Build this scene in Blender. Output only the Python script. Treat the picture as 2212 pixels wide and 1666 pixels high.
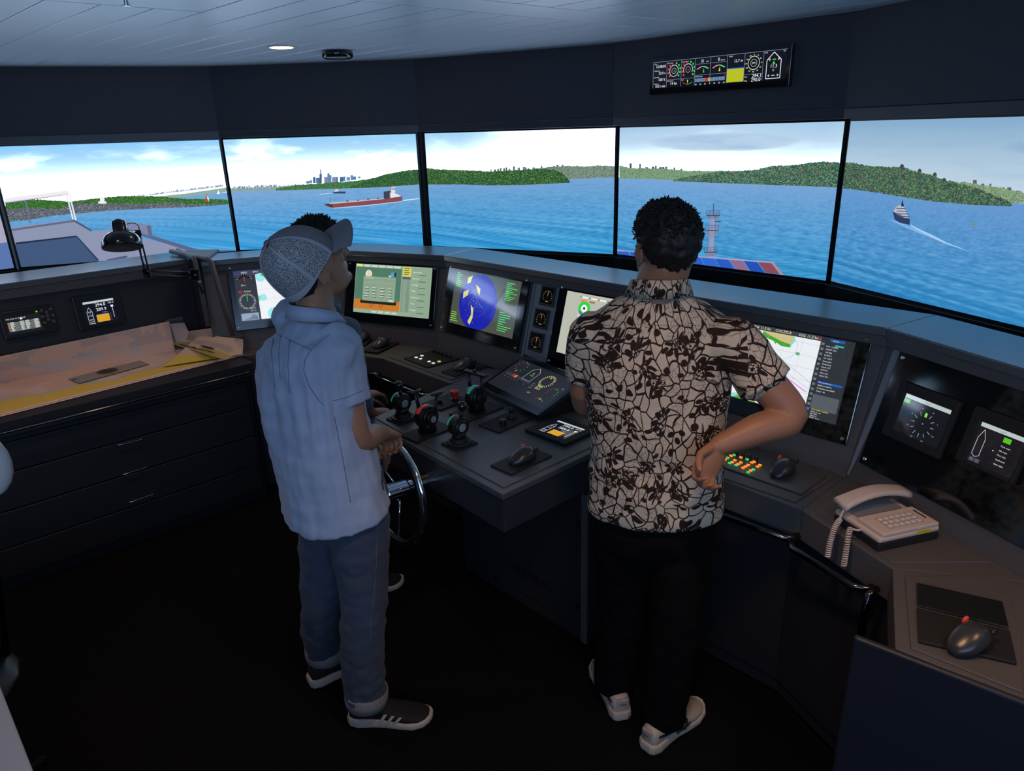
import bpy, bmesh, math, random
import numpy as np
from mathutils import Vector, Matrix, noise
PI=math.pi
random.seed(7); rng=np.random.default_rng(7)
for o in list(bpy.data.objects): bpy.data.objects.remove(o,do_unlink=True)
scn=bpy.context.scene; COL=scn.collection
# ---------------------------------------------------------------- camera
HC=1.87; FPX=1543.8; PITCH=math.radians(19.713); ROLL=math.radians(-1.753)
_F=np.array([0,math.cos(PITCH),-math.sin(PITCH)]); _u=np.array([0,math.sin(PITCH),math.cos(PITCH)]); _x=np.array([1.,0,0])
_R=math.cos(ROLL)*_x+math.sin(ROLL)*_u; _U=-math.sin(ROLL)*_x+math.cos(ROLL)*_u
cd=bpy.data.cameras.new('camera'); cam=bpy.data.objects.new('camera',cd); COL.objects.link(cam)
cd.sensor_width=36; cd.sensor_fit='HORIZONTAL'; cd.lens=36*FPX/2212; cd.clip_start=.05
M=Matrix.Identity(4)
for i in range(3): M[i][0]=_R[i]; M[i][1]=_U[i]; M[i][2]=-_F[i]
M[2][3]=HC; cam.matrix_world=M; scn.camera=cam
vs=scn.view_settings; vs.view_transform='Standard'; vs.look='None'; vs.gamma=1; vs.exposure=0.0; vs.use_curve_mapping=False
SCREEN_GAIN=1.0
w=bpy.data.worlds.new('world'); scn.world=w; w.use_nodes=True
w.node_tree.nodes['Background'].inputs[0].default_value=(.30,.42,.60,1); w.node_tree.nodes['Background'].inputs[1].default_value=.10
def warm_lamp(x,y,z,power,size=.09,col=(1,.55,.25),blend=.8,ang=110):
    l=bpy.data.lights.new('downlight_lamp','SPOT'); l.energy=power; l.color=col; l.shadow_soft_size=size; l.spot_size=math.radians(ang); l.spot_blend=blend
    o=bpy.data.objects.new('downlight_lamp',l); o.location=(x,y,z); COL.objects.link(o); return o
# the ceiling's own warm downlights: the visible one over the port side, and those behind and beside the photographer
warm_lamp(-1.04,3.76,2.25,12)
warm_lamp(-1.75,2.45,2.25,30)
warm_lamp(.30,1.0,2.25,46)
warm_lamp(1.35,.9,2.25,20)
warm_lamp(-.9,.6,2.25,6)
# added cool fill light behind the camera, brightens the room; no real source there
al=bpy.data.lights.new('cool_fill_light','AREA'); al.shape='RECTANGLE'; al.size=4.2; al.size_y=.7; al.energy=48; al.color=(.42,.64,1.0)
ao=bpy.data.objects.new('cool_fill_light',al); ao.location=(-.2,-2.05,1.75); ao.rotation_euler=(math.radians(112),0,0); COL.objects.link(ao)
# ---------------------------------------------------------------- geometry helpers
def ray(px,py): return _F+_R*(px-1106)/FPX+_U*(833-py)/FPX
C0=np.array([0,0,HC])
def onz(px,py,z):
    d=ray(px,py); return C0+d*((z-HC)/d[2])
def J(px,py,dist):
    """point seen at (px,py) of the photograph, at a horizontal distance dist from the camera"""
    d=ray(px,py); return C0+d*(dist/math.hypot(d[0],d[1]))
class Plane:
    def __init__(s,pt,head,tilt=0.):
        th=math.radians(head); t=math.radians(tilt)
        s.ax=np.array([math.cos(th),math.sin(th),0]); s.n=np.array([-math.sin(th),math.cos(th),0])
        s.up=np.array([0,0,1])*math.cos(t)+s.n*math.sin(t); s.nn=np.cross(s.up,s.ax)   # nn points toward the viewer side
        s.nn=-s.nn if s.nn@s.n>0 else s.nn
        s.p=np.array(pt,float)
    def uv(s,px,py):
        d=ray(px,py); t=((s.p-C0)@s.nn)/(d@s.nn); q=C0+d*t-s.p; return (q@s.ax,q@s.up)
    def P(s,u,v,o=0.): return s.p+s.ax*u+s.up*v+s.nn*o
    def rect(s,pts):
        q=[s.uv(*p) for p in pts]  # TL TR BR BL
        return ((q[0][0]+q[3][0])/2,(q[1][0]+q[2][0])/2,(q[3][1]+q[2][1])/2,(q[0][1]+q[1][1])/2)
def plane3(O,U_,V_):
    p=Plane((0,0,0),0); U_=np.array(U_,float); V_=np.array(V_,float)
    p.p=np.array(O,float); p.ax=U_/np.linalg.norm(U_); v=V_-p.ax*(V_@p.ax); p.up=v/np.linalg.norm(v); p.nn=np.cross(p.ax,p.up); p.n=-p.nn; return p
class MB:
    def __init__(s): s.v=[]; s.f=[]
    def add(s,vs,fs):
        b=len(s.v); s.v+=[tuple(float(c) for c in v) for v in vs]; s.f+=[tuple(b+i for i in f) for f in fs]; return s
    def box(s,c,ax,ay,az):
        c,ax,ay,az=[np.array(t,float) for t in (c,ax,ay,az)]
        vs=[c+i*ax+j*ay+k*az for k in (-1,1) for j in (-1,1) for i in (-1,1)]
        return s.add(vs,[(0,2,3,1),(4,5,7,6),(0,1,5,4),(2,6,7,3),(0,4,6,2),(1,3,7,5)])
    def slab(s,pl,r,o0,o1):
        u0,u1,v0,v1=r
        return s.box(pl.P((u0+u1)/2,(v0+v1)/2,(o0+o1)/2),pl.ax*(u1-u0)/2,pl.up*(v1-v0)/2,pl.nn*(o1-o0)/2)
    def frame(s,pl,ro,ri,o0,o1):
        a,b,c,d=ro; e,f,g,h=ri
        s.slab(pl,(a,e,c,d),o0,o1); s.slab(pl,(f,b,c,d),o0,o1); s.slab(pl,(e,f,c,g),o0,o1); s.slab(pl,(e,f,h,d),o0,o1); return s
    def prism(s,poly,z0,z1):
        n=len(poly); ar=sum(poly[i][0]*poly[(i+1)%n][1]-poly[(i+1)%n][0]*poly[i][1] for i in range(n))
        if ar<0: poly=poly[::-1]
        vs=[(p[0],p[1],z0) for p in poly]+[(p[0],p[1],z1) for p in poly]
        return s.add(vs,[tuple(range(n))[::-1],tuple(range(n,2*n))]+[(i,(i+1)%n,n+(i+1)%n,n+i) for i in range(n)])
    def prismP(s,pl,poly,o0,o1):
        n=len(poly); vs=[pl.P(u,v,o0) for u,v in poly]+[pl.P(u,v,o1) for u,v in poly]
        return s.add(vs,[tuple(range(n)),tuple(range(n,2*n))[::-1]]+[((i+1)%n,i,n+i,n+(i+1)%n) for i in range(n)])
    def tube(s,pts,r,seg=8,closed=False):
        pts=[np.array(p,float) for p in pts]; n=len(pts); rr=r if hasattr(r,'__len__') else [r]*n; rings=[]
        t0=None
        for i in range(n):
            if closed: t=pts[(i+1)%n]-pts[i-1]
            else: t=pts[min(i+1,n-1)]-pts[max(i-1,0)]
            t=t/(np.linalg.norm(t)+1e-12)
            if t0 is None:
                a=np.array([0,0,1.]) if abs(t[2])<.9 else np.array([1.,0,0]); x=np.cross(a,t); x/=np.linalg.norm(x)
            else:
                x=x-t*(x@t); x/=np.linalg.norm(x)
            t0=t; y=np.cross(t,x)
            rings.append([pts[i]+rr[i]*(math.cos(2*PI*k/seg)*x+math.sin(2*PI*k/seg)*y) for k in range(seg)])
        vs=[q for r_ in rings for q in r_]; fs=[]
        for i in range(n if closed else n-1):
            j=(i+1)%n
            for k in range(seg):
                l=(k+1)%seg; fs.append((i*seg+k,i*seg+l,j*seg+l,j*seg+k))
        if not closed: fs+=[tuple(range(seg))[::-1],tuple((n-1)*seg+k for k in range(seg))]
        return s.add(vs,fs)
    def lathe(s,prof,o,axis=(0,0,1),seg=20,ref=None):
        a=np.array(axis,float); a/=np.linalg.norm(a); t=np.array([0,0,1.]) if abs(a[2])<.9 else np.array([1.,0,0])
        x=np.cross(t,a); x/=np.linalg.norm(x); y=np.cross(a,x); o=np.array(o,float); vs=[];fs=[]
        for r,h in prof:
            vs+=[o+a*h+r*(math.cos(2*PI*k/seg)*x+math.sin(2*PI*k/seg)*y) for k in range(seg)]
        for i in range(len(prof)-1):
            for k in range(seg):
                l=(k+1)%seg; fs.append((i*seg+k,i*seg+l,(i+1)*seg+l,(i+1)*seg+k))
        fs+=[tuple(range(seg))[::-1],tuple((len(prof)-1)*seg+k for k in range(seg))]
        return s.add(vs,fs)
    def loft(s,secs,seg=20,pw=2.0):
        """secs: (centre, half-axis a, half-axis b)"""
        vs=[];fs=[];n=len(secs)
        for c,a,b in secs:
            c,a,b=np.array(c,float),np.array(a,float),np.array(b,float)
            for k in range(seg):
                t=2*PI*k/seg; ct,st=math.cos(t),math.sin(t)
                if pw!=2: ct=math.copysign(abs(ct)**(2/pw),ct); st=math.copysign(abs(st)**(2/pw),st)
                vs.append(c+a*ct+b*st)
        for i in range(n-1):
            for k in range(seg):
                l=(k+1)%seg; fs.append((i*seg+k,i*seg+l,(i+1)*seg+l,(i+1)*seg+k))
        fs+=[tuple(range(seg))[::-1],tuple((n-1)*seg+k for k in range(seg))]
        return s.add(vs,fs)
    def ell(s,c,a,b,d,seg=16,rings=10):
        c,a,b,d=[np.array(t,float) for t in (c,a,b,d)]; vs=[];fs=[]
        for i in range(rings+1):
            ph=PI*i/rings; q=max(math.sin(ph),1e-4)
            for k in range(seg):
                t=2*PI*k/seg; vs.append(c+a*q*math.cos(t)+b*q*math.sin(t)+d*math.cos(ph))
        for i in range(rings):
            for k in range(seg):
                l=(k+1)%seg; fs.append((i*seg+k,(i+1)*seg+k,(i+1)*seg+l,i*seg+l))
        return s.add(vs,fs)
    def cap(s,p,q,r0,r1,seg=14):
        """tapered capsule"""
        p,q=np.array(p,float),np.array(q,float); d=q-p; L=np.linalg.norm(d); d/=L
        pr=[(max(r0*math.cos(a),1e-4),r0*math.sin(a)) for a in np.linspace(-PI/2,0,5)]+[(max(r1*math.cos(a),1e-4),L+r1*math.sin(a)) for a in np.linspace(0,PI/2,5)]
        return s.lathe(pr,p,d,seg)
def obj(name,mb,mat,parent=None,bevel=0,smooth=False,kind=None,label=None,cat=None,group=None,seg=2):
    me=bpy.data.meshes.new(name); me.from_pydata(mb.v,[],mb.f); me.update()
    if mat: me.materials.append(mat)
    o=bpy.data.objects.new(name,me); COL.objects.link(o)
    bm=bmesh.new(); bm.from_mesh(me); bmesh.ops.recalc_face_normals(bm,faces=bm.faces); bm.to_mesh(me); bm.free()
    if smooth:
        for p in me.polygons: p.use_smooth=True
    if bevel:
        m=o.modifiers.new('b','BEVEL'); m.width=bevel; m.segments=seg; m.limit_method='ANGLE'; m.angle_limit=math.radians(40)
    if parent: o.parent=parent
    tag(o,label,cat,group,kind); return o
def tag(o,label=None,cat=None,group=None,kind=None):
    if label: o['label']=label
    if cat: o['category']=cat
    if group: o['group']=group
    if kind: o['kind']=kind
    return o
def thing(name,loc,label,cat,group=None):
    o=bpy.data.objects.new(name,None); o.empty_display_size=.05; COL.objects.link(o); LOC[o.name]=np.array(loc,float)
    return tag(o,label,cat,group)
LOC={}
def seat(root):
    """move the Empty to the base of its thing without moving the children"""
    l=LOC[root.name]; root.location=l
    for c in root.children: c.matrix_parent_inverse=Matrix.Translation(-Vector(l))
def srgb(h):
    if isinstance(h,str): h=h.lstrip('#'); c=[int(h[i:i+2],16)/255 for i in (0,2,4)]
    else: c=h
    return tuple((x/12.92 if x<=.04045 else ((x+.055)/1.055)**2.4) for x in c)
def mat(name,col,rough=.5,metal=0,spec=.5,noise_s=0,noise_a=.15,bump=0,bump_s=200,coat=0,emit=None,es=1):
    m=bpy.data.materials.new(name); m.use_nodes=True; N=m.node_tree; b=N.nodes['Principled BSDF']
    col=srgb(col) if isinstance(col,str) else col
    b.inputs['Base Color'].default_value=(*col,1); b.inputs['Roughness'].default_value=rough; b.inputs['Metallic'].default_value=metal; b.inputs['Specular IOR Level'].default_value=spec
    if coat: b.inputs['Coat Weight'].default_value=coat; b.inputs['Coat Roughness'].default_value=.08
    if emit: b.inputs['Emission Color'].default_value=(*srgb(emit),1); b.inputs['Emission Strength'].default_value=es
    tc=N.nodes.new('ShaderNodeTexCoord')
    if noise_s:
        n=N.nodes.new('ShaderNodeTexNoise'); n.inputs['Scale'].default_value=noise_s; n.inputs['Detail'].default_value=5
        N.links.new(tc.outputs['Object'],n.inputs['Vector'])
        mx=N.nodes.new('ShaderNodeMix'); mx.data_type='RGBA'
        mx.inputs[6].default_value=(*[c*(1-noise_a) for c in col],1); mx.inputs[7].default_value=(*[min(1,c*(1+noise_a)) for c in col],1)
        N.links.new(n.outputs['Fac'],mx.inputs[0]); N.links.new(mx.outputs[2],b.inputs['Base Color'])
    if bump:
        n=N.nodes.new('ShaderNodeTexNoise'); n.inputs['Scale'].default_value=bump_s; n.inputs['Detail'].default_value=3
        N.links.new(tc.outputs['Object'],n.inputs['Vector'])
        bp=N.nodes.new('ShaderNodeBump'); bp.inputs['Strength'].default_value=bump; bp.inputs['Distance'].default_value=.002
        N.links.new(n.outputs['Fac'],bp.inputs['Height']); N.links.new(bp.outputs[0],b.inputs['Normal'])
    return m
def attr_mat(name,strength,rough=.08,spec=.5,base=0.0):
    m=bpy.data.materials.new(name); m.use_nodes=True; N=m.node_tree; b=N.nodes['Principled BSDF']
    a=N.nodes.new('ShaderNodeAttribute'); a.attribute_name='Col'
    b.inputs['Base Color'].default_value=(.004,.004,.004,1); b.inputs['Roughness'].default_value=rough; b.inputs['Specular IOR Level'].default_value=spec
    if base: N.links.new(a.outputs['Color'],b.inputs['Base Color'])
    if strength:
        N.links.new(a.outputs['Color'],b.inputs['Emission Color']); b.inputs['Emission Strength'].default_value=strength
    return m
# flat pictures (screens, prints): polygons with a colour each, on the face they belong to
_tx={}
def text_geo(s):
    if s in _tx: return _tx[s]
    c=bpy.data.curves.new('t','FONT'); c.body=s; c.resolution_u=2; c.size=1
    o=bpy.data.objects.new('t',c); COL.objects.link(o); dg=bpy.context.evaluated_depsgraph_get(); dg.update()
    me=bpy.data.meshes.new_from_object(o.evaluated_get(dg)); vs=[(v.co.x,v.co.y) for v in me.vertices]; fs=[tuple(p.vertices) for p in me.polygons]
    bpy.data.objects.remove(o); bpy.data.curves.remove(c); bpy.data.meshes.remove(me)
    w_=max([v[0] for v in vs] or [1]); _tx[s]=(vs,fs,w_); return _tx[s]
class Canvas:
    def __init__(s,pl,o=.001,step=.00015): s.pl=pl; s.o=o; s.step=step; s.v=[]; s.f=[]; s.c=[]; s.k=0
    def raw(s,pts,faces,cols,smoothcol=False):
        b=len(s.v); s.v+=[tuple(s.pl.P(u,v,s.o+s.k*s.step)) for u,v in pts]
        for i,f in enumerate(faces):
            s.f.append(tuple(b+j for j in f))
            s.c+= [cols[j] for j in f] if smoothcol else [cols if not isinstance(cols,list) else cols[i]]*len(f)
    def up(s): s.k+=1
    clip=None
    def poly(s,pts,col):
        if s.clip and not all(abs(u)<SW/2 and abs(v)<SH/2 for u,v in pts): pts=clip_poly(pts,s.clip)
        if len(pts)<3: return
        s.raw(pts,[tuple(range(len(pts)))],srgb(col))
    def px(s,pts,col): s.poly([s.pl.uv(*p) for p in pts],col)
    def rect(s,u0,v0,u1,v1,col): s.poly([(u0,v0),(u1,v0),(u1,v1),(u0,v1)],col)
    def line(s,a,b,wd,col):
        a=np.array(a);b=np.array(b);d=b-a;L=math.hypot(*d)
        if L<1e-9: return
        n=np.array([-d[1],d[0]])/L*wd/2; s.poly([tuple(a-n),tuple(b-n),tuple(b+n),tuple(a+n)],col)
    def pline(s,pts,wd,col,closed=False):
        for a,b in zip(pts,pts[1:]+([pts[0]] if closed else [])):
            if closed or True: s.line(a,b,wd,col)
    def circ(s,c,r,col,n=20): s.poly([(c[0]+r*math.cos(2*PI*i/n),c[1]+r*math.sin(2*PI*i/n)) for i in range(n)],col)
    def ring(s,c,r,wd,col,a0=0,a1=360,n=28,ry=None):
        ry=ry or r; A=np.radians(np.linspace(a0,a1,n+1)); pts=[(c[0]+(r+e)*math.cos(a),c[1]+(ry+e)*math.sin(a)) for e in (-wd/2,wd/2) for a in A]
        s.raw(pts,[(i,i+1,n+2+i,n+1+i) for i in range(n)],srgb(col))
    def text(s,t,u,v,h,col,align='l',wmax=None):
        vs,fs,w_=text_geo(t); k=h/.7; kx=k
        if wmax and w_*k>wmax: kx=wmax/w_
        off={'l':0,'c':-w_*kx/2,'r':-w_*kx}[align]
        s.raw([(u+off+x*kx,v+y*k) for x,y in vs],fs,srgb(col))
    def dial(s,c,r,col,n=12,a0=0,a1=330,tick=.18,wd=.0012):
        for a in np.radians(np.linspace(a0,a1,n)): s.line((c[0]+r*math.cos(a),c[1]+r*math.sin(a)),(c[0]+r*(1-tick)*math.cos(a),c[1]+r*(1-tick)*math.sin(a)),wd,col)
    def make(s,name,material,parent=None):
        me=bpy.data.meshes.new(name); me.from_pydata(s.v,[],s.f); me.update(); me.materials.append(material)
        ca=me.color_attributes.new('Col','FLOAT_COLOR','CORNER')
        arr=np.ones((len(s.c),4),np.float32); arr[:,:3]=np.array(s.c,np.float32); ca.data.foreach_set('color',arr.ravel())
        o=bpy.data.objects.new(name,me); COL.objects.link(o)
        if parent: o.parent=parent
        return o
def off_poly(pts,d):
    """offset an open polyline sideways by d (positive: away from the room)"""
    P=[np.array(p,float) for p in pts]; L=[]
    for a,b in zip(P,P[1:]):
        t=(b-a)/np.linalg.norm(b-a); n=np.array([-t[1],t[0]]); L.append((a+n*d,t))
    out=[L[0][0]]
    for (a,t),(b,u) in zip(L,L[1:]):
        k=np.cross(b-a,u)/np.cross(t,u); out.append(a+t*k)
    t=(P[-1]-P[-2])/np.linalg.norm(P[-1]-P[-2]); out.append(P[-1]+np.array([-t[1],t[0]])*d); return out
def clip_poly(poly,convex):
    """clip poly by a counter-clockwise convex polygon"""
    out=[np.array(p,float) for p in poly]; n=len(convex)
    for i in range(n):
        a=np.array(convex[i]);b=np.array(convex[(i+1)%n]); inp=out; out=[]
        if not inp: break
        side=lambda p:np.cross(b-a,p-a)
        for j in range(len(inp)):
            p,q=inp[j-1],inp[j]; sp,sq=side(p),side(q)
            if sq>=0:
                if sp<0: out.append(p+(q-p)*sp/(sp-sq))
                out.append(q)
            elif sp>=0: out.append(p+(q-p)*sp/(sp-sq))
    return [tuple(p) for p in out]
# ---------------------------------------------------------------- materials
M_floor=mat('floor_carpet',(.0045,.005,.006),.95,spec=.08,noise_s=60,noise_a=.35,bump=.5,bump_s=300)
M_ceil=mat('ceiling_paint',(.78,.87,.99),.30,metal=.15,spec=.5,noise_s=3,noise_a=.04)
M_wall=mat('wall_dark',(.046,.045,.056),.55,spec=.4,noise_s=25,noise_a=.08,bump=.15,bump_s=400)
M_trim=mat('trim_dark',(.052,.053,.066),.4,spec=.45)
M_bez=mat('bezel',(.006,.006,.007),.35)
M_ledge=mat('ledge_top',(.17,.19,.21),.24,metal=.55,spec=.8,bump=.05,bump_s=500)
M_con=mat('console_paint',(.085,.080,.083),.5,spec=.45,noise_s=30,noise_a=.06,bump=.35,bump_s=900)
M_conlight=mat('console_strip',(.2,.22,.26),.45,spec=.5,noise_s=40,noise_a=.08,bump=.35,bump_s=900)
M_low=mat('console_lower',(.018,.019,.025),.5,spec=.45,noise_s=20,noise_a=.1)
M_blackplate=mat('black_glass_plate',(.003,.003,.0035),.07,spec=.9,coat=.6)
M_black=mat('black_plastic',(.010,.010,.011),.35,spec=.5)
M_matte=mat('black_matte',(.013,.013,.014),.6,spec=.35,bump=.2,bump_s=900)
M_gap=mat('seam_black',(.001,.001,.001),.9,spec=.1)
M_chrome=mat('chrome',(.80,.82,.85),.10,metal=1)
M_dchrome=mat('dark_chrome',(.12,.12,.13),.16,metal=1)
M_screw=mat('screw_steel',(.7,.7,.72),.25,metal=1)
M_red=mat('red_button',(.62,.035,.02),.4)
M_white=mat('white_plastic',(.62,.60,.60),.45)
M_screen=attr_mat('big_screen_picture',SCREEN_GAIN,rough=.5,spec=.25)
M_ui=attr_mat('display_picture',1.0,rough=.06,spec=.9)
M_uidim=attr_mat('dim_display_picture',1.0,rough=.06,spec=.6)
M_print=attr_mat('printed_marks',0,rough=.6,spec=.3,base=1)
# ---------------------------------------------------------------- the big screens
SW,SH,SZ=1.21,1.21*9/16,HC-.3488
SCR=[(-2.3334,4.4798,18.92),(-1.1437,4.6688,-3.99),(.0583,4.3674,-25.85),(1.0351,3.6560,-47.44),(1.6647,2.6257,-70.36)]
def _side(c,sgn): return (c[0]+sgn*SW/2*math.cos(math.radians(c[2])),c[1]+sgn*SW/2*math.sin(math.radians(c[2])))
_l=_side(SCR[0],-1); _r=_side(SCR[4],1)
_c0=(_l[0]-.03-SW/2*math.cos(math.radians(41.4)),_l[1]-.02-SW/2*math.sin(math.radians(41.4)),41.4)
_c6=(_r[0]+.012+SW/2*math.cos(math.radians(-93)),_r[1]-.02+SW/2*math.sin(math.radians(-93)),-93.)
_e0=(_c0[0]-SW/2*math.cos(math.radians(41.4)),_c0[1]-SW/2*math.sin(math.radians(41.4)))
ALL=[_c0]+SCR+[_c6]
PL=[Plane((c[0],c[1],SZ),c[2]) for c in ALL]
NGX,NGY=230,128
def fbm(x,y,o=4):
    r=0;a=.5
    for i in range(o): r+=a*noise.noise(Vector((x,y,i*7.3))); x*=2.05;y*=2.05;a*=.5
    return r
def lerp(a,b,t): return tuple(a[i]+(b[i]-a[i])*t for i in range(3))
# per screen: horizon pixels (left, right), sky top, sky low, sea far, sea near, cloud amount
def H_(s): return tuple(int(s[i:i+2],16)/255 for i in (0,2,4))
BG={0:((None,None),'9cd4fb','dff1fc','7fb0dc','4f93cc',.3),
 1:((430,421),(508,411),'8ccdfb','eef6fc','79a8d8','2f98d6',.35),
 2:((490,412),(905,392),'93cff8','f0f4fa','83a9d6','309ada',.4),
 3:((1130,386),(1328,381.5),'a2d4f8','f1f1f6','7aa4d4','2c97d2',.2),
 4:((1340,384),(1815,401),'a3c8e8','e4eff5','7aa5d6','3293cc',.5),
 5:((1828,400),(2212,441),'84abcc','c2d6e4','6a99d0','3288c2',.2),
 6:((None,None),'86afd2','c3d8e6','5f93d2','2a7fc0',.3)}
def horizon_v(i):
    if i in (0,6): return .045,.045
    pl=PL[i]; a=pl.uv(*BG[i][0]); b=pl.uv(*BG[i][1]); 
    m=(b[1]-a[1])/(b[0]-a[0]); m=max(-.02,min(.02,m)); vm=(a[1]+b[1])/2-m*(a[0]+b[0])/2
    return vm-m*SW/2,vm+m*SW/2
_N=[]
def paint_bg(i,cv):
    g=BG[i]; top,low,far,near,cl=(g[1:] if i in (0,6) else g[2:]); top,low,far,near=[H_(c) for c in (top,low,far,near)]
    v0,v1=horizon_v(i); cs=[];ps=[]
    for jy in range(NGY+1):
        v=-SH/2+SH*jy/NGY
        for jx in range(NGX+1):
            u=-SW/2+SW*jx/NGX; h=v0+(v1-v0)*jx/NGX; ps.append((u,v)); wx=u+i*1.25
            if v>h:
                t=(v-h)/(SH/2-h); c=lerp(low,top,t**1.35)
                if i==3: c=lerp(c,H_('f5f3f8'),.75*min(1,max(0,(u+.35)/.5)))
                if i==4: c=lerp(c,H_('dbeaf4'),.35*max(0,1-abs(u)/.5))
                n=fbm(wx*2.2,v*9,5); k=max(0,min(1,(n-.02)*4.5))*cl
                if i==5: # the grey cloud at the right
                    k2=max(0,1-((u-.42)/.36)**2-((v-.245)/.035)**2)+.3*fbm(wx*5,v*30,3); c=lerp(c,H_('7f9cc6'),max(0,min(.85,k2)))
                elif i==4:
                    k2=max(0,1-((u+.0)/.42)**2-((v-.262)/.045)**2)*(.5+1.6*max(0,fbm(wx*3,v*26,4)+.1)); c=lerp(c,H_('8fb3d8'),max(0,min(.75,k2)))
                    c=lerp(c,H_('d4e6f3'),k*.5)
                else: c=lerp(c,H_('fbf8fb'),k)
                if t<.25 and i<4: c=lerp(c,H_('fdf6f2'),(1-t/.25)*.35)
            else:
                d=(h-v)/(h+SH/2); c=lerp(far,near,min(1,d**.95))
                if d>.0:
                    # water relief: long low waves, larger toward the viewer
                    s=1/(d+.05); n=noise.noise(Vector((wx*3.2*s+4,v*26*s,1.1)))*.55+noise.noise(Vector((wx*8*s,v*60*s,9.1)))*.45
                    n2=noise.noise(Vector((wx*20*s,v*130*s,3.7)))
                    a=min(1,.12+d*1.1)
                    k=(n*.75+n2*.5)*a
                    c=lerp(c,H_('86bfe8'),min(.55,k*1.2)) if k>0 else lerp(c,H_('1f6ca8'),min(.55,-k*1.35))
            c=srgb([min(1,max(0,x)) for x in c]); lum=.2*c[0]+.7*c[1]+.1*c[2]; k=5.0*max(0,min(1,(lum-.64)/.32))**2.0  # the sky shown is brighter than the photograph can hold
            cs.append((c[0]*(1+k),c[1]*(1+k*1.12),c[2]*(1+k*1.45)))
    W1=NGX+1
    cv.raw(ps,[(y*W1+x,y*W1+x+1,(y+1)*W1+x+1,(y+1)*W1+x) for y in range(NGY) for x in range(NGX)],cs,True)
def inside(pt,poly):
    x,y=pt;c=False;n=len(poly)
    for i in range(n):
        x1,y1=poly[i];x2,y2=poly[i-1]
        if (y1>y)!=(y2>y) and x<(x2-x1)*(y-y1)/(y2-y1)+x1: c=not c
    return c
def land(cv,top,bot,base,cols,n,size,jag=.004,shade=None):
    """top / bottom outlines in photograph pixels, filled with countless small tree shapes"""
    T=[cv.pl.uv(*p) for p in top]; B=[cv.pl.uv(p[0],p[1]+1.5) for p in bot]; T2=[]
    for a,b in zip(T,T[1:]):
        m=max(1,int(math.hypot(b[0]-a[0],b[1]-a[1])/.006))
        for k in range(m): t=k/m; T2.append((a[0]+(b[0]-a[0])*t,a[1]+(b[1]-a[1])*t+random.uniform(-.2,1)*jag))
    T2.append(T[-1]); poly=T2+B[::-1]; cv.poly(poly,base); cv.up()
    us=[p[0] for p in poly]; vs_=[p[1] for p in poly]
    n=int(n*2.2); size*=.62
    for _ in range(n):
        p=(random.uniform(min(us),max(us)),random.uniform(min(vs_),max(vs_)))
        if not inside(p,poly): continue
        r=size*random.uniform(.5,1.3); k=random.choice(cols)
        cv.poly([(p[0]-r,p[1]-r*.4),(p[0]+r*.9,p[1]-r*.5),(p[0]+r*.7,p[1]+r*.4),(p[0]+r*.05,p[1]+r*.9),(p[0]-r*.8,p[1]+r*.3)],k)
    cv.up()
def towers(cv,pts,cols,w=(5,9)):
    """pts: (px, py base, height px)"""
    for x,y,h in pts:
        ww=random.uniform(*w); k=random.choice(cols)
        cv.px([(x,y),(x+ww,y),(x+ww,y-h),(x,y-h)],k); cv.px([(x+ww*.6,y),(x+ww,y),(x+ww,y-h),(x+ww*.6,y-h)],lerp(H_(k),(.2,.25,.35),.35))
G1=['2a5a30','35702f','4c8a38','23492c','6f9c48','1f4028']; G2=['2c5a3c','3b6f45','4f8a4e','22463a','6f9c5c','5b6f6a']
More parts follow.
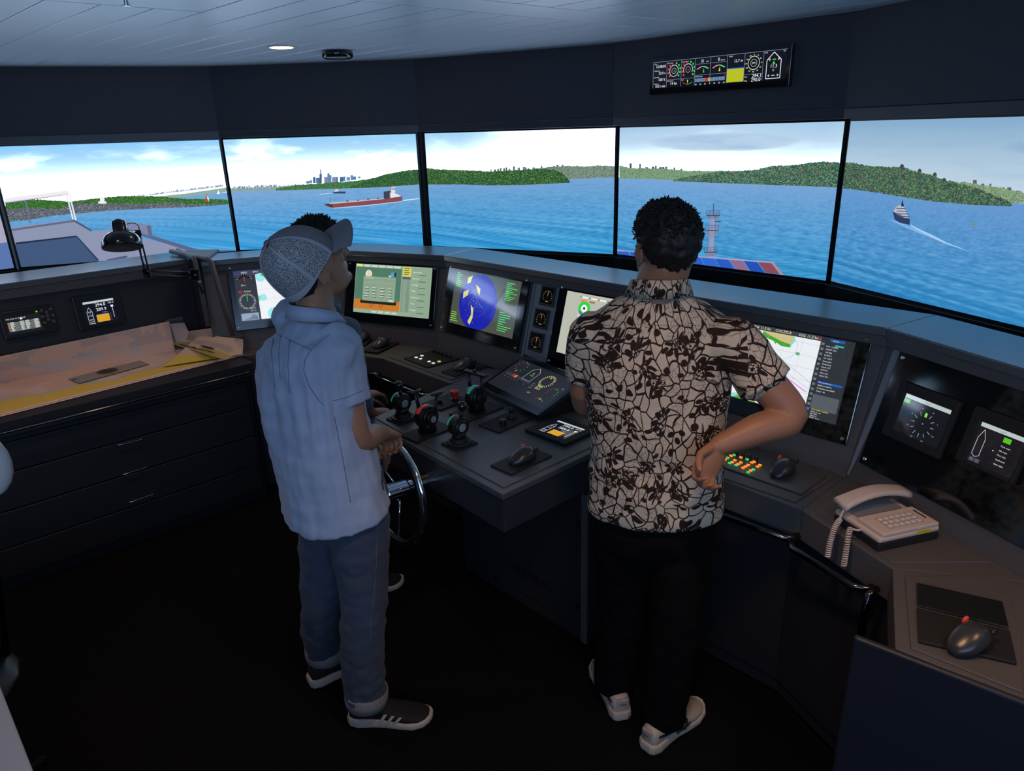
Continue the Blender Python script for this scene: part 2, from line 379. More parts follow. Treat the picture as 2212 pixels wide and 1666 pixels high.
def picture(i):
    cv=Canvas(PL[i],.0005,.00012); paint_bg(i,cv); cv.up(); cv.clip=[(-SW/2,-SH/2),(SW/2,-SH/2),(SW/2,SH/2),(-SW/2,SH/2)]
    if i==1:
        towers(cv,[(x,425-(x-300)*.12,random.uniform(2,6)) for x in range(180,478,4)],['b9c6d8','9fb0c8','cdd6e2'],(3,6)); cv.up()
        cv.px([(180,440),(400,418),(475,407),(495,404),(505,413),(400,424),(300,436),(180,450)],'8fae9f'); cv.up()
        land(cv,[(12,432),(60,430),(150,436),(200,430),(260,424),(330,424),(400,430),(440,430),(495,432),(527,436)],[(12,478),(60,474),(120,464),(230,454),(330,449),(430,445),(490,440),(527,437)],'366a2c',G1+['86a848'],2600,.0042)
        land(cv,[(12,452),(60,450),(130,452),(160,440),(230,440),(300,441),(370,438),(400,441),(440,442),(480,438)],[(14,476),(60,474),(120,464),(230,454),(330,449),(430,445),(480,439)],'59606c',['8d8f96','b9b6b4','3c4252','2b3142','a39a90','6d7380'],1800,.0034,jag=.002)
        cv.px([(216,440),(226,440),(226,428),(222,424),(216,428)],'eef2f4'); cv.px([(212,440),(230,440),(230,435),(212,435)],'dfe6ea')
        cv.px([(443,436),(451,436),(449,422),(447,418),(445,424)],'b5482c'); cv.px([(447,430),(451,436),(452,430),(447,420)],'f2ece6'); cv.px([(468,419),(475,419),(472,411)],'ffffff'); cv.up()
        # the own ship's bridge wing
        cv.px([(16,492),(160,474),(200,499),(255,494),(278,500),(300,512),(430,545),(516,541),(520,600),(40,600),(30,560)],'8c94b0'); cv.up()
        cv.px([(24,495),(160,475),(162,479),(26,499)],'5f6883'); cv.px([(160,474),(200,498),(196,500),(158,478)],'4d5876')
        cv.px([(262,476),(327,487),(330,512),(265,492)],'7c86a6'); cv.px([(317,488),(327,487),(330,512),(321,511)],'545d7c')
        cv.px([(268,490),(430,540),(520,541),(520,546),(420,546),(266,497)],'59668c')
        cv.px([(33,527),(165,510),(212,560),(212,580),(45,580)],'41587c'); cv.up()
        cv.px([(34,524),(165,509),(166,512),(35,528)],'1e2b49'); cv.px([(163,509),(167,510),(214,562),(210,563)],'2c3a58')
        cv.px([(230,561),(272,552),(277,555),(240,570)],'4f5c80')
        for a,b,wd in (((10,438),(148,419),4),((55,434),(66,482),3),((144,420),(158,474),3.4),((150,420),(164,476),3.4)):
            A,B=cv.pl.uv(*a),cv.pl.uv(*b); cv.line(A,B,wd*.0025,'6a7590' if wd!=3.4 else 'dfe6f2')
        cv.px([(10,428),(148,411),(149,420),(10,438)],'f1ecf1')
    if i==2:
        cv.px([(488,409),(560,404),(640,401),(690,400),(690,409),(600,410),(490,414)],'8ba79c')
        towers(cv,[(x,409-(x-490)*.03,random.uniform(3,8)) for x in range(488,668,3)],['a9b9cc','8c9db6','c4cfdd','7d93ae'],(2,5)); cv.up()
        towers(cv,[(661,397,6),(668,396,7),(676,396,14),(682,396,12),(690,396,20),(700,396,14),(707,396,22),(711,396,18),(717,396,14),(724,395,13),(734,393,11),(741,392,11),(748,391,9),(757,390,12),(761,389,8),(773,386,5)],['5b7ea8','7f9fc2','44668f','8a8fae','6c8fb8'],(5,9))
        cv.px([(691.5,376),(694.5,376),(694,367),(693,362),(692,367)],'4c6a92'); cv.up()
        land(cv,[(596,408),(640,400),(700,396),(750,393),(800,387),(830,378),(850,374),(900,368),(906,366)],[(596,410),(640,409),(700,407),(760,405),(820,401),(906,397)],'3f7442',G2+['6c9c4a'],2600,.0038)
        land(cv,[(757,404),(790,392),(830,378),(870,370),(905,366)],[(757,405),(800,404),(850,401),(905,397)],'2a5634',['234a36','2f6438','467a3c','6f9048','1e3f2c'],1400,.004)
        # freighter
        cv.px([(699,441),(708,446),(720,449),(790,443),(850,437),(868,434),(870,424),(860,426),(830,428),(830,430),(760,437),(712,440)],'8a4a52'); cv.up()
        cv.px([(699,441),(708,446),(720,449),(718,441)],'5a3038'); cv.px([(712,441),(760,437),(830,430),(830,428),(760,434),(712,438)],'c7bfc6')
        for x in (748,771,793,814): cv.px([(x,437-(x-740)*.09),(x+5,436.6-(x-740)*.09),(x+5,434-(x-740)*.09),(x,434.4-(x-740)*.09)],'3a3038')
        cv.px([(829,430),(844,428),(844,412),(829,414)],'3d4254'); cv.px([(842,428),(866,424),(860,420),(852,417),(842,416)],'e9e6ea'); cv.px([(845,417),(854,416),(853,404),(846,404)],'e7dfe2'); cv.px([(846,410),(853.5,410),(853,406),(846,406)],'6e2a2c')
        cv.px([(870,432),(906,428),(906,430),(870,434.5)],'cfe6f4'); cv.px([(720,449),(790,443.5),(868,434.5),(868,436),(790,445.5),(722,450.5)],'b5d6ee'); cv.px([(713,438),(714,438),(714,428),(713,428)],'4a4550')
        cv.px([(718,416),(722,418),(746,418),(747,414),(738,414),(726,414)],'2d4058'); cv.px([(723,414),(731,414),(730,409),(724,410)],'e8ddc8'); cv.px([(690,419),(718,417),(718,418),(690,421)],'b7d4ee')
    if i==3:
        towers(cv,[(x,371-(x-1060)*.02,h) for x,h in ((1059,5),(1067,5),(1074,6),(1080,8),(1087,7),(1092,9),(1099,6),(1108,11),(1118,8),(1129,9),(1133,8),(1140,6),(1150,8),(1158,4),(1168,11),(1182,8),(1188,8),(1194,10),(1202,12),(1208,8),(1213,12),(1222,6),(1230,7),(1245,10),(1254,4),(1266,5),(1285,5),(1313,7))],['5d6b7c','4a5768','77859a'],(3.5,6)); cv.up()
        land(cv,[(1130,368),(1180,362),(1230,359),(1270,360),(1290,358),(1330,359)],[(1130,385),(1225,386),(1280,383),(1330,381)],'7d9180',['4d5f5c','6f8a6a','8fa58a','3d4d52','96a8a4','5c7462'],1800,.0036)
        land(cv,[(920,364),(960,367),(1000,368),(1060,371),(1120,368),(1170,365),(1200,368),(1218,376),(1231,392)],[(920,397),(1000,397),(1060,399),(1120,398),(1180,396),(1231,393)],'2a5836',['214a2e','2f6636','3f7a38','688e42','8fa04e','1b3f2e','17372a'],3200,.0042)
    if i==4:
        towers(cv,[(1360,364,11),(1381,365,11),(1394,365,4),(1408,366,6),(1415,366,8),(1424,367,6),(1430,367,6),(1437,367,7),(1455,368,6),(1470,369,4)],['55657a','46566b'],(3.5,6)); cv.up()
        land(cv,[(1338,358),(1360,364),(1400,364),(1450,366),(1480,370),(1600,370),(1640,370)],[(1338,384),(1400,385),(1470,388),(1600,390),(1640,390)],'7fa07a',['4c665c','6f8f6a','90ae82','41566a','7d9e70'],1800,.0034)
        land(cv,[(1455,389),(1500,380),(1560,371),(1600,371),(1640,366),(1664,360),(1720,357),(1770,350),(1815,352)],[(1455,390),(1560,394),(1640,397),(1720,400),(1815,403)],'37604a',['2a4a44','3f7050','5a9460','23403c','6f8f7c','51504f','8aa08e'],4200,.0045)
        for k,(x,y) in enumerate(((1581,376),(1668,372),(1692,375),(1728,372),(1760,368),(1790,362))): cv.px([(x,y),(x+5,y),(x+5,y-3),(x+2,y-5),(x,y-3)],'8a5a50')
        cv.up()
        def PX(pts,c): cv.px([(1320+x/4.096,250+y/4.096) for x,y in pts],c)
        PX([(862,1205),(908,1205),(908,880),(885,880)],'8f93b0'); PX([(878,910),(918,910),(908,1180),(868,1180)],'9a9cb8')
        PX([(845,872),(962,872),(962,890),(928,912),(880,912),(845,890)],'6f7596'); PX([(836,1012),(950,1012),(945,1030),(910,1072),(872,1072),(838,1030)],'7f84a4'); PX([(822,1205),(938,1205),(936,1222),(900,1250),(868,1250),(826,1222)],'7f84a4')
        PX([(905,775),(913,775),(912,880),(902,880)],'4e5878'); PX([(918,932),(972,934),(972,941),(918,940)],'343c58'); PX([(928,940),(942,940),(945,1010),(930,1010)],'8d90ac'); cv.up()
        for (x0,x1,y0,y1) in ((846,963,838,888),(838,952,970,1020),(826,940,1162,1212)):
            PX([(x0,y0),(x1,y0),(x1,y0+4),(x0,y0+4)],'565f80'); PX([(x0,y0+20),(x1,y0+20),(x1,y0+23),(x0,y0+23)],'565f80'); PX([(x0,y1-8),(x1,y1-8),(x1,y1),(x0,y1)],'39405e')
            for q in range(5): xx=x0+(x1-x0)*q/4; PX([(xx-2,y0),(xx+2,y0),(xx+2,y1),(xx-2,y1)],'565f80')
        PX([(860,1245),(908,1245),(880,1300),(850,1300)],'9a9cb8'); cv.up()
        T0,T1=(1300,539),(1668,568); B0,B1=(1300,560),(1687,592)
        cc=['2458c0','2f63cc','2a5cc4','2458c0','2f63cc','2458c0','2a60cc','3068d0','2a5cc4','8f6a8e','2450b8','8a4a5e']
        for q in range(12):
            a=q/12;b=(q+1)/12
            PXX=lambda P,Q,t:(P[0]+(Q[0]-P[0])*t,P[1]+(Q[1]-P[1])*t)
            cv.px([PXX(T0,T1,a),PXX(T0,T1,b-.006),PXX(B0,B1,b-.006),PXX(B0,B1,a)],cc[q])
        cv.px([(1300,537),(1672,566),(1672,569),(1300,540)],'a9a4c4'); cv.px([(1666,567),(1673,568),(1693,594),(1686,594)],'b08a9c')
    if i==5:
        towers(cv,[(2064,404,9),(2083,404,7),(2102,404,15),(2120,405,8),(2137,406,9),(2162,412,7),(2176,413,8),(2196,418,6)],['6e7484','5a6478'],(5,9)); cv.up()
        land(cv,[(2050,392),(2090,396),(2130,402),(2165,408),(2212,418)],[(2050,420),(2120,434),(2180,437),(2212,437)],'7f9c7a',['5d7a60','90a878','6a8a78','a5b282'],1200,.0045)
        land(cv,[(1822,352),(1850,354),(1880,360),(1920,362),(1950,362),(1975,370),(2010,378),(2040,390),(2080,400),(2120,412),(2150,425),(2185,440)],[(1822,405),(1900,415),(1950,424),(2020,434),(2100,441),(2188,444)],'34584c',['27443f','3d6a50','4f8058','22393a','6f8f60','3f4a58','5a4a4e','7d9a5c'],5200,.0050)
        for x,y in ((1949,358),(1987,368),(1952,380),(2020,376),(2040,388)): cv.px([(x-4,y+4),(x+4,y+4),(x+4,y-1),(x,y-4),(x-4,y-1)],'4a3f44')
        cv.up()
        def PX(pts,c): cv.px([(1780+x/3.4,230+y/3.4) for x,y in pts],c)
        PX([(508,775),(520,830),(560,855),(630,868),(634,828),(600,815),(540,780)],'2c3a62'); PX([(512,770),(530,740),(560,722),(590,740),(612,790),(626,815),(600,822),(540,795)],'b9bdc8')
        cv.up()
        for y in (745,765,785,803): PX([(530+(y-745)*.3,y),(600+(y-745)*.5,y+3),(602+(y-745)*.5,y+9),(532+(y-745)*.3,y+6)],'46506e')
        PX([(566,735),(590,735),(582,700),(578,684),(574,700)],'26304e')
        PX([(636,866),(700,900),(800,945),(900,998),(1090,1075),(880,1002),(760,950),(640,880)],'a9cdf0'); PX([(600,868),(640,884),(800,960),(720,940),(600,890),(490,835),(510,835)],'7fb2e4')
        PX([(1092,878),(1112,878),(1108,865),(1108,845),(1100,845),(1099,865)],'8c8a3c'); PX([(376,645),(382,645),(380,632)],'2d3f5a')
    return cv
for i,c in enumerate(ALL):
    pl=PL[i]
    lab={0:'sliver of wide screen cut by the left frame edge, showing pale deck and sky',1:'wide screen behind the desk lamp showing grey bridge wing, rocky green cape and blue sea',
     2:'wide screen showing a red freighter and distant city towers, above the man in the cap',3:'centre wide screen showing a wooded green shore and open blue sea, no ships',
     4:'wide screen behind the dark-haired man showing a pale mast, containers and hills',5:'wide screen at far right showing a dark yacht with white wake and hills',
     6:'wide screen beyond the yacht screen, outside the frame, showing sea'}[i]
    t=thing('display_screen',(c[0],c[1],SZ-SH/2-.02),lab,'screen','wide view screens around the bridge')
    fr=MB().frame(pl,(-SW/2-.012,SW/2+.012,-SH/2-.012,SH/2+.012),(-SW/2,SW/2,-SH/2,SH/2),-.03,.004)
    obj('bezel',fr,M_bez,t)
    obj('back_cover',MB().slab(pl,(-SW/2-.01,SW/2+.01,-SH/2-.01,SH/2+.01),-.04,-.001),M_bez,t)
    if i in (0,6):
        cv=Canvas(pl,.0005,.00012); NGX,NGY=60,40; paint_bg(i,cv); NGX,NGY=230,128; cv.up()
        if i==0: cv.rect(-SW/2,-SH/2,SW/2,-.19,'5a74ac'); cv.rect(-SW/2,-.19,SW/2,-.06,'a9a6bd')
    else: cv=picture(i)
    cv.make('screen_picture',M_screen,t); seat(t)
# ---------------------------------------------------------------- room shell
ZT=SZ+SH/2; ZC=2.275
corn=[_e0]+[tuple((np.array(_side(a,1))+np.array(_side(b,-1)))/2) for a,b in zip(ALL,ALL[1:])]+[_side(ALL[6],1)]
def st(name,mb,m,parent=None,bevel=0,**k):
    o=obj(name,mb,m,parent,bevel); 
    if not parent: o['kind']='structure'
    return o
LX,RX,BY=-3.6,3.2,-2.2
room=[(corn[0][0],corn[0][1]),(LX,corn[0][1]-.4),(LX,BY),(RX,BY),(RX,corn[-1][1]),(corn[-1][0]+.05,corn[-1][1])]
for k in range(7):
    a,b=np.array(corn[k]),np.array(corn[k+1]); t=(b-a)/np.linalg.norm(b-a); n=np.array([-t[1],t[0]]); L=np.linalg.norm(b-a)
    pl=Plane(((a+b)[0]/2,(a+b)[1]/2,0),math.degrees(math.atan2(t[1],t[0]))); h=L/2
    off={3:.0,4:.022,5:.018}.get(k,.0)
    st('wall_front',MB().slab(pl,(-h-.0,h+.0,ZT+.052,ZC+.03),-.06,.022+off),M_wall,bevel=.002)
    st('trim_%d'%(k+1),MB().slab(pl,(-h,h,ZT+.010,ZT+.050),-.06,.030+off*.6),M_trim,bevel=.002)
    st('wall_lower',MB().slab(pl,(-h,h,0,ZT+.01),-.14,-.045),M_wall)
    st('trim_%d'%(k+11),MB().slab(pl,(-h,h,1.115,SZ-SH/2-.012),-.045,.02),M_bez,bevel=.003)
st('floor',MB().prism([(LX-.1,BY-.1),(RX+.1,BY-.1),(RX+.1,5.2),(LX-.1,5.2)],-.08,0),M_floor)
for nm,a,b in (('wall_left',(LX,BY),(LX,corn[0][1])),('wall_back',(RX,BY),(LX,BY)),('wall_right',(RX,corn[-1][1]),(RX,BY)),('wall_left_return',(LX,corn[0][1]),tuple(corn[0])),('wall_right_return',tuple(corn[-1]),(RX,corn[-1][1]))):
    a,b=np.array(a,float),np.array(b,float); t=(b-a)/np.linalg.norm(b-a); L=np.linalg.norm(b-a)
    pl=Plane(((a+b)[0]/2,(a+b)[1]/2,0),math.degrees(math.atan2(t[1],t[0]))); st(nm,MB().slab(pl,(-L/2,L/2,0,ZC+.03),-.08,0),M_wall)
# ceiling: planks running at -45 degrees, a cross strip at 40 degrees, on a dark deck that shows in the joints
ceil=st('ceiling',MB().prism([(LX,BY),(RX,BY),(RX,5.1),(LX,5.1)],ZC+.012,ZC+.05),M_gap)
roomccw=[tuple(p) for p in [(LX,BY),(RX,BY),(RX,corn[-1][1])]+corn[::-1]+[(LX,corn[0][1])]]
# convex hull of the room outline
def hull(P):
    P=sorted(set((round(float(x),4),round(float(y),4)) for x,y in P)); cr=lambda o,a,b:(a[0]-o[0])*(b[1]-o[1])-(a[1]-o[1])*(b[0]-o[0])
    lo=[];up=[]
    for p in P:
        while len(lo)>1 and cr(lo[-2],lo[-1],p)<=0: lo.pop()
        lo.append(p)
    for p in P[::-1]:
        while len(up)>1 and cr(up[-2],up[-1],p)<=0: up.pop()
        up.append(p)
    return lo[:-1]+up[:-1]
HULL=hull(roomccw)
O_=np.array([-.45,2.6]); e1=np.array([math.cos(math.radians(-45)),math.sin(math.radians(-45))]); e2=np.array([math.cos(math.radians(40)),math.sin(math.radians(40))]); PW=.1555; G=.0022
def plank(a0,a1,b0,b1):
    q=clip_poly([O_+e1*(a0+G)+e2*(b0+G),O_+e1*(a1-G)+e2*(b0+G),O_+e1*(a1-G)+e2*(b1-G),O_+e1*(a0+G)+e2*(b1-G)],HULL)
    if len(q)<3: return
    ar=abs(sum(q[i-1][0]*q[i][1]-q[i][0]*q[i-1][1] for i in range(len(q)))/2)
    if ar<.01: return
    obj('plank',MB().prism(q,ZC,ZC+.013),M_ceil,ceil,bevel=.0012,seg=1)
for k in range(-26,26):
    b0,b1=k*PW,(k+1)*PW
    if k<-2: plank(-7,-.455,b0,b1)
    else: plank(-7,0,b0,b1)
    plank(.213,7,b0,b1)
plank(0,.213,-2*PW,7); plank(-.455,.213,-9,-2*PW)
# downlight, loudspeaker grille and sprinkler
def downlight(x,y,lab,on=True):
    t=thing('ceiling_light',(x,y,ZC),lab,'light','round recessed ceiling lights')
    obj('trim_ring',MB().lathe([(.052,.002),(.052,-.004),(.072,-.006),(.075,0),(.075,.003)],(x,y,ZC),seg=36),M_white,t,smooth=True)
    obj('lamp_disc',MB().lathe([(.0001,-.0045),(.055,-.0045),(.055,.001)],(x,y,ZC),seg=36),M_lamp,t); seat(t)
M_lamp=mat('lamp_glow',(1,.8,.5),.4,emit='ffd9a0',es=9)
downlight(-1.056,3.787,'lit round warm ceiling light recessed above the second wide screen from the left')
for x,y,l_ in ((-1.75,2.45,'above the chart table'),(.30,1.0,'above the dark-haired man'),(1.35,.9,'above the lower right desk'),(-.9,.6,'above the lower left floor')): downlight(x,y,'round warm ceiling light outside the top of the frame, '+l_)
t=thing('ceiling_detector',(-.845,4.04,ZC),'black round ceiling unit with glossy rim just right of the lit ceiling light','detector')
obj('housing',MB().lathe([(.075,.0),(.079,-.012),(.078,-.028),(.068,-.036),(.06,-.033),(.045,-.030),(.0001,-.030)],(-.845,4.045,ZC),seg=40),mat('gloss_black',(.004,.004,.004),.12,coat=.5),t,smooth=True)
obj('grille',MB().lathe([(.0001,-.034),(.045,-.034),(.047,-.029)],(-.845,4.045,ZC),seg=30),M_black,t); seat(t)
sp=onz(272,1,ZC-.01)
t=thing('sprinkler',(sp[0],sp[1],ZC),'small metal sprinkler head on the ceiling cut by the top edge','sprinkler')
obj('rosette',MB().lathe([(.0001,-.004),(.02,-.004),(.022,0)],(sp[0],sp[1],ZC),seg=20),M_screw,t); obj('deflector',MB().lathe([(.006,0),(.006,-.02),(.012,-.022),(.012,-.025),(.0001,-.025)],(sp[0],sp[1],ZC),seg=14),M_screw,t); seat(t)
# ---------------------------------------------------------------- console
DZ=.78; LZ=1.26
FR=[(-3.15,2.585),(-1.70,3.935)]                                   # chart bay ledge front
FM=[(-1.63,3.805),(-.93,4.05),(-.33,3.76),(1.17,2.13),(1.66,.71)]  # helm console ledge front
def heads(P): return [math.degrees(math.atan2(b[1]-a[1],b[0]-a[0])) for a,b in zip(P,P[1:])]
HM=heads(FM); PB=off_poly(FM,-.115); LB=off_poly(FM,.255); DF={}   # panel bottom line, ledge back
def st_box_between(P,Q,i,z0,z1): return MB().prism([P[i],P[i+1],Q[i+1],Q[i]],z0,z1)
names_=['port','forward port','centre','starboard','aft starboard']
CON=[]
for (x_,y_),lb in (((-1.3,3.9),'dark console bay with the chart display, between the chart table and the pale green display'),((-.7,3.8),'short dark console bay holding the pale green forms display'),((.3,2.9),'long dark console bay with radar, gauges and large chart display, beside the helm counter'),((1.2,1.6),'dark console bay at the right carrying the telephone and glossy side panel')):
    CON.append(thing('console_bay',(x_,y_,0),lb,'console','console bays'))
for i in range(4):
    con=CON[i]
    q=lambda A,B:[A[i],A[i+1],B[i+1],B[i]]
    obj('ledge',MB().prism(q(off_poly(FM,-.012),LB),LZ-.028,LZ),M_ledge,con,bevel=.004)
    obj('ledge_lip',MB().prism(q(off_poly(FM,-.004),off_poly(FM,.03)),LZ-.062,LZ-.029),M_con,con,bevel=.003)
    # sloped panel
    a,b=np.array(PB[i]),np.array(PB[i+1]); at,bt=np.array(off_poly(FM,0.01)[i]),np.array(off_poly(FM,.01)[i+1])
    at2,bt2,a2,b2=[np.array(off_poly(FM,d)[j]) for d,j in ((.06,i),(.06,i+1),(-.06,i),(-.06,i+1))]
    m=MB(); z0,z1=DZ-.01,LZ-.05
    m.add([(*a,z0),(*b,z0),(*b2,z0),(*a2,z0),(*at,z1),(*bt,z1),(*bt2,z1),(*at2,z1)],[(0,1,5,4),(1,2,6,5),(2,3,7,6),(3,0,4,7),(4,5,6,7),(0,3,2,1)])
    obj('sloped_panel',m,M_con,con,bevel=.002)
    obj('back_panel',MB().prism(q(off_poly(FM,.235),off_poly(FM,.25)),0.0,LZ-.03),M_low,con)
SP=[Plane((PB[i][0],PB[i][1],DZ),HM[i],14.5) for i in range(4)]
for i,p in enumerate(SP):   # exact tilt through the two lines
    p_=plane3((PB[i][0],PB[i][1],DZ-.01),np.array([*(np.array(PB[i+1])-np.array(PB[i])),0]),np.array([*(np.array(off_poly(FM,.01)[i])-np.array(PB[i])),LZ-.04-DZ]))
    p_.nn=np.cross(p_.ax,p_.up); 
    if p_.nn@np.array([0,-1,0.2])<0: p_.nn=-p_.nn
    SP[i]=p_
PA_,PBB,PC,PD=SP
def pxz(px,py,z): q=onz(px,py,z); return (q[0],q[1])
# desk tops
A0=off_poly(FM,-.115); A1=off_poly(FM,-.405)
nC=np.array([-math.sin(math.radians(HM[2])),math.cos(math.radians(HM[2]))])
NL,NR=np.array((-.59,2.68)),np.array((-.04,2.015))
cornerCL=np.array(pxz(974,828,DZ)); 
deskB=[A0[1],A0[2],pxz(826,774,DZ),(-1.14,3.74)]
obj('desk_top',MB().prism([A0[0],A0[1],(-1.12,3.745),(-1.68,3.56)],DZ-.10,DZ-.001),M_con,CON[0],bevel=.003)
obj('desk_top',MB().prism(deskB,DZ-.10,DZ-.0005),M_con,CON[1],bevel=.003)
pL=np.array(pxz(1056,795,DZ)); pR=NR+np.array((.735,.678))*.86
obj('desk_top',MB().prism([A0[2],pL,cornerCL,pxz(826,774,DZ)],DZ-.10,DZ-.0008),M_con,CON[2],bevel=.003)
cR0=NR+np.array((.735,.678))*.575; CDf=np.array(pxz(1732,1101,DZ)); DEf=np.array(pxz(1928,1228,DZ))
obj('desk_top',MB().prism([pR,A0[3],CDf,cR0],DZ-.10,DZ-.0005),M_con,CON[2],bevel=.003)
tD=np.array((math.cos(math.radians(HM[3])),math.sin(math.radians(HM[3])))); DEb=np.array(A0[3])+tD*.62
obj('desk_top',MB().prism([A0[3],DEb,DEf,CDf],DZ-.10,DZ-.0008),M_con,CON[3],bevel=.003)
E1=np.array(pxz(1934,1400,DZ)); E2=np.array(pxz(2211,1514,DZ)); tE=(E2-E1)/np.linalg.norm(E2-E1)
obj('desk_top',MB().prism([DEf,DEb,DEb+tD*.6,E1+tE*1.0,E1],DZ-.10,DZ-.0005),M_con,CON[3],bevel=.003)
# raised inset panels on the desks (seams show around them)
def inset(pxs,par,z=DZ,h=.004,mt=None,name='inset_panel'):
    return obj(name,MB().prism([pxz(*p,z+h) for p in pxs],z-.002,z+h),mt or M_con,par,bevel=.0025)
inset([(842,771),(920,750),(1052,793),(975,820)],CON[2])
inset([(1180+350,1000),(1600,950),(1812,1025),(1718,1084),(1556,1030)],CON[2])
inset([(1760,1102),(1838,1050),(2008,1150),(2140,1214),(1929,1215)],CON[3],h=.003)
inset([(1955,1246),(2166,1244),(2205,1370),(2212,1497),(2145,1470),(1968,1399)],CON[3],h=.004)
# peninsula counter
pen=thing('helm_counter',(0,2.5,0),'dark helm counter jutting toward the viewer, topped with levers and small displays','counter')
pt=[NL,NR,pR,pL]
M_pen=mat('counter_top_paint',(.075,.08,.09),.38,spec=.55,bump=.25,bump_s=900)
obj('counter_top',MB().prism(pt,DZ-.02,DZ+.001),M_pen,pen,bevel=.003)
ins=off_poly([pL,NL,NR,pR],.030); ins=[np.array(p) for p in ins]
obj('inset_panel',MB().prism([ins[1],ins[2],ins[3]-np.array((.02,.02)),ins[0]],DZ+.0,DZ+.0045),M_pen,pen,bevel=.002)
ap=off_poly([pL,NL,NR,pR],.006)
obj('apron',MB().prism([ap[0],ap[1],ap[2],ap[3]],.637,DZ-.021),mat('counter_apron',(.030,.034,.044),.35,spec=.5),pen,bevel=.002)
nP=np.array([-math.sin(math.radians(-46.6)),math.cos(math.radians(-46.6))]); 
p0=np.array((.26,2.25)); tP=np.array((math.cos(math.radians(-46.6)),math.sin(math.radians(-46.6))))
ped=[p0-tP*.72,p0,p0+nP*.5,p0-tP*.72+nP*.5]
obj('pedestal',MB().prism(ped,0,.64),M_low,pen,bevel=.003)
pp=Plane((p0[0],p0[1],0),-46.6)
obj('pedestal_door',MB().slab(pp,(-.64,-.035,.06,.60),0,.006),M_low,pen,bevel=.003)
obj('door_post',MB().slab(pp,(-.028,.0,0,.637),0,.010),M_con,pen,bevel=.002)
for v in (.14,.50): obj('hinge',MB().slab(pp,(-.05,-.028,v,v+.03),.006,.014),M_black,pen,bevel=.002)
lk=pp.uv(1075,1247); obj('lock',MB().lathe([(.008,0),(.008,.006),(.004,.007),(.0001,.007)],pp.P(lk[0],lk[1],.006),pp.nn,seg=14),M_dchrome,pen)
cv=Canvas(pp,.0065); a=pp.uv(1106,1234); b=pp.uv(1198,1264); cv.text('TRANSAS',a[0],(a[1]+b[1])/2-.012,.038,'08080a',wmax=b[0]-a[0]); cv.make('door_lettering',M_print,pen)
# lower cabinet fronts
def front(P,Q,par,z0,z1,name,n=1,m=M_low,gap=.006,th=.012):
    P=np.array(P);Q=np.array(Q);L=np.linalg.norm(Q-P);t=(Q-P)/L; pl=Plane(((P[0]),P[1],0),math.degrees(math.atan2(t[1],t[0])))
    for k in range(n): obj(name,MB().slab(pl,(L*k/n+gap/2,L*(k+1)/n-gap/2,z0,z1),0,th),m,par,bevel=.002)
    return pl
lowC=off_poly(FM,-.33)
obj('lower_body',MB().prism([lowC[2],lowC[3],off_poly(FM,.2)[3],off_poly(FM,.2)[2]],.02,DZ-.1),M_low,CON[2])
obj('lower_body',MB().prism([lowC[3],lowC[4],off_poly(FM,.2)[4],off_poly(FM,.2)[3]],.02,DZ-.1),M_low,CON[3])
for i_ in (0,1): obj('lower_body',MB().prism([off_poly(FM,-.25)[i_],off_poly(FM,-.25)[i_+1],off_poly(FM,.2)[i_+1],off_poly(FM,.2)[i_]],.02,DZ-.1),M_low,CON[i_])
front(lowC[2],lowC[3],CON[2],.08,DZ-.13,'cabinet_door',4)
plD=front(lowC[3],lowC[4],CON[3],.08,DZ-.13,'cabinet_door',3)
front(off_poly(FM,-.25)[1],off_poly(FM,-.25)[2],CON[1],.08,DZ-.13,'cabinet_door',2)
# vertical strip trims between the bays
for pl,(x0,y0),(x1,y1),wd,m in ((PD,(1924,738),(1871,980),.022,M_conlight),(PC,(1159,598),(1128,772),.012,M_conlight)):
    a=pl.uv(x0,y0); b=pl.uv(x1,y1)
    if pl is PD:
        mb=MB().prismP(pl,[(0.004,.46),(.052,.46),(.012,.02),(.004,.02)],0.,.004); obj('corner_strip',mb,m,CON[3],bevel=.001)
    else: obj('corner_strip',MB().slab(pl,(a[0]-wd/2,a[0]+wd/2,.02,.452),0,.003),m,CON[2],bevel=.001)
# rails below the desk edge
def rail(P,Q,z,par,r=.011,out=.05,m=M_dchrome,name='hand_rail'):
    P=np.array([*P,z]);Q=np.array([*Q,z]);t=(Q-P)/np.linalg.norm(Q-P); n=np.array([t[1],-t[0],0]) 
    pts=[P+n*0,P+n*out*.6+t*.004,P+n*out+t*.03,Q+n*out-t*.03,Q+n*out*.6-t*.004,Q]
    obj(name,MB().tube(pts,r,10),m,par,smooth=True)
cC=off_poly(FM,-.37)
rail(pxz(800,790,.70),pxz(826,803,.70),.69,CON[1]); rail(pxz(823,805,.69),pxz(938,850,.69),.69,CON[2],m=M_chrome,r=.006)
rail(pxz(1535,1085,.69),pxz(1728,1155,.69),.69,CON[2]); rail(pxz(1722,1165,.69),pxz(1892,1268,.69),.69,CON[3])
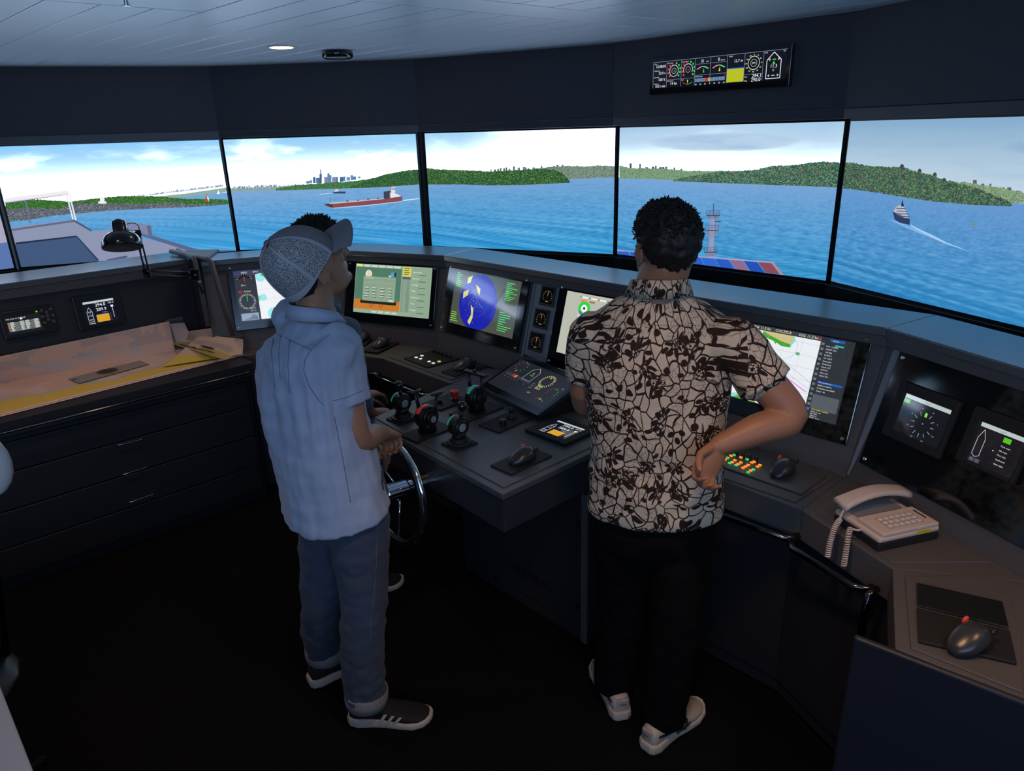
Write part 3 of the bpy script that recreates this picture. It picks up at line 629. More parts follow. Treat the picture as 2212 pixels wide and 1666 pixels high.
# vertical grab bar and fin panel in front of the aft wing
q=np.array(pxz(1876,1290,.70)); obj('grab_bar',MB().tube([(q[0]+.03,q[1]+.02,.71),(q[0],q[1],.705),(q[0]-.004,q[1]-.002,.66),(q[0]-.004,q[1]-.002,.25),(q[0]+.03,q[1]+.02,.24)],.010,10),M_dchrome,CON[3],smooth=True)
f0=np.array(pxz(1843,1376,DZ)); f1=np.array(pxz(2212,1519,DZ)); f1=f0+(f1-f0)*1.7; tf=(f1-f0)/np.linalg.norm(f1-f0)
fp=Plane((f0[0],f0[1],0),math.degrees(math.atan2(tf[1],tf[0]))); L=np.linalg.norm(f1-f0)
obj('fin_panel',MB().slab(fp,(0,L,.03,DZ+.001),-.016,.0),mat('fin_panel_paint',(.013,.017,.027),.4,spec=.5),CON[3],bevel=.007,seg=3)
obj('lower_body',MB().prism([f0+tf*.12-np.array([-tf[1],tf[0]])*-.02,f1,f1+np.array((.5,.2)),f0+tf*.12+np.array([-tf[1],tf[0]])*.35],.02,DZ-.11),M_low,CON[3])
for c_ in CON: seat(c_)
seat(pen)
# ---------------------------------------------------------------- chart bay
cb=thing('chart_console',(-2.2,3.4,0),'dark chart table console with wide drawers under the paper charts at left','console')
tL=(np.array(FR[1])-np.array(FR[0]));tL/=np.linalg.norm(tL); nL=np.array([-tL[1],tL[0]])
obj('ledge',MB().prism([FR[0],np.array(FR[1])+tL*.02,np.array(FR[1])+nL*.33+tL*.1,np.array(FR[0])+nL*.33],LZ-.028,LZ),M_ledge,cb,bevel=.004)
obj('ledge_lip',MB().prism([np.array(FR[0])+nL*.01,np.array(FR[1])+nL*.01,np.array(FR[1])+nL*.03,np.array(FR[0])+nL*.03],LZ-.075,LZ-.029),M_con,cb,bevel=.003)
bp0=np.array(FR[0])-nL*.015; bp1=np.array(FR[1])-nL*.015
mb=MB(); a,b=bp0,bp1; at,bt=np.array(FR[0])+nL*.045,np.array(FR[1])+nL*.045; bb=lambda p,d:(p[0]+nL[0]*d,p[1]+nL[1]*d)
mb.add([(*a,DZ-.02),(*b,DZ-.02),(*bb(b,.08),DZ-.02),(*bb(a,.08),DZ-.02),(*at,LZ-.04),(*bt,LZ-.04),(*bb(bt,.05),LZ-.04),(*bb(at,.05),LZ-.04)],[(0,1,5,4),(1,2,6,5),(2,3,7,6),(3,0,4,7),(4,5,6,7),(0,3,2,1)])
obj('sloped_panel',mb,mat('chart_panel_paint',(.026,.026,.031),.5,spec=.4,bump=.2,bump_s=700),cb)
PLc=plane3((*bp0,DZ-.02),np.array([*tL,0]),np.array([*(at-a),LZ-.02-DZ]))
if PLc.nn@np.array([.5,-1,0])<0: PLc.nn=-PLc.nn
tF0=np.array(pxz(0,912,DZ)); tF1=np.array(pxz(547,782,DZ)); tt=(tF1-tF0)/np.linalg.norm(tF1-tF0); nn_=np.array([-tt[1],tt[0]]); tFs=tF0-tt*1.0
dback=.47
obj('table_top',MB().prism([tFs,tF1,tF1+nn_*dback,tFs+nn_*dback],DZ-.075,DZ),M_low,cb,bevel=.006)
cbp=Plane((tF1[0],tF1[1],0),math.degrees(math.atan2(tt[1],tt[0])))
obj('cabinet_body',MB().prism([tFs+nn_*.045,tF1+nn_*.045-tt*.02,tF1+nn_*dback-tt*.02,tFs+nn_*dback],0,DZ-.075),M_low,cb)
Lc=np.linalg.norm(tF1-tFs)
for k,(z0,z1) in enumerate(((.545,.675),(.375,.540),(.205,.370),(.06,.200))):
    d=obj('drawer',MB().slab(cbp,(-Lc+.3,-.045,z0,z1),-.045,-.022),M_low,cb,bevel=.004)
    if k:
        zc_=(z0+z1)/2
        hx=[(252,963,310,948),(264,1026,321,1008),(278,1086,334,1067)][k-1]
        p_=Plane(cbp.P(0,0,-.022),0); p_=Plane(tuple(cbp.P(0,0,-.010)),math.degrees(math.atan2(tt[1],tt[0])))
        a=p_.uv(hx[0],hx[1]); b=p_.uv(hx[2],hx[3]); 
        obj('drawer_pull',MB().tube([cbp.P(a[0],a[1],-.022),cbp.P(a[0]+.003,a[1],-.012),cbp.P(a[0]+.012,a[1],-.008),cbp.P(b[0]-.012,b[1],-.008),cbp.P(b[0]-.003,b[1],-.012),cbp.P(b[0],b[1],-.022)],.0028,8),M_chrome,d,smooth=True)
zr=DZ-.04
obj('edge_rail',MB().tube([cbp.P(-Lc+.3,zr,.03),cbp.P(-.06,zr,.03),cbp.P(-.035,zr,.022),cbp.P(-.03,zr,0)],.0055,8),M_dchrome,cb,smooth=True)
# divider fin between chart bay and helm console
dv=np.array((-1.665,3.87)); 
obj('divider_fin',MB().prism([(-1.72,3.86),(-1.60,3.83),(-1.655,4.15),(-1.86,4.13)],.02,LZ+.012),M_low,cb,bevel=.012,seg=3)
for (a_,b_,c_) in (((370,543),(455,562),(503,727)),((385,541),(421,559),(450,703))):
    P0_,P1_=onz(*a_,LZ+.02),onz(*b_,LZ+.014); P2_=J(*c_,math.hypot(P1_[0],P1_[1])-.14); obj('divider_edge',MB().tube([P0_,P0_*.05+P1_*.95,P1_+(P2_-P1_)*.03,P2_],.0135,10),M_con,cb,smooth=True)
seat(cb)
# ---------------------------------------------------------------- displays
def screws(pl,r,par,m=.018,o=.012):
    u0,u1,v0,v1=r
    for u in (u0+m,u1-m):
        for v in (v0+m,v1-m): obj('screw',MB().lathe([(.0065,0),(.0065,.002),(.005,.0038),(.0022,.0042),(.002,.0028),(.0001,.0028)],pl.P(u,v,o),pl.nn,seg=14),M_screw,par,smooth=False)
def display(name,pl,plate,act,lab,cat='display',paint=None,group=None,matp=None,matc=None,th=.010,scr=True,bev=.003):
    c=pl.P((plate[0]+plate[1])/2,plate[2]); t=thing(name,c,lab,cat,group)
    obj('faceplate',MB().slab(pl,plate,0.001,th),matp or M_blackplate,t,bevel=bev)
    if scr: screws(pl,plate,t,o=th)
    if paint:
        cv=Canvas(pl,th+.0006); paint(cv,*act); cv.make('screen_picture',matc or M_ui,t)
    seat(t); return t
def chart_ui(cv,u0,u1,v0,v1,left=True):
    W_,H__=u1-u0,v1-v0; U=lambda x:u0+x*W_; V=lambda y:v0+y*H__
    cv.rect(u0,v0,u1,v1,'2b2c33'); cv.up()
    if left:
        cv.rect(U(0),V(.9),U(1),V(1),'3a3c5c'); cv.rect(U(.22),V(.03),U(1),V(.91),'eef1f4'); cv.up()
        for a,b,t in ((.08,.94,'HDG'),(.2,.94,'294.1'),(.42,.94,'STW'),(.58,.94,'11.3 kn')): cv.text(t,U(a),V(b),H__*.035,'e8e4c8')
        cv.ring((U(.105),V(.80)),W_*.06,W_*.03,'050505',20,160); cv.dial((U(.105),V(.78)),W_*.085,'e8e8e0',9,25,155,.15,.0018); cv.line((U(.105),V(.79)),(U(.105),V(.88)),.004,'c03030')
        cv.text('294.1',U(.06),V(.70),H__*.03,'e9dca0'); cv.ring((U(.045),V(.59)),.006,.003,'d02525'); cv.text('-0.2/min',U(.075),V(.58),H__*.03,'e9dca0')
        cv.dial((U(.105),V(.40)),W_*.088,'ecece2',30,0,348,.25,.0016); cv.line((U(.105),V(.40)),(U(.105),V(.52)),.004,'30c040'); cv.up()
        cv.text('2.5 nm',U(.12),V(.25),H__*.028,'d8d4c0'); cv.text('12.7 m',U(.12),V(.20),H__*.028,'d8d4c0'); cv.rect(U(.02),V(.03),U(.2),V(.17),'8e9fb8'); cv.poly([(U(.03),V(.04)),(U(.19),V(.04)),(U(.19),V(.09)),(U(.15),V(.14)),(U(.10),V(.07))],'4b5666')
        for c,s in (((.27,.84),.05),((.27,.45),.04),((.36,.12),.07),((.6,.75),.05),((.5,.55),.03)): cv.circ((U(c[0]),V(c[1])),W_*s,'9fe6ea',9)
        cv.up()
        cv.poly([(U(.27),V(.91)),(U(.36),V(.91)),(U(.33),V(.84)),(U(.29),V(.86))],'53b874'); cv.poly([(U(.22),V(.5)),(U(.25),V(.48)),(U(.24),V(.4)),(U(.22),V(.38))],'8fd9b8')
        cv.poly([(U(.33),V(.04)),(U(.52),V(.04)),(U(.56),V(.2)),(U(.50),V(.34)),(U(.43),V(.33)),(U(.40),V(.2))],'7cc29a'); cv.poly([(U(.42),V(.05)),(U(.54),V(.05)),(U(.52),V(.22)),(U(.47),V(.30)),(U(.44),V(.2))],'b9a23c'); cv.poly([(U(.6),V(.86)),(U(.7),V(.7)),(U(.68),V(.66)),(U(.57),V(.8))],'6abf4a'); cv.poly([(U(.46),V(.44)),(U(.56),V(.46)),(U(.52),V(.50))],'8fc9a8'); cv.up()
        for k in range(1,4): cv.line((U(.22),V(.2+.2*k)),(U(1),V(.24+.2*k)),.0008,'b9b9c4'); cv.line((U(.22+.18*k),V(.03)),(U(.20+.18*k),V(.9)),.0008,'c9a9b4')
    else:
        sx=.765
        cv.rect(U(0),V(.94),U(sx),V(1),'3c4046'); cv.rect(U(0),V(.012),U(sx),V(.94),'e9eef2'); cv.up()
        for x,t,h in ((.02,'294.1',.04),(.24,'STW',.03),(.30,'11.3 kn',.034),(.42,'COG',.03),(.48,'292.8',.034),(.60,'SOG',.03),(.66,'11.2 kn',.034)): cv.text(t,U(x),V(.955),H__*h,'f0ecc8')
        cv.poly([(U(.745),V(.95)),(U(.762),V(.985)),(U(.779),V(.95))],'e03028'); cv.rect(U(.79),V(.945),U(.812),V(.99),'f0e030')
        cv.poly([(U(.32),V(.94)),(U(.57),V(.94)),(U(.585),V(.88)),(U(.57),V(.84)),(U(.56),V(.79)),(U(.50),V(.79)),(U(.42),V(.84)),(U(.36),V(.88))],'7fdccf'); cv.up()
        cv.poly([(U(.34),V(.94)),(U(.56),V(.94)),(U(.57),V(.88)),(U(.55),V(.81)),(U(.50),V(.80)),(U(.42),V(.85)),(U(.36),V(.89))],'cfc183'); cv.up()
        cv.poly([(U(.33),V(.93)),(U(.40),V(.89)),(U(.48),V(.85)),(U(.555),V(.83)),(U(.555),V(.795)),(U(.49),V(.79)),(U(.45),V(.82)),(U(.44),V(.80)),(U(.43),V(.83)),(U(.36),V(.86)),(U(.33),V(.90))],'45a32e')
        cv.poly([(U(.605),V(.75)),(U(.635),V(.755)),(U(.64),V(.72)),(U(.615),V(.715))],'4fa863'); cv.poly([(U(.13),V(.16)),(U(.17),V(.2)),(U(.18),V(.10)),(U(.15),V(.08))],'58a860'); cv.poly([(U(.0),V(.012)),(U(.4),V(.012)),(U(.36),V(.06)),(U(.27),V(.09)),(U(.15),V(.05)),(U(.02),V(.05))],'8fdccb'); cv.up()
        cv.poly([(U(.2),V(.012)),(U(.4),V(.012)),(U(.36),V(.05)),(U(.3),V(.06)),(U(.24),V(.05))],'55ad35'); cv.poly([(U(.3),V(.012)),(U(.4),V(.012)),(U(.37),V(.035)),(U(.32),V(.04))],'cfc183')
        for k in range(6): cv.line((U(.1+.13*k),V(.012)),(U(.12+.13*k),V(.94)),.0007,'a9adbd'); cv.line((U(0),V(.15+.15*k)),(U(sx),V(.13+.15*k)),.0007,'a9adbd')
        cv.line((U(.25),V(.86)),(U(.76),V(.42)),.0009,'6a78c0'); cv.line((U(.2),V(.75)),(U(.76),V(.34)),.0009,'8a8fa8'); cv.line((U(.44),V(.52)),(U(.745),V(.30)),.0045,'e79ae0'); cv.ring((U(.52),V(.80)),W_*.09,.0009,'9a9ab8',-90,60)
        cv.rect(U(sx),V(0),U(1),V(1),'2d3138'); cv.rect(U(.83),V(.955),U(.93),V(.985),'1a66c8'); cv.text('ECDIS',U(.85),V(.96),H__*.018,'ffffff'); cv.up()
        for k in range(14): cv.rect(U(.775),V(.90-.062*k),U(.795),V(.90-.062*k+.03),'6d737c' if k!=13 else '2a7fd8')
        cv.rect(U(.87),V(.905),U(.93),V(.925),'28b898')
        for k in range(11): cv.text(['UTC  12:08:05','CHART 294.1','1:50 000','30 04.2 S','151 15.0 E','Route plan','Monitoring','Depth 12.7','WPT 04','Next turn','Safety 20m'][k],U(.81),V(.885-.036*k),H__*.017,'dfe3e8')
        cv.rect(U(.81),V(.44),U(.985),V(.465),'1a5fc0')
        for k in range(4): cv.text(['Show prediction','Simple prediction','Prediction time 06:00','Points   06'][k],U(.815),V(.446-.037*k),H__*.017,'e9ecf0')
        cv.rect(U(.80),V(.12),U(.985),V(.30),'565a63'); cv.text('XTD LIMIT enabled',U(.81),V(.105),H__*.018,'e8e030')
        for k in range(4): cv.text(['VRM 2.15  nm','EBL 292.0','Range 3.0','Depth 12.7 m'][k],U(.81),V(.078-.024*k),H__*.015,'dfe3e8')
def board_ui(cv,u0,u1,v0,v1):
    W_,H__=u1-u0,v1-v0; U=lambda x:u0+x*W_; V=lambda y:v0+y*H__
    cv.rect(u0,v0,u1,v1,'93ab93'); cv.up()
    cv.rect(U(.005),V(.28),U(.615),V(.94),'4f7a66'); cv.rect(U(.005),V(.08),U(.615),V(.28),'c87a2e'); cv.rect(U(.745),V(.02),U(.995),V(.98),'8fa78e')
    cv.rect(U(.01),V(.945),U(.09),V(.995),'e9e08a')
    for k in range(5): cv.rect(U(.11+.1*k),V(.945),U(.195+.1*k),V(.99),'c9d3c4')
    cv.up()
    for k in range(26): cv.line((U(.02+.023*k),V(.085)),(U(.1+.019*k),V(.275)),.0007,random.choice(['b06a24','dc8f3c','a5601f']))
    cv.circ((U(.18),V(.80)),W_*.045,'e6dcc0',24); cv.rect(U(.48),V(.77),U(.52),V(.86),'4aa3d8'); cv.rect(U(.52),V(.78),U(.545),V(.86),'2a2c40'); cv.rect(U(.45),V(.76),U(.48),V(.80),'d8c890'); cv.up()
    cv.line((U(.18),V(.80)),(U(.18),V(.87)),.0012,'303030'); cv.line((U(.18),V(.80)),(U(.205),V(.78)),.0012,'303030'); cv.rect(U(.09),V(.2),U(.57),V(.27),'1c2420'); cv.up()
    cv.rect(U(.115),V(.255),U(.545),V(.755),'8ea68e'); cv.up()
    for y in (.70,.67,.60,.565): cv.line((U(.13),V(y)),(U(.53),V(y)),.0009,'53685a')
    for y in (.50,.44,.38,.33):
        for x in (.14,.24,.35,.45): cv.rect(U(x),V(y),U(x+.06),V(y+.012),'4c5f52'); cv.rect(U(x),V(y+.02),U(x+.045),V(y+.030),'dfe8dc')
    cv.text('Voyage settings',U(.14),V(.715),H__*.022,'e9efe6'); cv.rect(U(.47),V(.27),U(.53),V(.30),'cfd8cc')
    for x in (.24,.37): cv.ring((U(x),V(.19)),W_*.022,.0022,'4a2420',0,360,16,ry=H__*.05)
    cv.rect(U(.63),V(.80),U(.735),V(.985),'ddd266'); cv.rect(U(.63),V(.74),U(.735),V(.79),'55605a'); cv.up()
    for k in range(4): cv.rect(U(.645),V(.95-.04*k),U(.72-.012*(k%2)),V(.965-.04*k),'6a651f')
    for k in range(18): cv.rect(U(.63),V(.70-.036*k),U(.735),V(.724-.036*k),'6f8a78'); cv.rect(U(.645),V(.709-.036*k),U(.69),V(.716-.036*k),'c3d0c2')
    for k,t in enumerate(('Station name','Ship name','Call sign','MMSI','Destination','Time','Position')): cv.text(t,U(.76),V(.88-.125*k),H__*.028,'eef3ea',wmax=W_*.17); cv.rect(U(.84),V(.83-.125*k),U(.93),V(.842-.125*k),'46584c')
    for k in range(4): cv.poly([(U(.24+.09*k),V(.02)),(U(.31+.09*k),V(.02)),(U(.325+.09*k),V(.06)),(U(.255+.09*k),V(.06))],'c3cfc0')
def radar_ui(cv,u0,u1,v0,v1):
    W_,H__=u1-u0,v1-v0; U=lambda x:u0+x*W_; V=lambda y:v0+y*H__
    cv.rect(u0,v0,u1,v1,'4c5048'); cv.up()
    pts=[(U(.41)+H__*.52*math.cos(a),V(.48)+H__*.52*math.sin(a)) for a in np.linspace(0,2*PI,40)]; pts=[(min(max(x,u0),u1),min(max(y,v0),v1)) for x,y in pts]
    cv.poly(pts,'1b22a8'); cv.up()
    for q in ([(.20,.9),(.27,.95),(.25,.82),(.20,.78)],[(.16,.62),(.24,.68),(.24,.58),(.17,.50)],[(.34,.80),(.42,.74),(.42,.62),(.37,.70)],[(.30,.10),(.34,.25),(.31,.42),(.36,.36),(.37,.18),(.34,.05)]): cv.poly([(U(x),V(y)) for x,y in q],'d8d27a')
    for k in range(26): x,y=random.gauss(.32,.06),random.gauss(.55,.2); cv.circ((U(x),V(y)),.0016,'e6e0a0',6)
    for q in (((.27,.75),(.45,.60)),((.30,.68),(.42,.50)),((.42,.48),(.50,.40)),((.24,.6),(.36,.7))): cv.line((U(q[0][0]),V(q[0][1])),(U(q[1][0]),V(q[1][1])),.0012,'9fb0e8')
    cv.ring((U(.41),V(.48)),H__*.26,.0008,'5560d8'); cv.up()
    for k in range(11): cv.rect(U(.80),V(.93-.03*k),U(.80+random.uniform(.05,.17)),V(.942-.03*k),'3fdc50')
    for k in range(8): cv.rect(U(.02),V(.95-.035*k),U(.02+random.uniform(.04,.09)),V(.962-.035*k),'3fdc50'); 
    for k in range(5): cv.rect(U(.02),V(.05+.04*k),U(.02+random.uniform(.05,.12)),V(.064+.04*k),'7fd83a')
    for k in range(9): cv.rect(U(.76),V(.40-.04*k),U(.76+random.uniform(.06,.2)),V(.412-.04*k),'4fe870')
    for k in range(6): cv.line((U(.79),V(.92-.05*k)),(U(.99),V(.92-.05*k)),.0006,'7a8a70')
def engine_ui(cv,u0,u1,v0,v1):
    W_,H__=u1-u0,v1-v0; U=lambda x:u0+x*W_; V=lambda y:v0+y*H__
    cv.rect(u0,v0,u1,v1,'b9bcae'); cv.up()
    for k in range(5): cv.rect(U(.18+.1*k),V(.93),U(.25+.1*k),V(.955),'f2f2ea'); cv.rect(U(.16+.1*k),V(.935),U(.175+.1*k),V(.95),'505850')
    cv.rect(U(.17),V(.875),U(.24),V(.90),'e0902a'); cv.rect(U(.27),V(.875),U(.33),V(.90),'a86a30')
    cv.ring((U(.225),V(.77)),W_*.052,W_*.032,'35d04a',-30,210,30,ry=H__*.085); cv.ring((U(.225),V(.77)),W_*.052,W_*.032,'3a9a88',210,330,20,ry=H__*.085); cv.circ((U(.225),V(.77)),W_*.036,'f2f4ee'); cv.up()
    cv.rect(U(.214),V(.755),U(.236),V(.795),'143018')
    for k in range(36): cv.rect(U(.155),V(.60-.0155*k),U(.155+random.uniform(.04,.10)),V(.606-.0155*k),'6d726a')
    cv.text('Engine',U(.16),V(.64),H__*.03,'ffffff')
    for k in range(12): cv.rect(U(.45+.04*k),V(.1),U(.47+.04*k),V(.1+random.uniform(.2,.6)),random.choice(['8fae8a','9aa8b4','c4b890']))
    cv.rect(U(.12),V(.0),U(.16),V(.05),'d8e84a')
def conn_ui(cv,u0,u1,v0,v1):
    """small conning repeater: header bar, ship outline, 294.0 / 289.9, yellow depth block"""
    W_,H__=u1-u0,v1-v0; U=lambda x:u0+x*W_; V=lambda y:v0+y*H__
    cv.rect(u0,v0,u1,v1,'0e1120'); cv.up(); cv.rect(U(.02),V(.9),U(.98),V(.99),'c3ced2'); cv.text('Conning',U(.45),V(.925),H__*.035,'4c585c')
    cv.pline([(U(.08),V(.12)),(U(.08),V(.55)),(U(.16),V(.74)),(U(.24),V(.55)),(U(.24),V(.12))],.0014,'e4e8ee',True)
    for y,t in ((.52,'0.00'),(.35,'11.30'),(.18,'0.00')): cv.text(t,U(.16),V(y),H__*.055,'e4e8ee','c')
    cv.poly([(U(.145),V(.44)),(U(.175),V(.44)),(U(.16),V(.50))],'37d050')
    cv.text('294.0',U(.70),V(.74),H__*.13,'f2f4f6','r'); cv.text('289.9',U(.70),V(.54),H__*.13,'f2f4f6','r'); cv.text('12.8 m',U(.72),V(.43),H__*.055,'8a96e8','r')
    cv.rect(U(.34),V(.06),U(.74),V(.38),'d9a228'); cv.line((U(.34),V(.385)),(U(.74),V(.385)),.002,'2a3fc0'); cv.text('100 %',U(.97),V(.79),H__*.07,'e4e8ee','r'); cv.line((U(.89),V(.18)),(U(.89),V(.70)),.0018,'e4e8ee'); cv.rect(U(.85),V(.63),U(.93),V(.71),'f0f2f4')
    for k in range(6): cv.line((U(.78),V(.08+.06*k)),(U(.80),V(.08+.06*k)),.0009,'c0c4cc')
    cv.text('12:08:05',U(.16),V(.02),H__*.055,'e4e8ee','c')
# A: chart display hidden partly by the two men
rA=PA_.rect([(492,556),(640,548),(660,700),(508,718)]); aA=PA_.rect([(501.7,587.5),(578,583),(600,693),(518,699)])
rA=(PA_.uv(489,580)[0],0.665,PA_.uv(510,716)[1],PA_.uv(492,572)[1]); aA=(PA_.uv(503,588)[0],PA_.uv(503,588)[0]+.50,PA_.uv(519,698)[1],PA_.uv(502,587)[1])
rA=(rA[0],aA[1]+.045,rA[2],rA[3])
display('chart_display',PA_,rA,aA,'black framed chart display half hidden behind the man in the white cap',paint=lambda cv,*a:chart_ui(cv,*a))
rB=PBB.rect([(755,562),(948,574),(938,713),(743,690)]); aB=PBB.rect([(772.6,569.5),(937,579.5),(927.6,689),(765,673.5)])
display('radio_display',PBB,rB,aB,'black framed display with pale green forms over a wooden desk picture',paint=board_ui)
rC=PC.rect([(972,569),(1154,600),(1116,761),(954,715)]); aC=PC.rect([(992,583),(1133,611),(1107.5,732),(972,696)])
display('radar_display',PC,rC,aC,'black framed radar display with blue disc and green text, left of the three square gauges',paint=radar_ui)
ga=thing('gauge_panel',PC.P(*PC.uv(1160,740)),'narrow upright grey panel holding three square gauges between two displays','gauge panel')
gl=PC.uv(1165,601); gr=PC.uv(1213,612); gb=PC.uv(1135,772)
gx0=(PC.uv(1166,602)[0]+PC.uv(1130,772)[0])/2; gx1=(PC.uv(1213,612)[0]+PC.uv(1182,780)[0])/2
obj('faceplate',MB().slab(PC,(gx0,gx1,.03,.452),.001,.007),M_conlight,ga,bevel=.0015)
for k,(x,y) in enumerate(((1186,640),(1172,689),(1161,739))):
    c=PC.uv(x,y); g_=.0445
    bz=obj('gauge',MB().frame(PC,(c[0]-g_,c[0]+g_,c[1]-g_,c[1]+g_),(c[0]-g_+.008,c[0]+g_-.008,c[1]-g_+.008,c[1]+g_-.008),.006,.014),M_black,ga,bevel=.002)
    obj('gauge_glass',MB().slab(PC,(c[0]-g_+.008,c[0]+g_-.008,c[1]-g_+.008,c[1]+g_-.008),.006,.0095),M_blackplate,bz)
    cv=Canvas(PC,.0098); cc=(c[0],c[1]-.004); cv.dial(cc,.029,'c8b26a',13,-30,210,.16,.0011); cv.line(cc,(cc[0]+.001,cc[1]+.028),.003,'c86a3a'); cv.up(); cv.circ(cc,.006,'14110e'); cv.text(('RPM','RUD','ROT')[k],c[0],c[1]-.028,.006,'b9a45a','c'); cv.make('gauge_dial',M_ui,bz)
seat(ga)
aC2=(( PC.uv(1232,629)[0]+PC.uv(1203,758)[0])/2, 0, (PC.uv(1203,758)[1]+PC.uv(1234,770)[1])/2, PC.uv(1232,629)[1]); aC2=(aC2[0],aC2[0]+.50,aC2[2],aC2[3])
rC2=(gx1+.002,aC2[1]+.05,PC.uv(1180,786)[1],PC.uv(1213,612)[1])
display('engine_display',PC,rC2,aC2,'black framed display with grey page and green ring, partly hidden by the dark-haired man',paint=engine_ui)
uR=(PC.uv(1854,741)[0]+PC.uv(1806,916.5)[0])/2; vT=PC.uv(1854,741)[1]; vB=(PC.uv(1806,916.5)[1]+PC.uv(1564.5,854)[1])/2
aC3=(uR-(vT-vB)*1.72,uR,vB,vT); fR=(PC.uv(1893,724)[0]+PC.uv(1828,962)[0])/2
display('chart_display',PC,(max(rC2[1]+.01,aC3[0]-.05),fR,PC.uv(1828,962)[1],PC.uv(1893,724)[1]),aC3,'large black framed chart display lit white and green, behind the bent elbow',paint=lambda cv,*a:chart_ui(cv,*a,left=False))
# D: black plate with two small touch panels
rD=(PD.uv(1950,742)[0]*.5+PD.uv(1868,985)[0]*.5,PD.uv(1950,742)[0]+.95,.075,.445)
plt=thing('side_panel',PD.P(.3,.0),'large glossy black panel at right carrying two small touch displays','panel')
obj('faceplate',MB().slab(PD,rD,.001,.008),M_blackplate,plt,bevel=.002); screws(PD,rD,plt,o=.008); seat(plt)
def alarm_ui(cv,u0,u1,v0,v1):
    W_,H__=u1-u0,v1-v0; U=lambda x:u0+x*W_; V=lambda y:v0+y*H__
    cv.rect(u0,v0,u1,v1,'14161c'); cv.up(); cv.rect(U(.02),V(.89),U(.98),V(.99),'b9c4c2'); cv.rect(U(.02),V(.77),U(.15),V(.87),'57c01e'); cv.rect(U(.16),V(.77),U(.28),V(.87),'1c3a24'); cv.text('Signal',U(.5),V(.92),H__*.045,'4c585c','c'); cv.dial((U(.55),V(.40)),W_*.24,'b9bec4',12,0,330,.3,.0012); cv.rect(U(.53),V(.60),U(.58),V(.70),'7ae83a'); cv.circ((U(.55),V(.42)),.0014,'ffffff',8)
    for k in range(8): a=math.radians(45*k+20); cv.text(str(30*k),U(.55)+W_*.30*math.cos(a),V(.38)+W_*.30*math.sin(a),.004,'9aa0a8','c')
def light_ui(cv,u0,u1,v0,v1):
    W_,H__=u1-u0,v1-v0; U=lambda x:u0+x*W_; V=lambda y:v0+y*H__
    cv.rect(u0,v0,u1,v1,'1a171c'); cv.up(); cv.rect(U(.02),V(.89),U(.98),V(.99),'b9c4c2'); cv.text('Lights',U(.5),V(.92),H__*.045,'4c585c','c'); cv.pline([(U(.06),V(.2)),(U(.06),V(.62)),(U(.14),V(.84)),(U(.22),V(.62)),(U(.22),V(.2)),(U(.14),V(.15))],.0016,'b9b6bc',True)
    cv.rect(U(.56),V(.72),U(.72),V(.84),'57c01e'); cv.rect(U(.05),V(.03),U(.15),V(.12),'5a5068'); cv.rect(U(.17),V(.03),U(.27),V(.12),'5a5068'); cv.circ((U(.45),V(.45)),.0016,'ffffff',8)
    for k,t in enumerate(('Fore mast','Aft mast','Port side','Starboard','Stern light')): cv.text(t,U(.56),V(.60-.11*k),H__*.04,'d8d4da')
for (pxs,act,lab,pf) in (([(1960,825),(2094,871),(2034,993),(1914,938)],[(1967,851),(2070,888),(2034,972),(1937,927)],'small touch display with a dark compass dial, left one on the glossy side panel',alarm_ui),
    ([(2122,880),(2256,926),(2196,1052),(2073,990)],[(2131,911),(2236,952),(2192,1034),(2096,996)],'small touch display with a ship outline, cut by the right frame edge',light_ui)):
    r=PD.rect(pxs); a=PD.rect(act)
    t=thing('touch_display',PD.P((r[0]+r[1])/2,r[2],.008),lab,'display'); obj('housing',MB().frame(PD,r,a,.008,.026),M_matte,t,bevel=.004); obj('glass',MB().slab(PD,a,.009,.019),M_blackplate,t)
    cv=Canvas(PD,.0195); pf(cv,*a); cv.make('screen_picture',M_ui,t); seat(t)
# chart bay instruments
r=PLc.rect([(162,643),(250,632),(256,690),(174,707)]); a=PLc.rect([(173.5,653),(247,643),(250,692),(187,703)])
r=(r[0],r[1],r[2],r[3])
t=thing('conning_repeater',PLc.P((r[0]+r[1])/2,r[2]),'small black display reading 294.0 above the paper charts','display'); obj('housing',MB().slab(PLc,(r[0]-.015,r[1]+.02,a[2]-.02,r[3]+.01),0,.022),M_black,t,bevel=.004); cv=Canvas(PLc,.0226); conn_ui(cv,*a); cv.make('screen_picture',M_ui,t); seat(t)
a=PLc.rect([(7,688),(82,675),(91,711),(17,725)]); hr=(a[0]-.02,PLc.uv(122,700)[0],a[2]-.02,a[3]+.03)
t=thing('position_receiver',PLc.P(a[0],a[2]),'black receiver with a list on its screen and round keypad beside it','receiver'); obj('housing',MB().slab(PLc,hr,0,.03),M_black,t,bevel=.006)
cv=Canvas(PLc,.0306); W_,H__=a[1]-a[0],a[3]-a[2]; cv.rect(a[0],a[2],a[1],a[3],'15181c'); cv.up()
for k in range(9):
    y=a[3]-H__*(.34+.06*k); cv.rect(a[0]+W_*.05,y,a[0]+W_*.95,y+H__*.025,'9ba39f')
    if k<7: cv.rect(a[0]+W_*.05,y,a[0]+W_*.085,y+H__*.04,'e0852a')
    for x in (.12,.4,.55,.8): cv.rect(a[0]+W_*x,y+H__*.03,a[0]+W_*(x+random.uniform(.06,.14)),y+H__*.05,'f0f2ee')
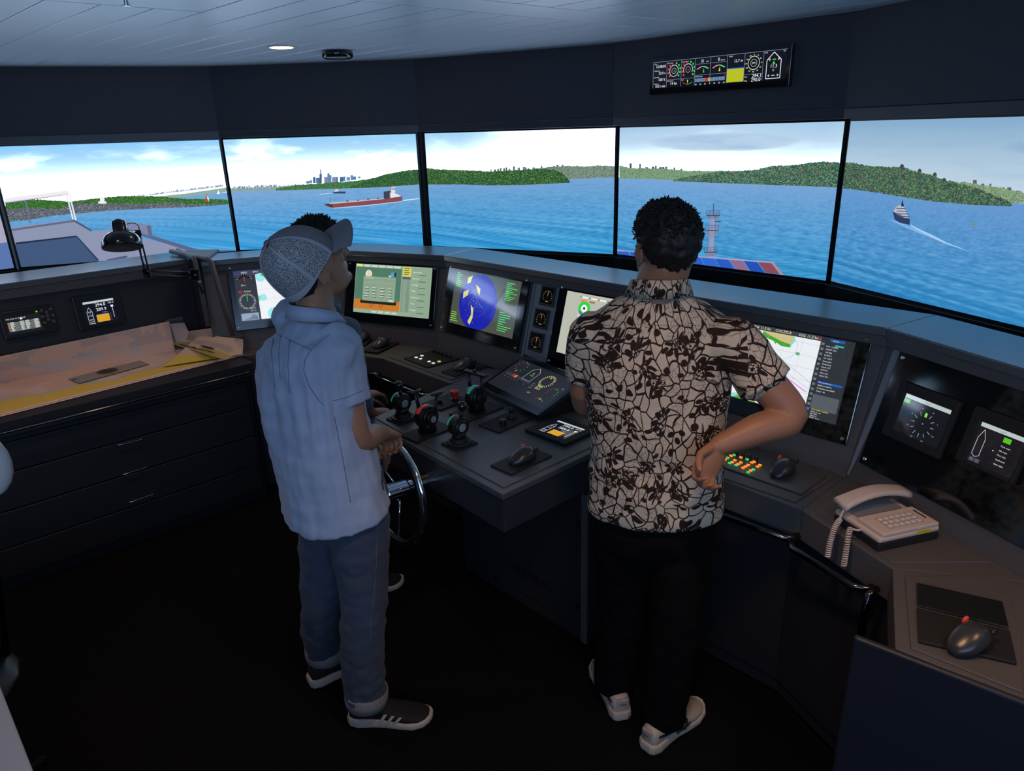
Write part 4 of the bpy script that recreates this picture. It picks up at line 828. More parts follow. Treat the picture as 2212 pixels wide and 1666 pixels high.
cv.text('POS 33 50.1S 151 15.4E',a[0]+W_*.03,a[3]-H__*.14,H__*.07,'e8ecea',wmax=W_*.55); cv.poly([(a[0]+W_*.42,a[3]-H__*.2),(a[0]+W_*.46,a[3]-H__*.06),(a[0]+W_*.5,a[3]-H__*.2)],'ffffff'); cv.circ((a[1]-W_*.06,a[3]+.008),.004,'8ae020'); cv.make('screen_picture',M_ui,t)
kc=PLc.uv(100,682)
for dx,dy in ((0,.03),(.028,0),(-.028,0),(0,-.03),(0,0),(.024,.05),(-.024,.05),(.024,-.05),(-.024,-.05)): obj('key',MB().lathe([(.008,0),(.008,.004),(.006,.005),(.0001,.005)],PLc.P(kc[0]+dx*.8,kc[1]+dy*.6,.03),PLc.nn,seg=10),M_con,t)
seat(t)
# overhead conning display on the fourth upper wall panel
PF=Plane((*_side(ALL[4],0)[:2],2.08) if False else (ALL[4][0],ALL[4][1],2.08),ALL[4][2]); PF.p=PF.p+PF.nn*.044
r=PF.rect([(1412,128),(1719,93),(1712,186),(1411,207)]); a=PF.rect([(1420,137),(1709,105),(1703,167),(1418,196)])
def over_ui(cv,u0,u1,v0,v1):
    W_,H__=u1-u0,v1-v0; U=lambda x:u0+x*W_; V=lambda y:v0+y*H__
    s=H__/.21; T=lambda t,u,v,h,c,al='l',wmax=None: cv.text(t,u,v,h*s,c,al,wmax)
    cv.rect(u0,v0,u1,v1,'0c0e16'); cv.up()
    xs=[0,.115,.235,.345,.465,.59,.715,.845,1]
    for x in xs[:-1]: cv.line((U(x),V(.02)),(U(x),V(1)),.0016,'8a93b8')
    cv.line((U(0),V(1)),(U(1),V(1)),.0016,'8a93b8')
    for y,x0,x1 in ((.30,.115,.345),(.78,.345,.59),(.38,.345,.59),(.26,.715,.845)): cv.line((U(x0),V(y)),(U(x1),V(y)),.0012,'8a93b8')
    for k,(a_,b_) in enumerate((('Time','12:08:05'),('Temperature','22.0 c'),('Humidity','100 %'),('Pressure','1013 mb'))): T(a_,U(.008),V(.90-.25*k),.010,'dfe4ee',wmax=W_*.05); T(b_,U(.105),V(.78-.25*k),.021,'f2f4fa','r',wmax=W_*.09)
    for (cx,t,c2) in ((.175,'13','37d050'),(.29,'4','e03c30')):
        cv.ring((U(cx),V(.62)),.044*s,.004*s,'e8ecf2',-30 if cx>.2 else 0,210 if cx>.2 else 360); cv.ring((U(cx),V(.62)),.022*s,.003*s,'b9bec8'); T(t,U(cx),V(.58),.015,c2,'c')
        for q in range(5): aa=math.radians(90+28*(q+.7)); cv.rect(U(cx)+.06*s*math.cos(aa)-.004*s,V(.62)+.06*s*math.sin(aa)-.004,U(cx)+.06*s*math.cos(aa)+.006,V(.62)+.06*s*math.sin(aa)+.005,'d03a3a'); aa=math.radians(90-28*(q+.7)); cv.rect(U(cx)+.06*s*math.cos(aa)-.004*s,V(.62)+.06*s*math.sin(aa)-.004,U(cx)+.06*s*math.cos(aa)+.006,V(.62)+.06*s*math.sin(aa)+.005,'30c848')
    T('14 kn',U(.175),V(.10),.022,'f2f4fa','c'); T('Rel wind',U(.12),V(.90),.009,'dfe4ee'); T('Rate of turn',U(.24),V(.90),.009,'dfe4ee'); T('Wind speed',U(.12),V(.23),.009,'dfe4ee'); T('Roll',U(.24),V(.23),.009,'dfe4ee')
    T('31',U(.40),V(.83),.022,'f2f4fa','c'); T('RPM',U(.43),V(.83),.009,'dfe4ee'); T('0',U(.525),V(.83),.024,'f2f4fa','c'); T('Pitch %',U(.54),V(.83),.009,'dfe4ee')
    for cx in (.405,.527):
        cv.ring((U(cx),V(.32)),.075*s,.004*s,'e8ecf2',50,130); 
        for q,c in ((-2,'d03a3a'),(-1,'d03a3a'),(1,'30c848'),(2,'30c848')): cv.rect(U(cx)+(q*.025-.007)*s,V(.68)-abs(q)*.006,U(cx)+(q*.025+.007)*s,V(.73)-abs(q)*.006,c)
        cv.poly([(U(cx)+.01*s,V(.62)),(U(cx)+.018*s,V(.46)),(U(cx)+.002*s,V(.46))],'e8e23a' if cx>.5 else '30c848')
    cv.ring((U(.29),V(.42)),.072*s,.004*s,'30c848',-90,-50); cv.ring((U(.29),V(.42)),.072*s,.004*s,'d03a3a',-130,-90); cv.poly([(U(.285),V(.24)),(U(.295),V(.24)),(U(.29),V(.10))],'e8e23a')
    T('Rudder angle',U(.35),V(.31),.009,'dfe4ee'); T('15',U(.58),V(.30),.013,'e03c30','r')
    for q in range(20): cv.rect(U(.35+.0115*q),V(.13),U(.359+.0115*q),V(.26),'6f8fb4' if q not in (7,8,9) else ('d83a2a' if q!=9 else 'e8dc3a'))
    for q,t in enumerate(('60','40','20','0','20','40','60')): T(t,U(.357+.036*q),V(.02),.011,'e8ecf2','c')
    T('12.7 m',U(.67),V(.72),.020,'f2f4fa','c'); T('Depth',U(.60),V(.92),.009,'dfe4ee'); cv.rect(U(.592),V(.03),U(.713),V(.50),'b8c020'); cv.rect(U(.592),V(.50),U(.713),V(.535),'2248c8')
    cv.ring((U(.78),V(.64)),.048*s,.004*s,'e8ecb0'); cv.ring((U(.78),V(.64)),.026*s,.003*s,'b9bec8'); T('294',U(.78),V(.61),.013,'f2f4fa','c')
    for q in range(12): aa=math.radians(90-30*q); T(str(30*q),U(.78)+.065*s*math.cos(aa),V(.61)+.062*s*math.sin(aa),.009,'f2f4fa','c')
    T('294.1',U(.835),V(.14),.026,'f2f4fa','r'); T('290.0',U(.835),V(.0),.026,'f2f4fa','r'); T('Gyro',U(.72),V(.16),.009,'dfe4ee'); T('Magn',U(.72),V(.02),.009,'dfe4ee')
    cv.pline([(U(.87),V(.06)),(U(.87),V(.68)),(U(.915),V(.94)),(U(.965),V(.68)),(U(.965),V(.06))],.0028,'f2f4fa',True); T('11.3',U(.917),V(.42),.024,'f2f4fa','c'); cv.poly([(U(.907),V(.54)),(U(.927),V(.54)),(U(.917),V(.66))],'30d848'); cv.poly([(U(.910),V(.36)),(U(.924),V(.36)),(U(.917),V(.28))],'9aa0b0'); T('LOG',U(.85),V(.92),.009,'dfe4ee'); T('WT',U(.975),V(.92),.009,'dfe4ee')
    for y in (.16,.70):
        cv.poly([(U(.880),V(y)),(U(.892),V(y+.05)),(U(.892),V(y-.05))],'c8ccd8'); cv.poly([(U(.957),V(y)),(U(.945),V(y+.05)),(U(.945),V(y-.05))],'c8ccd8'); cv.line((U(.907),V(y)),(U(.930),V(y)),.003,'c8ccd8')
display('overhead_display',PF,r,a,'long narrow black instrument display with yellow depth block high on the upper wall',paint=over_ui,scr=False,th=.03,bev=.003)
# ---------------------------------------------------------------- fittings on the counter and the desks (built about their own origin, then set down)
ZP=DZ+.0046; HA=-47.3
def place(t,x,y,z,deg): t.location=(x,y,z); t.rotation_euler=(0,0,math.radians(deg))
def mid(*p): q=[onz(a,b,ZP) for a,b in p]; return sum(v[0] for v in q)/len(q),sum(v[1] for v in q)/len(q)
def dup(root,label=None,group=None):
    r=root.copy(); COL.objects.link(r)
    if label: r['label']=label
    if group: r['group']=group
    def rec(src,dst):
        for ch in list(src.children):
            c=ch.copy(); COL.objects.link(c); c.parent=dst; rec(ch,c)
    rec(root,r); return r
LX_=Plane((0,0,0),0)
M_green=mat('scale_green',(.05,.42,.30),.4,emit='1f9a78',es=.22); M_redsc=mat('scale_red',(.6,.07,.06),.4,emit='b02a25',es=.22)
M_badge=mat('lever_badge',(.30,.32,.33),.35)
M_gloss=mat('glossy_black',(.008,.008,.009),.16,coat=.4)
def plate(t,w,d,h=.007): obj('base_plate',MB().box((0,0,h/2),(w/2,0,0),(0,d/2,0),(0,0,h/2)),M_matte,t,bevel=.002); return h
def drum(t,cx,h0,r,th,name='drum'):
    pr=[(.0001,-th/2),(r*.62,-th/2),(r*.70,-th*.42),(r*.93,-th*.40),(r,-th*.30),(r,th*.30),(r*.93,th*.40),(r*.70,th*.42),(r*.62,th/2),(.0001,th/2)]
    obj(name,MB().lathe(pr,(cx,0,h0),(1,0,0),36),M_black,t,smooth=False,bevel=.001)
def scale_band(t,cx,h0,r,w0,w1,a0,a1,m,name='scale_band'):
    mb=MB(); n=14; vs=[]
    for k in range(n+1):
        a=math.radians(a0+(a1-a0)*k/n)
        for x in (w0,w1):
            for rr in (r-.002,r+.0012): vs.append((cx+x,rr*math.cos(a),h0+rr*math.sin(a)))
    fs=[]
    for k in range(n):
        b=k*4; fs+=[(b+1,b+3,b+7,b+5),(b,b+4,b+6,b+2),(b,b+1,b+5,b+4),(b+2,b+6,b+7,b+3)]
    fs+=[(0,2,3,1),(n*4,n*4+1,n*4+3,n*4+2)]
    return obj(name,mb.add(vs,fs),m,t)
def knob_lever(lab,tilt):
    t=thing('control_lever',(0,0,0),lab,'lever'); h=plate(t,.095,.10)
    obj('base_ring',MB().lathe([(.045,h),(.047,h+.003),(.045,h+.007),(.034,h+.009),(.030,h+.022),(.0001,h+.022)],(0,0,0),seg=36),M_matte,t,smooth=False)
    mk=MB()
    for k in range(36): a=2*PI*k/36; mk.box((.041*math.cos(a),.041*math.sin(a),h+.0072),(.002*math.cos(a),.002*math.sin(a),0),(-.0006*math.sin(a),.0006*math.cos(a),0),(0,0,.0006))
    obj('degree_marks',mk,M_conlight,t)
    obj('neck',MB().loft([((0,0,h+.012),(.024,0,0),(0,.029,0)),((0,0,h+.05),(.022,0,0),(0,.024,0))],20),M_black,t,smooth=True)
    drum(t,0,h+.066,.038,.046)
    scale_band(t,0,h+.066,.038,-.021,-.013,95,165,M_green); scale_band(t,0,h+.066,.038,-.020,-.014,70,92,M_redsc)
    obj('badge',MB().lathe([(.0001,0),(.014,0),(.016,.001),(.014,.002),(.0001,.002)],(.023,0,h+.066),(1,0,0),24),M_badge,t)
    a=math.radians(tilt); d=np.array((0,math.cos(a),math.sin(a))); c=np.array((0.008,0,h+.066))
    obj('lever_arm',MB().tube([c+d*.03,c+d*.062],[.008,.006],10),M_black,t,smooth=True)
    obj('knob',MB().lathe([(.0001,-.02),(.010,-.018),(.0165,-.009),(.018,0),(.0155,.010),(.009,.016),(.0001,.018)],c+d*.078,d,20),M_gloss,t,smooth=True)
    return t
def twin_lever(lab,m1,m2,tilt1,tilt2,w,d,bridge=False):
    t=thing('throttle_lever',(0,0,0),lab,'lever'); h=plate(t,w,d); hh=h+.058
    obj('neck',MB().loft([((0,0,h),(.034,0,0),(0,.038,0)),((0,0,h+.03),(.030,0,0),(0,.030,0)),((0,0,hh),(.028,0,0),(0,.028,0))],20),M_black,t,smooth=True)
    drum(t,0,hh,.046,.052); scale_band(t,0,hh,.046,-.012,.006,75,150,m1); scale_band(t,0,hh,.046,-.012,.006,35,72,m2)
    for s_,tl in ((-1,tilt1),(1,tilt2)):
        drum(t,s_*.034,hh,.026,.014,'lever_hub')
        a=math.radians(tl); dd=np.array((0,math.cos(a),math.sin(a))); c=np.array((s_*.036,0,hh)); up=c+dd*.095
        obj('lever_arm',MB().loft([(c+dd*.0,(.005,0,0),np.cross(dd,(1,0,0))*.012),(c+dd*.05,(.005,0,0),np.cross(dd,(1,0,0))*.008),(up,(.006,0,0),np.cross(dd,(1,0,0))*.010)],14),M_black,t,smooth=True)
        if not bridge:
            obj('lever_grip',MB().loft([(up+np.array((-.004-.014*(s_<0),-.026,.004)),(0,0,.004),(.006,0,0)),(up+np.array((0,-.012,.002)),(0,0,.007),(.010,0,0)),(up+np.array((0,.012,.002)),(0,0,.007),(.010,0,0)),(up+np.array((0,.026,.006)),(0,0,.004),(.006,0,0))],12),M_black,t,smooth=True)
            obj('badge',MB().lathe([(.0001,0),(.011,0),(.013,.001),(.0001,.0015)],(s_*.041,0,hh),(s_,0,0),20),M_badge,t)
    if bridge:
        a=math.radians(tilt1); dd=np.array((0,math.cos(a),math.sin(a))); up=np.array((0,0,hh))+dd*.100
        obj('lever_grip',MB().box(up,(.062,0,0),(0,.010,.002),(0,-.001,.005)),M_black,t,bevel=.003); obj('thumb_stud',MB().box(up+np.array((-.005,0,.008)),(.006,0,0),(0,.006,0),(0,0,.006)),M_black,t,bevel=.002)
        obj('pointer',MB().box((-.012,-.028,hh+.042),(.003,0,0),(0,.008,.004),(0,0,.001)),M_badge,t)
    return t
l1=knob_lever('black round knob lever nearest the far left corner of the helm counter',98); place(l1,*mid((838,908),(866,921),(903,903),(875,892)),ZP,HA)
l3=knob_lever('black round knob lever with half-round badge, nearest the front edge of the helm counter',78); place(l3,*mid((955,962),(987,977),(1030,957),(998,945)),ZP,HA)
l2=twin_lever('twin black throttle lever with red scale, between the two knob levers',M_redsc,M_green,100,70,.10,.185); place(l2,*mid((870,944),(905,959),(978,926),(940,910)),ZP,HA+3)
l4=twin_lever('black bridged throttle lever with green scale, near the large tilted display',M_green,M_redsc,88,88,.12,.20,True); place(l4,*mid((974,898),(1013,914),(1084,881),(1045,866)),ZP,HA+3)
t=thing('emergency_stop_panel',(0,0,0),'small black plate carrying a red mushroom button and a switch','control panel'); h=plate(t,.12,.165)
obj('red_button',MB().lathe([(.013,h),(.013,h+.018),(.016,h+.020),(.020,h+.036),(.019,h+.041),(.0001,h+.043)],(.018,.035,0),seg=28),M_red,t,smooth=False,label='red mushroom button')
obj('button_collar',MB().lathe([(.017,h),(.017,h+.006),(.014,h+.007)],(.018,.035,0),seg=24),M_dchrome,t)
obj('switch',MB().box((.0,-.035,h+.008),(.012,0,0),(0,.005,0),(0,0,.008)),M_black,t,bevel=.002); obj('switch_ring',MB().lathe([(.014,h),(.014,h+.004),(.0001,h+.004)],(0,-.035,0),seg=20),M_black,t)
place(t,*mid((917,873),(951,890),(1010,866),(975,850)),ZP,HA+3)
t=thing('joystick_panel',(0,0,0),'black plate with a ribbed knob and a short joystick','control panel'); h=plate(t,.115,.195)
obj('ribbed_knob',MB().lathe([(.014,h),(.0135,h+.020),(.012,h+.022),(.0001,h+.022)],(.018,-.035,0),seg=12),M_black,t)
js=obj('joystick',MB().lathe([(.018,h),(.017,h+.006),(.010,h+.012),(.006,h+.018),(.006,h+.026),(.009,h+.034),(.008,h+.042),(.0001,h+.044)],(-.004,.035,0),seg=20),M_black,t,smooth=True)
place(t,*mid((1035,920),(1075,938),(1150,905),(1110,889)),ZP,HA+3)
# small displays let into the counter
def counter_display(lab,c,w,d,deg,aw,ad,paint,xo=0):
    t=thing('counter_display',(0,0,0),lab,'display'); pl=plane3((0,0,.008),(1,0,0),(0,1,0)); pl.nn=np.array((0,0,1.))
    obj('frame',MB().frame(pl,(-w/2,w/2,-d/2,d/2),(-aw/2,aw/2,-ad/2,ad/2),-.008,.006),M_matte,t,bevel=.003); obj('glass',MB().slab(pl,(-aw/2,aw/2,-ad/2,ad/2),-.008,.002),M_blackplate,t)
    cv=Canvas(pl,.0025); paint(cv,-aw/2,aw/2,-ad/2,ad/2); cv.make('screen_picture',M_ui,t); place(t,c[0],c[1],ZP,deg); return t
def conn2(cv,*a): conn_ui(cv,*a)
counter_display('small square framed display reading 294.0 with a yellow block on the helm counter',mid((1135,935),(1224,968),(1285,936),(1206,900)),.205,.185,HA+1,.140,.125,conn2)
def green_ui(cv,u0,u1,v0,v1):
    cv.rect(u0,v0,u1,v1,'3f4a46'); cv.up()
    for k in range(6): cv.line((u0+.01,v0+.02+.018*k),(u1-.02,v0+.02+.018*k),.0012,'8fa89a')
counter_display('small framed display under the bent arm of the dark-haired man',(.345,2.735),.205,.185,HA+1,.140,.125,green_ui)
# large tilted display
tl=thing('tilted_display',(.1,2.9,ZP),'large tilted black touch display with dials and ship outline on the helm counter','display')
n0=onz(1041,838,.805); n1=onz(1163,901,.805); wv=n1-n0; Wt=np.linalg.norm(wv); fwd=np.array([-wv[1],wv[0],0])/Wt; far=onz(1135,771,.90); 
dep=(far-n0)@fwd; rise=.095
tp=plane3(n0,wv,fwd*dep+np.array((0,0,rise))); 
if tp.nn[2]<0: tp.nn=-tp.nn
Lt=math.hypot(dep,rise)
mb=MB(); A_,B_=n0-np.array((0,0,.02)),n1-np.array((0,0,.02)); C_,D_=tp.P(Wt,Lt),tp.P(0,Lt); z0=ZP
mb.add([(*A_[:2],z0),(*B_[:2],z0),(*C_[:2],z0),(*D_[:2],z0),n0,n1,C_,D_],[(0,3,2,1),(4,5,6,7),(0,1,5,4),(1,2,6,5),(2,3,7,6),(3,0,4,7)]); obj('housing',mb,M_black,tl,bevel=.004)
obj('faceplate',MB().slab(tp,(-.004,Wt+.004,-.004,Lt+.004),.0,.012),M_blackplate,tl,bevel=.003)
cv=Canvas(tp,.0126)
def tilt_ui(cv,u0,u1,v0,v1):
    W_,H__=u1-u0,v1-v0; U=lambda x:u0+x*W_; V=lambda y:v0+y*H__; g='8f9380'
    cv.rect(u0,v0,u1,v1,'22242c'); cv.up()
    cv.rect(U(.05),V(.44),U(.50),V(.53),'323743'); cv.rect(U(.17),V(.44),U(.22),V(.53),'c03028'); cv.rect(U(.22),V(.44),U(.245),V(.53),'d8b040')
    for k in range(7): cv.text('64202 46'[k],U(.08+.06*k),V(.37),H__*.03,'8f9098')
    cv.dial((U(.14),V(.80)),W_*.085,'c03a3a',6,95,265,.2,.003); cv.dial((U(.14),V(.80)),W_*.085,'2fb850',6,-85,85,.2,.003); cv.text('14',U(.12),V(.60),H__*.04,g)
    cv.pline([(U(.33),V(.50)),(U(.33),V(.82)),(U(.40),V(.95)),(U(.47),V(.82)),(U(.47),V(.50))],.0020,'b4b6b8',True); cv.text('11.3',U(.40),V(.66),H__*.045,'c9cc9a','c'); cv.poly([(U(.385),V(.73)),(U(.415),V(.73)),(U(.40),V(.79))],'2fd048')
    cv.dial((U(.67),V(.70)),W_*.10,'d6cf8f',26,0,345,.28,.0026); cv.poly([(U(.655),V(.80)),(U(.675),V(.80)),(U(.665),V(.86))],'e8e040'); cv.text('294.1',U(.62),V(.47),H__*.055,'dcd48c'); cv.text('289.9',U(.62),V(.40),H__*.055,'dcd48c')
    for k in range(3): cv.text(('Gyro','Magn','Depth')[k],U(.54),V(.50-.07*k),H__*.028,g)
    cv.text('12.7',U(.60),V(.22),H__*.04,'dcd48c'); cv.dial((U(.88),V(.48)),W_*.075,'c03a3a',5,95,200,.2,.003); cv.dial((U(.88),V(.48)),W_*.075,'2fb850',5,-20,85,.2,.003); cv.text('31',U(.93),V(.66),H__*.05,g)
    cv.ring((U(.84),V(.02)),W_*.10,.002,'c03a3a',95,130); cv.ring((U(.84),V(.02)),W_*.10,.002,'2fb850',50,88); cv.poly([(U(.835),V(.19)),(U(.85),V(.19)),(U(.842),V(.25))],'e8e040')
tilt_ui(cv,.012,Wt-.012,.03,Lt-.03); cv.make('screen_picture',M_uidim,tl); seat(tl)
# trackballs: hand-shaped dome on a plate
def trackball():
    t=thing('trackball',(0,0,0),'x','trackball','trackballs on the helm desks'); h=plate(t,.105,.20,.006)
    mb=MB(); secs=[]
    for k in range(13):
        s_=k/12; y=-.052+.115*s_; r=math.sin(PI*min(1,max(0,.04+.92*s_)))**.55; hh=.052*r*(.62+.55*s_-.15*s_*s_); secs.append(((0.004*math.sin(3*s_),y,h+hh*.42),(.036*r*(1-.12*s_),0,0),(0,0.0,hh*.62)))
    mb.loft(secs,24); o=obj('dome',mb,M_gloss2,t,smooth=True)
    obj('left_button',MB().ell((-.028,.035,h+.032),(.005,0,0),(0,.010,.002),(0,0,.008)),M_redsc,t,smooth=True); obj('right_button',MB().ell((.024,.050,h+.030),(.006,0,0),(0,.009,.002),(0,0,.007)),M_black,t,smooth=True)
    return t
M_gloss2=mat('trackball_shell',(.030,.032,.034),.28,spec=.6,bump=.1,bump_s=500)
tb=trackball(); tb['label']='black trackball dome on a plate near the front tip of the helm counter'; place(tb,*mid((1062,1009),(1109,1029),(1190,986),(1143,968)),ZP,HA+1)
t=dup(tb,'black trackball on the desk below the radar display'); place(t,*mid((955,802),(986,815),(1049,795),(1018,784)),ZP,HA)
t=dup(tb,'black trackball on the desk below the pale green forms display'); place(t,*mid((786,757),(819,764),(860,744),(822,738)),ZP,-26)
t=dup(tb,'black trackball further left, partly hidden behind the man in grey-blue'); place(t,*mid((760,742),(775,748),(806,730),(790,726)),ZP,-10)
t=dup(tb,'trackball beside the orange lit keys on the right desk'); place(t,.87,2.09,ZP+.0005,-47)
for c in list(t.children):
    if c.name.startswith('base_plate'): bpy.data.objects.remove(c)
q=mid((1980,1258),(1985,1382),(2196,1430),(2168,1300)); t=dup(tb,'large trackball on a split black plate at the lower right desk'); q=onz(2087,1392,ZP+.01); place(t,q[0],q[1],ZP+.003,-62)
for c in list(t.children):
    if c.name.startswith('base_plate'): bpy.data.objects.remove(c)
IM=(Matrix.Translation(t.location)@Matrix.Rotation(t.rotation_euler.z,4,'Z')).inverted()
for nm,pp_,z_h,mm in (('base_plate',[(1981,1312),(2182,1362),(2197,1432),(1985,1384)],.008,M_matte),('rear_plate',[(1980,1258),(2166,1299),(2180,1356),(1981,1307)],.005,M_black)):
    o=obj(nm,MB().prism([pxz(*p,ZP+z_h) for p in pp_],ZP,ZP+z_h),mm,t,bevel=.002); o.matrix_parent_inverse=IM
# lit button panel on the centre desk
t=thing('button_panel',(0,0,0),'black panel with six lit white buttons and small knobs below the radar display','control panel'); h=plate(t,.215,.20,.006)
M_lit=mat('lit_button',(.5,.55,.5),.4,emit='cfe6cf',es=.9); M_lity=mat('lit_button_yellow',(.5,.5,.3),.4,emit='d9e06a',es=.8)
for k,(px,py) in enumerate(((899,772),(911.5,768.5),(908.5,775),(927,781),(936,784.5),(948.5,781))):
    q=onz(px,py,ZP+.008); c=mid((875,775),(929,797),(992,777),(935,757)); a=math.radians(-50); dx,dy=q[0]-c[0],q[1]-c[1]; lx,ly=dx*math.cos(-a)-dy*math.sin(-a),dx*math.sin(-a)+dy*math.cos(-a)
    obj('lit_button',MB().box((lx,ly,h+.002),(.007,0,0),(0,.007,0),(0,0,.002)),M_lit if k<5 else M_lity,t,bevel=.0015)
for k in range(5): obj('knob',MB().lathe([(.008,0),(.0075,.010),(.006,.012),(.0001,.012)],(-.075+.036*k,.065,h),seg=16),M_black,t)
place(t,*mid((875,775),(929,797),(992,777),(935,757)),ZP,-50)
# lit keyboard panel on the right desk
t=thing('key_panel',(0,0,0),'grey panel of glowing orange and green keys with four black knobs','control panel')
c0=np.array((.80,2.16)); 
def KL(px,py): q=onz(px,py,ZP+.010); a=math.radians(47.3); dx,dy=q[0]-c0[0],q[1]-c0[1]; return dx*math.cos(a)-dy*math.sin(a),dx*math.sin(a)+dy*math.cos(a)
ka=KL(1680,1053); 
obj('base_plate',MB().box((-.06,-.0,.003),(ka[0]/2+.20,0,0),(0,.085,0),(0,0,.003)),mat('key_panel_paint',(.07,.068,.068),.4,bump=.2,bump_s=800),t,bevel=.0025)
M_or=mat('key_orange',(.5,.2,.03),.4,emit='ff8a28',es=1.1); M_gr=mat('key_green',(.1,.4,.15),.4,emit='38e070',es=.8); M_kb=M_black
def ZK(x,y): return (1500+x/8.508,920+y/8.508)
for x,y,kind in [(490,395,0),(543,412,0),(598,432,0),(655,450,0),(490,440,0),(480,470,0),(545,462,0),(602,482,0),(565,500,0),(500,512,0),(497,542,0),(460,560,0),(675,540,0),(735,522,1),(612,577,1),(565,605,0),(525,640,0),(745,620,0),(695,655,0),(650,675,1),(765,712,1),(855,660,0),(805,690,0),(857,567,0),(972,605,1),(1100,648,0),(1055,662,0),(990,708,0),(940,735,0),(895,760,0),(1205,710,0),(1160,738,0),(1085,790,1),(1035,810,0),(988,842,1)]:
    lx,ly=KL(*ZK(x,y)); obj('key',MB().box((lx,ly,.0085),(.0052,0,0),(0,.0036,0),(0,0,.0025)),M_or if kind==0 else M_gr,t,bevel=.001)
for x,y in ((430,420),(440,480),(430,540),(400,450),(380,500),(360,440)):
    lx,ly=KL(*ZK(x,y)); obj('key',MB().box((lx,ly,.0085),(.0052,0,0),(0,.0036,0),(0,0,.0025)),M_or,t,bevel=.001)
for x,y in ((768,515),(885,555),(1012,595),(1135,630)):
    lx,ly=KL(*ZK(x,y)); obj('knob',MB().lathe([(.0068,0),(.006,.020),(.0001,.021)],(lx,ly,.006),seg=16),M_black,t)
place(t,c0[0],c0[1],ZP-.001,-47.3)
# ---------------------------------------------------------------- telephone
t=thing('telephone',(0,0,0),'cream corded desk telephone with coiled cord hanging over the desk edge','telephone')
M_ph=mat('phone_plastic',(.60,.50,.44),.42,spec=.5); M_phk=mat('phone_key',(.70,.62,.56),.5)
obj('foot_plate',MB().box((0,0,.012),(.100,0,0),(0,.085,0),(0,0,.012)),M_matte,t,bevel=.004)
mb=MB(); mb.prism([(-.10,-.085),(.10,-.085),(.10,.085),(-.10,.085)],.024,.040); obj('base',mb,M_ph,t,bevel=.006)
obj('key_deck',MB().box((.005,-.035,.045),(.093,0,0),(0,.048,0),(0,0,.006)),M_ph,t,bevel=.004); obj('cradle',MB().box((.0,.05,.042),(.075,0,0),(0,.028,0),(0,0,.004)),M_conlight,t,bevel=.003)
obj('keypad_recess',MB().box((.005,-.040,.0515),(.058,0,0),(0,.028,0),(0,0,.0006)),mat('keypad_grey',(.42,.37,.34),.5),t)
for i_ in range(6):
    for j_ in range(3): obj('key',MB().box((-.043+.019*i_,-.058+.018*j_,.0535),(.0065,0,0),(0,.005,0),(0,0,.002)),M_phk,t,bevel=.0015)
obj('speaker_slot',MB().box((.082,-.030,.0515),(.002,0,0),(0,.022,0),(0,0,.0006)),M_gap,t)
obj('sticker',MB().box((.045,-.0862,.034),(.022,0,0),(0,.0006,0),(0,0,.005)),mat('sticker_yellow',(.55,.48,.03),.5),t)
secs=[]
for k in range(13):
    s_=k/12; x=-.112+.222*s_; z=.072+.034*math.sin(PI*(.12+.76*s_))-.012; secs.append(((x,.055,z),(0,.026+.002*abs(2*s_-1)**4,0),(.004*(.5-s_),0,.009+.004*abs(2*s_-1)**3)))
hs=obj('handset',MB().loft(secs,20,3.5),M_ph,t,smooth=True,bevel=0)
def coil(pts,r,turns,rw,name,par):
    P=[np.array(p,float) for p in pts]; L=[0]
    for a,b in zip(P,P[1:]): L.append(L[-1]+np.linalg.norm(b-a))
    out=[];n=turns*10
    for k in range(n+1):
        s_=L[-1]*k/n; i_=max(0,min(len(P)-2,int(np.searchsorted(L,s_))-1)); f_=(s_-L[i_])/(L[i_+1]-L[i_]); c=P[i_]+(P[i_+1]-P[i_])*f_; d=P[i_+1]-P[i_]; d/=np.linalg.norm(d)
        a=np.cross(d,(0,1,.3)); a/=np.linalg.norm(a); b=np.cross(d,a); th=2*PI*turns*k/n; out.append(c+r*(math.cos(th)*a+math.sin(th)*b))
    return obj(name,MB().tube(out,rw,5),M_ph,par,smooth=True)
def smooth_path(P,n=24):
    P=[np.array(p,float) for p in P]; out=[]
    Q=[2*P[0]-P[1]]+P+[2*P[-1]-P[-2]]
    for i_ in range(1,len(Q)-2):
        for k in range(n): t_=k/n; a,b,c,d=Q[i_-1:i_+3]; out.append(.5*((2*b)+(-a+c)*t_+(2*a-5*b+4*c-d)*t_*t_+(-a+3*b-3*c+d)*t_**3))
    out.append(P[-1]); return out
obj('cord_end',MB().tube(smooth_path([(-.105,.045,.062),(-.125,.03,.060),(-.145,.015,.052)],8),.003,8),M_ph,t,smooth=True)
obj('cord_end',MB().tube(smooth_path([(-.098,-.02,.034),(-.115,-.025,.036),(-.135,-.015,.040)],8),.003,8),M_ph,t,smooth=True)
coil(smooth_path([(-.142,.016,.052),(-.165,.005,.040),(-.188,-.01,.010),(-.200,-.02,-.035)]),.0062,20,.0022,'coiled_cord',t)
coil(smooth_path([(-.132,-.014,.040),(-.150,-.03,.028),(-.160,-.04,-.005),(-.165,-.045,-.055)]),.0062,17,.0022,'coiled_cord',t)
place(t,1.030,1.738,DZ+.004,16)
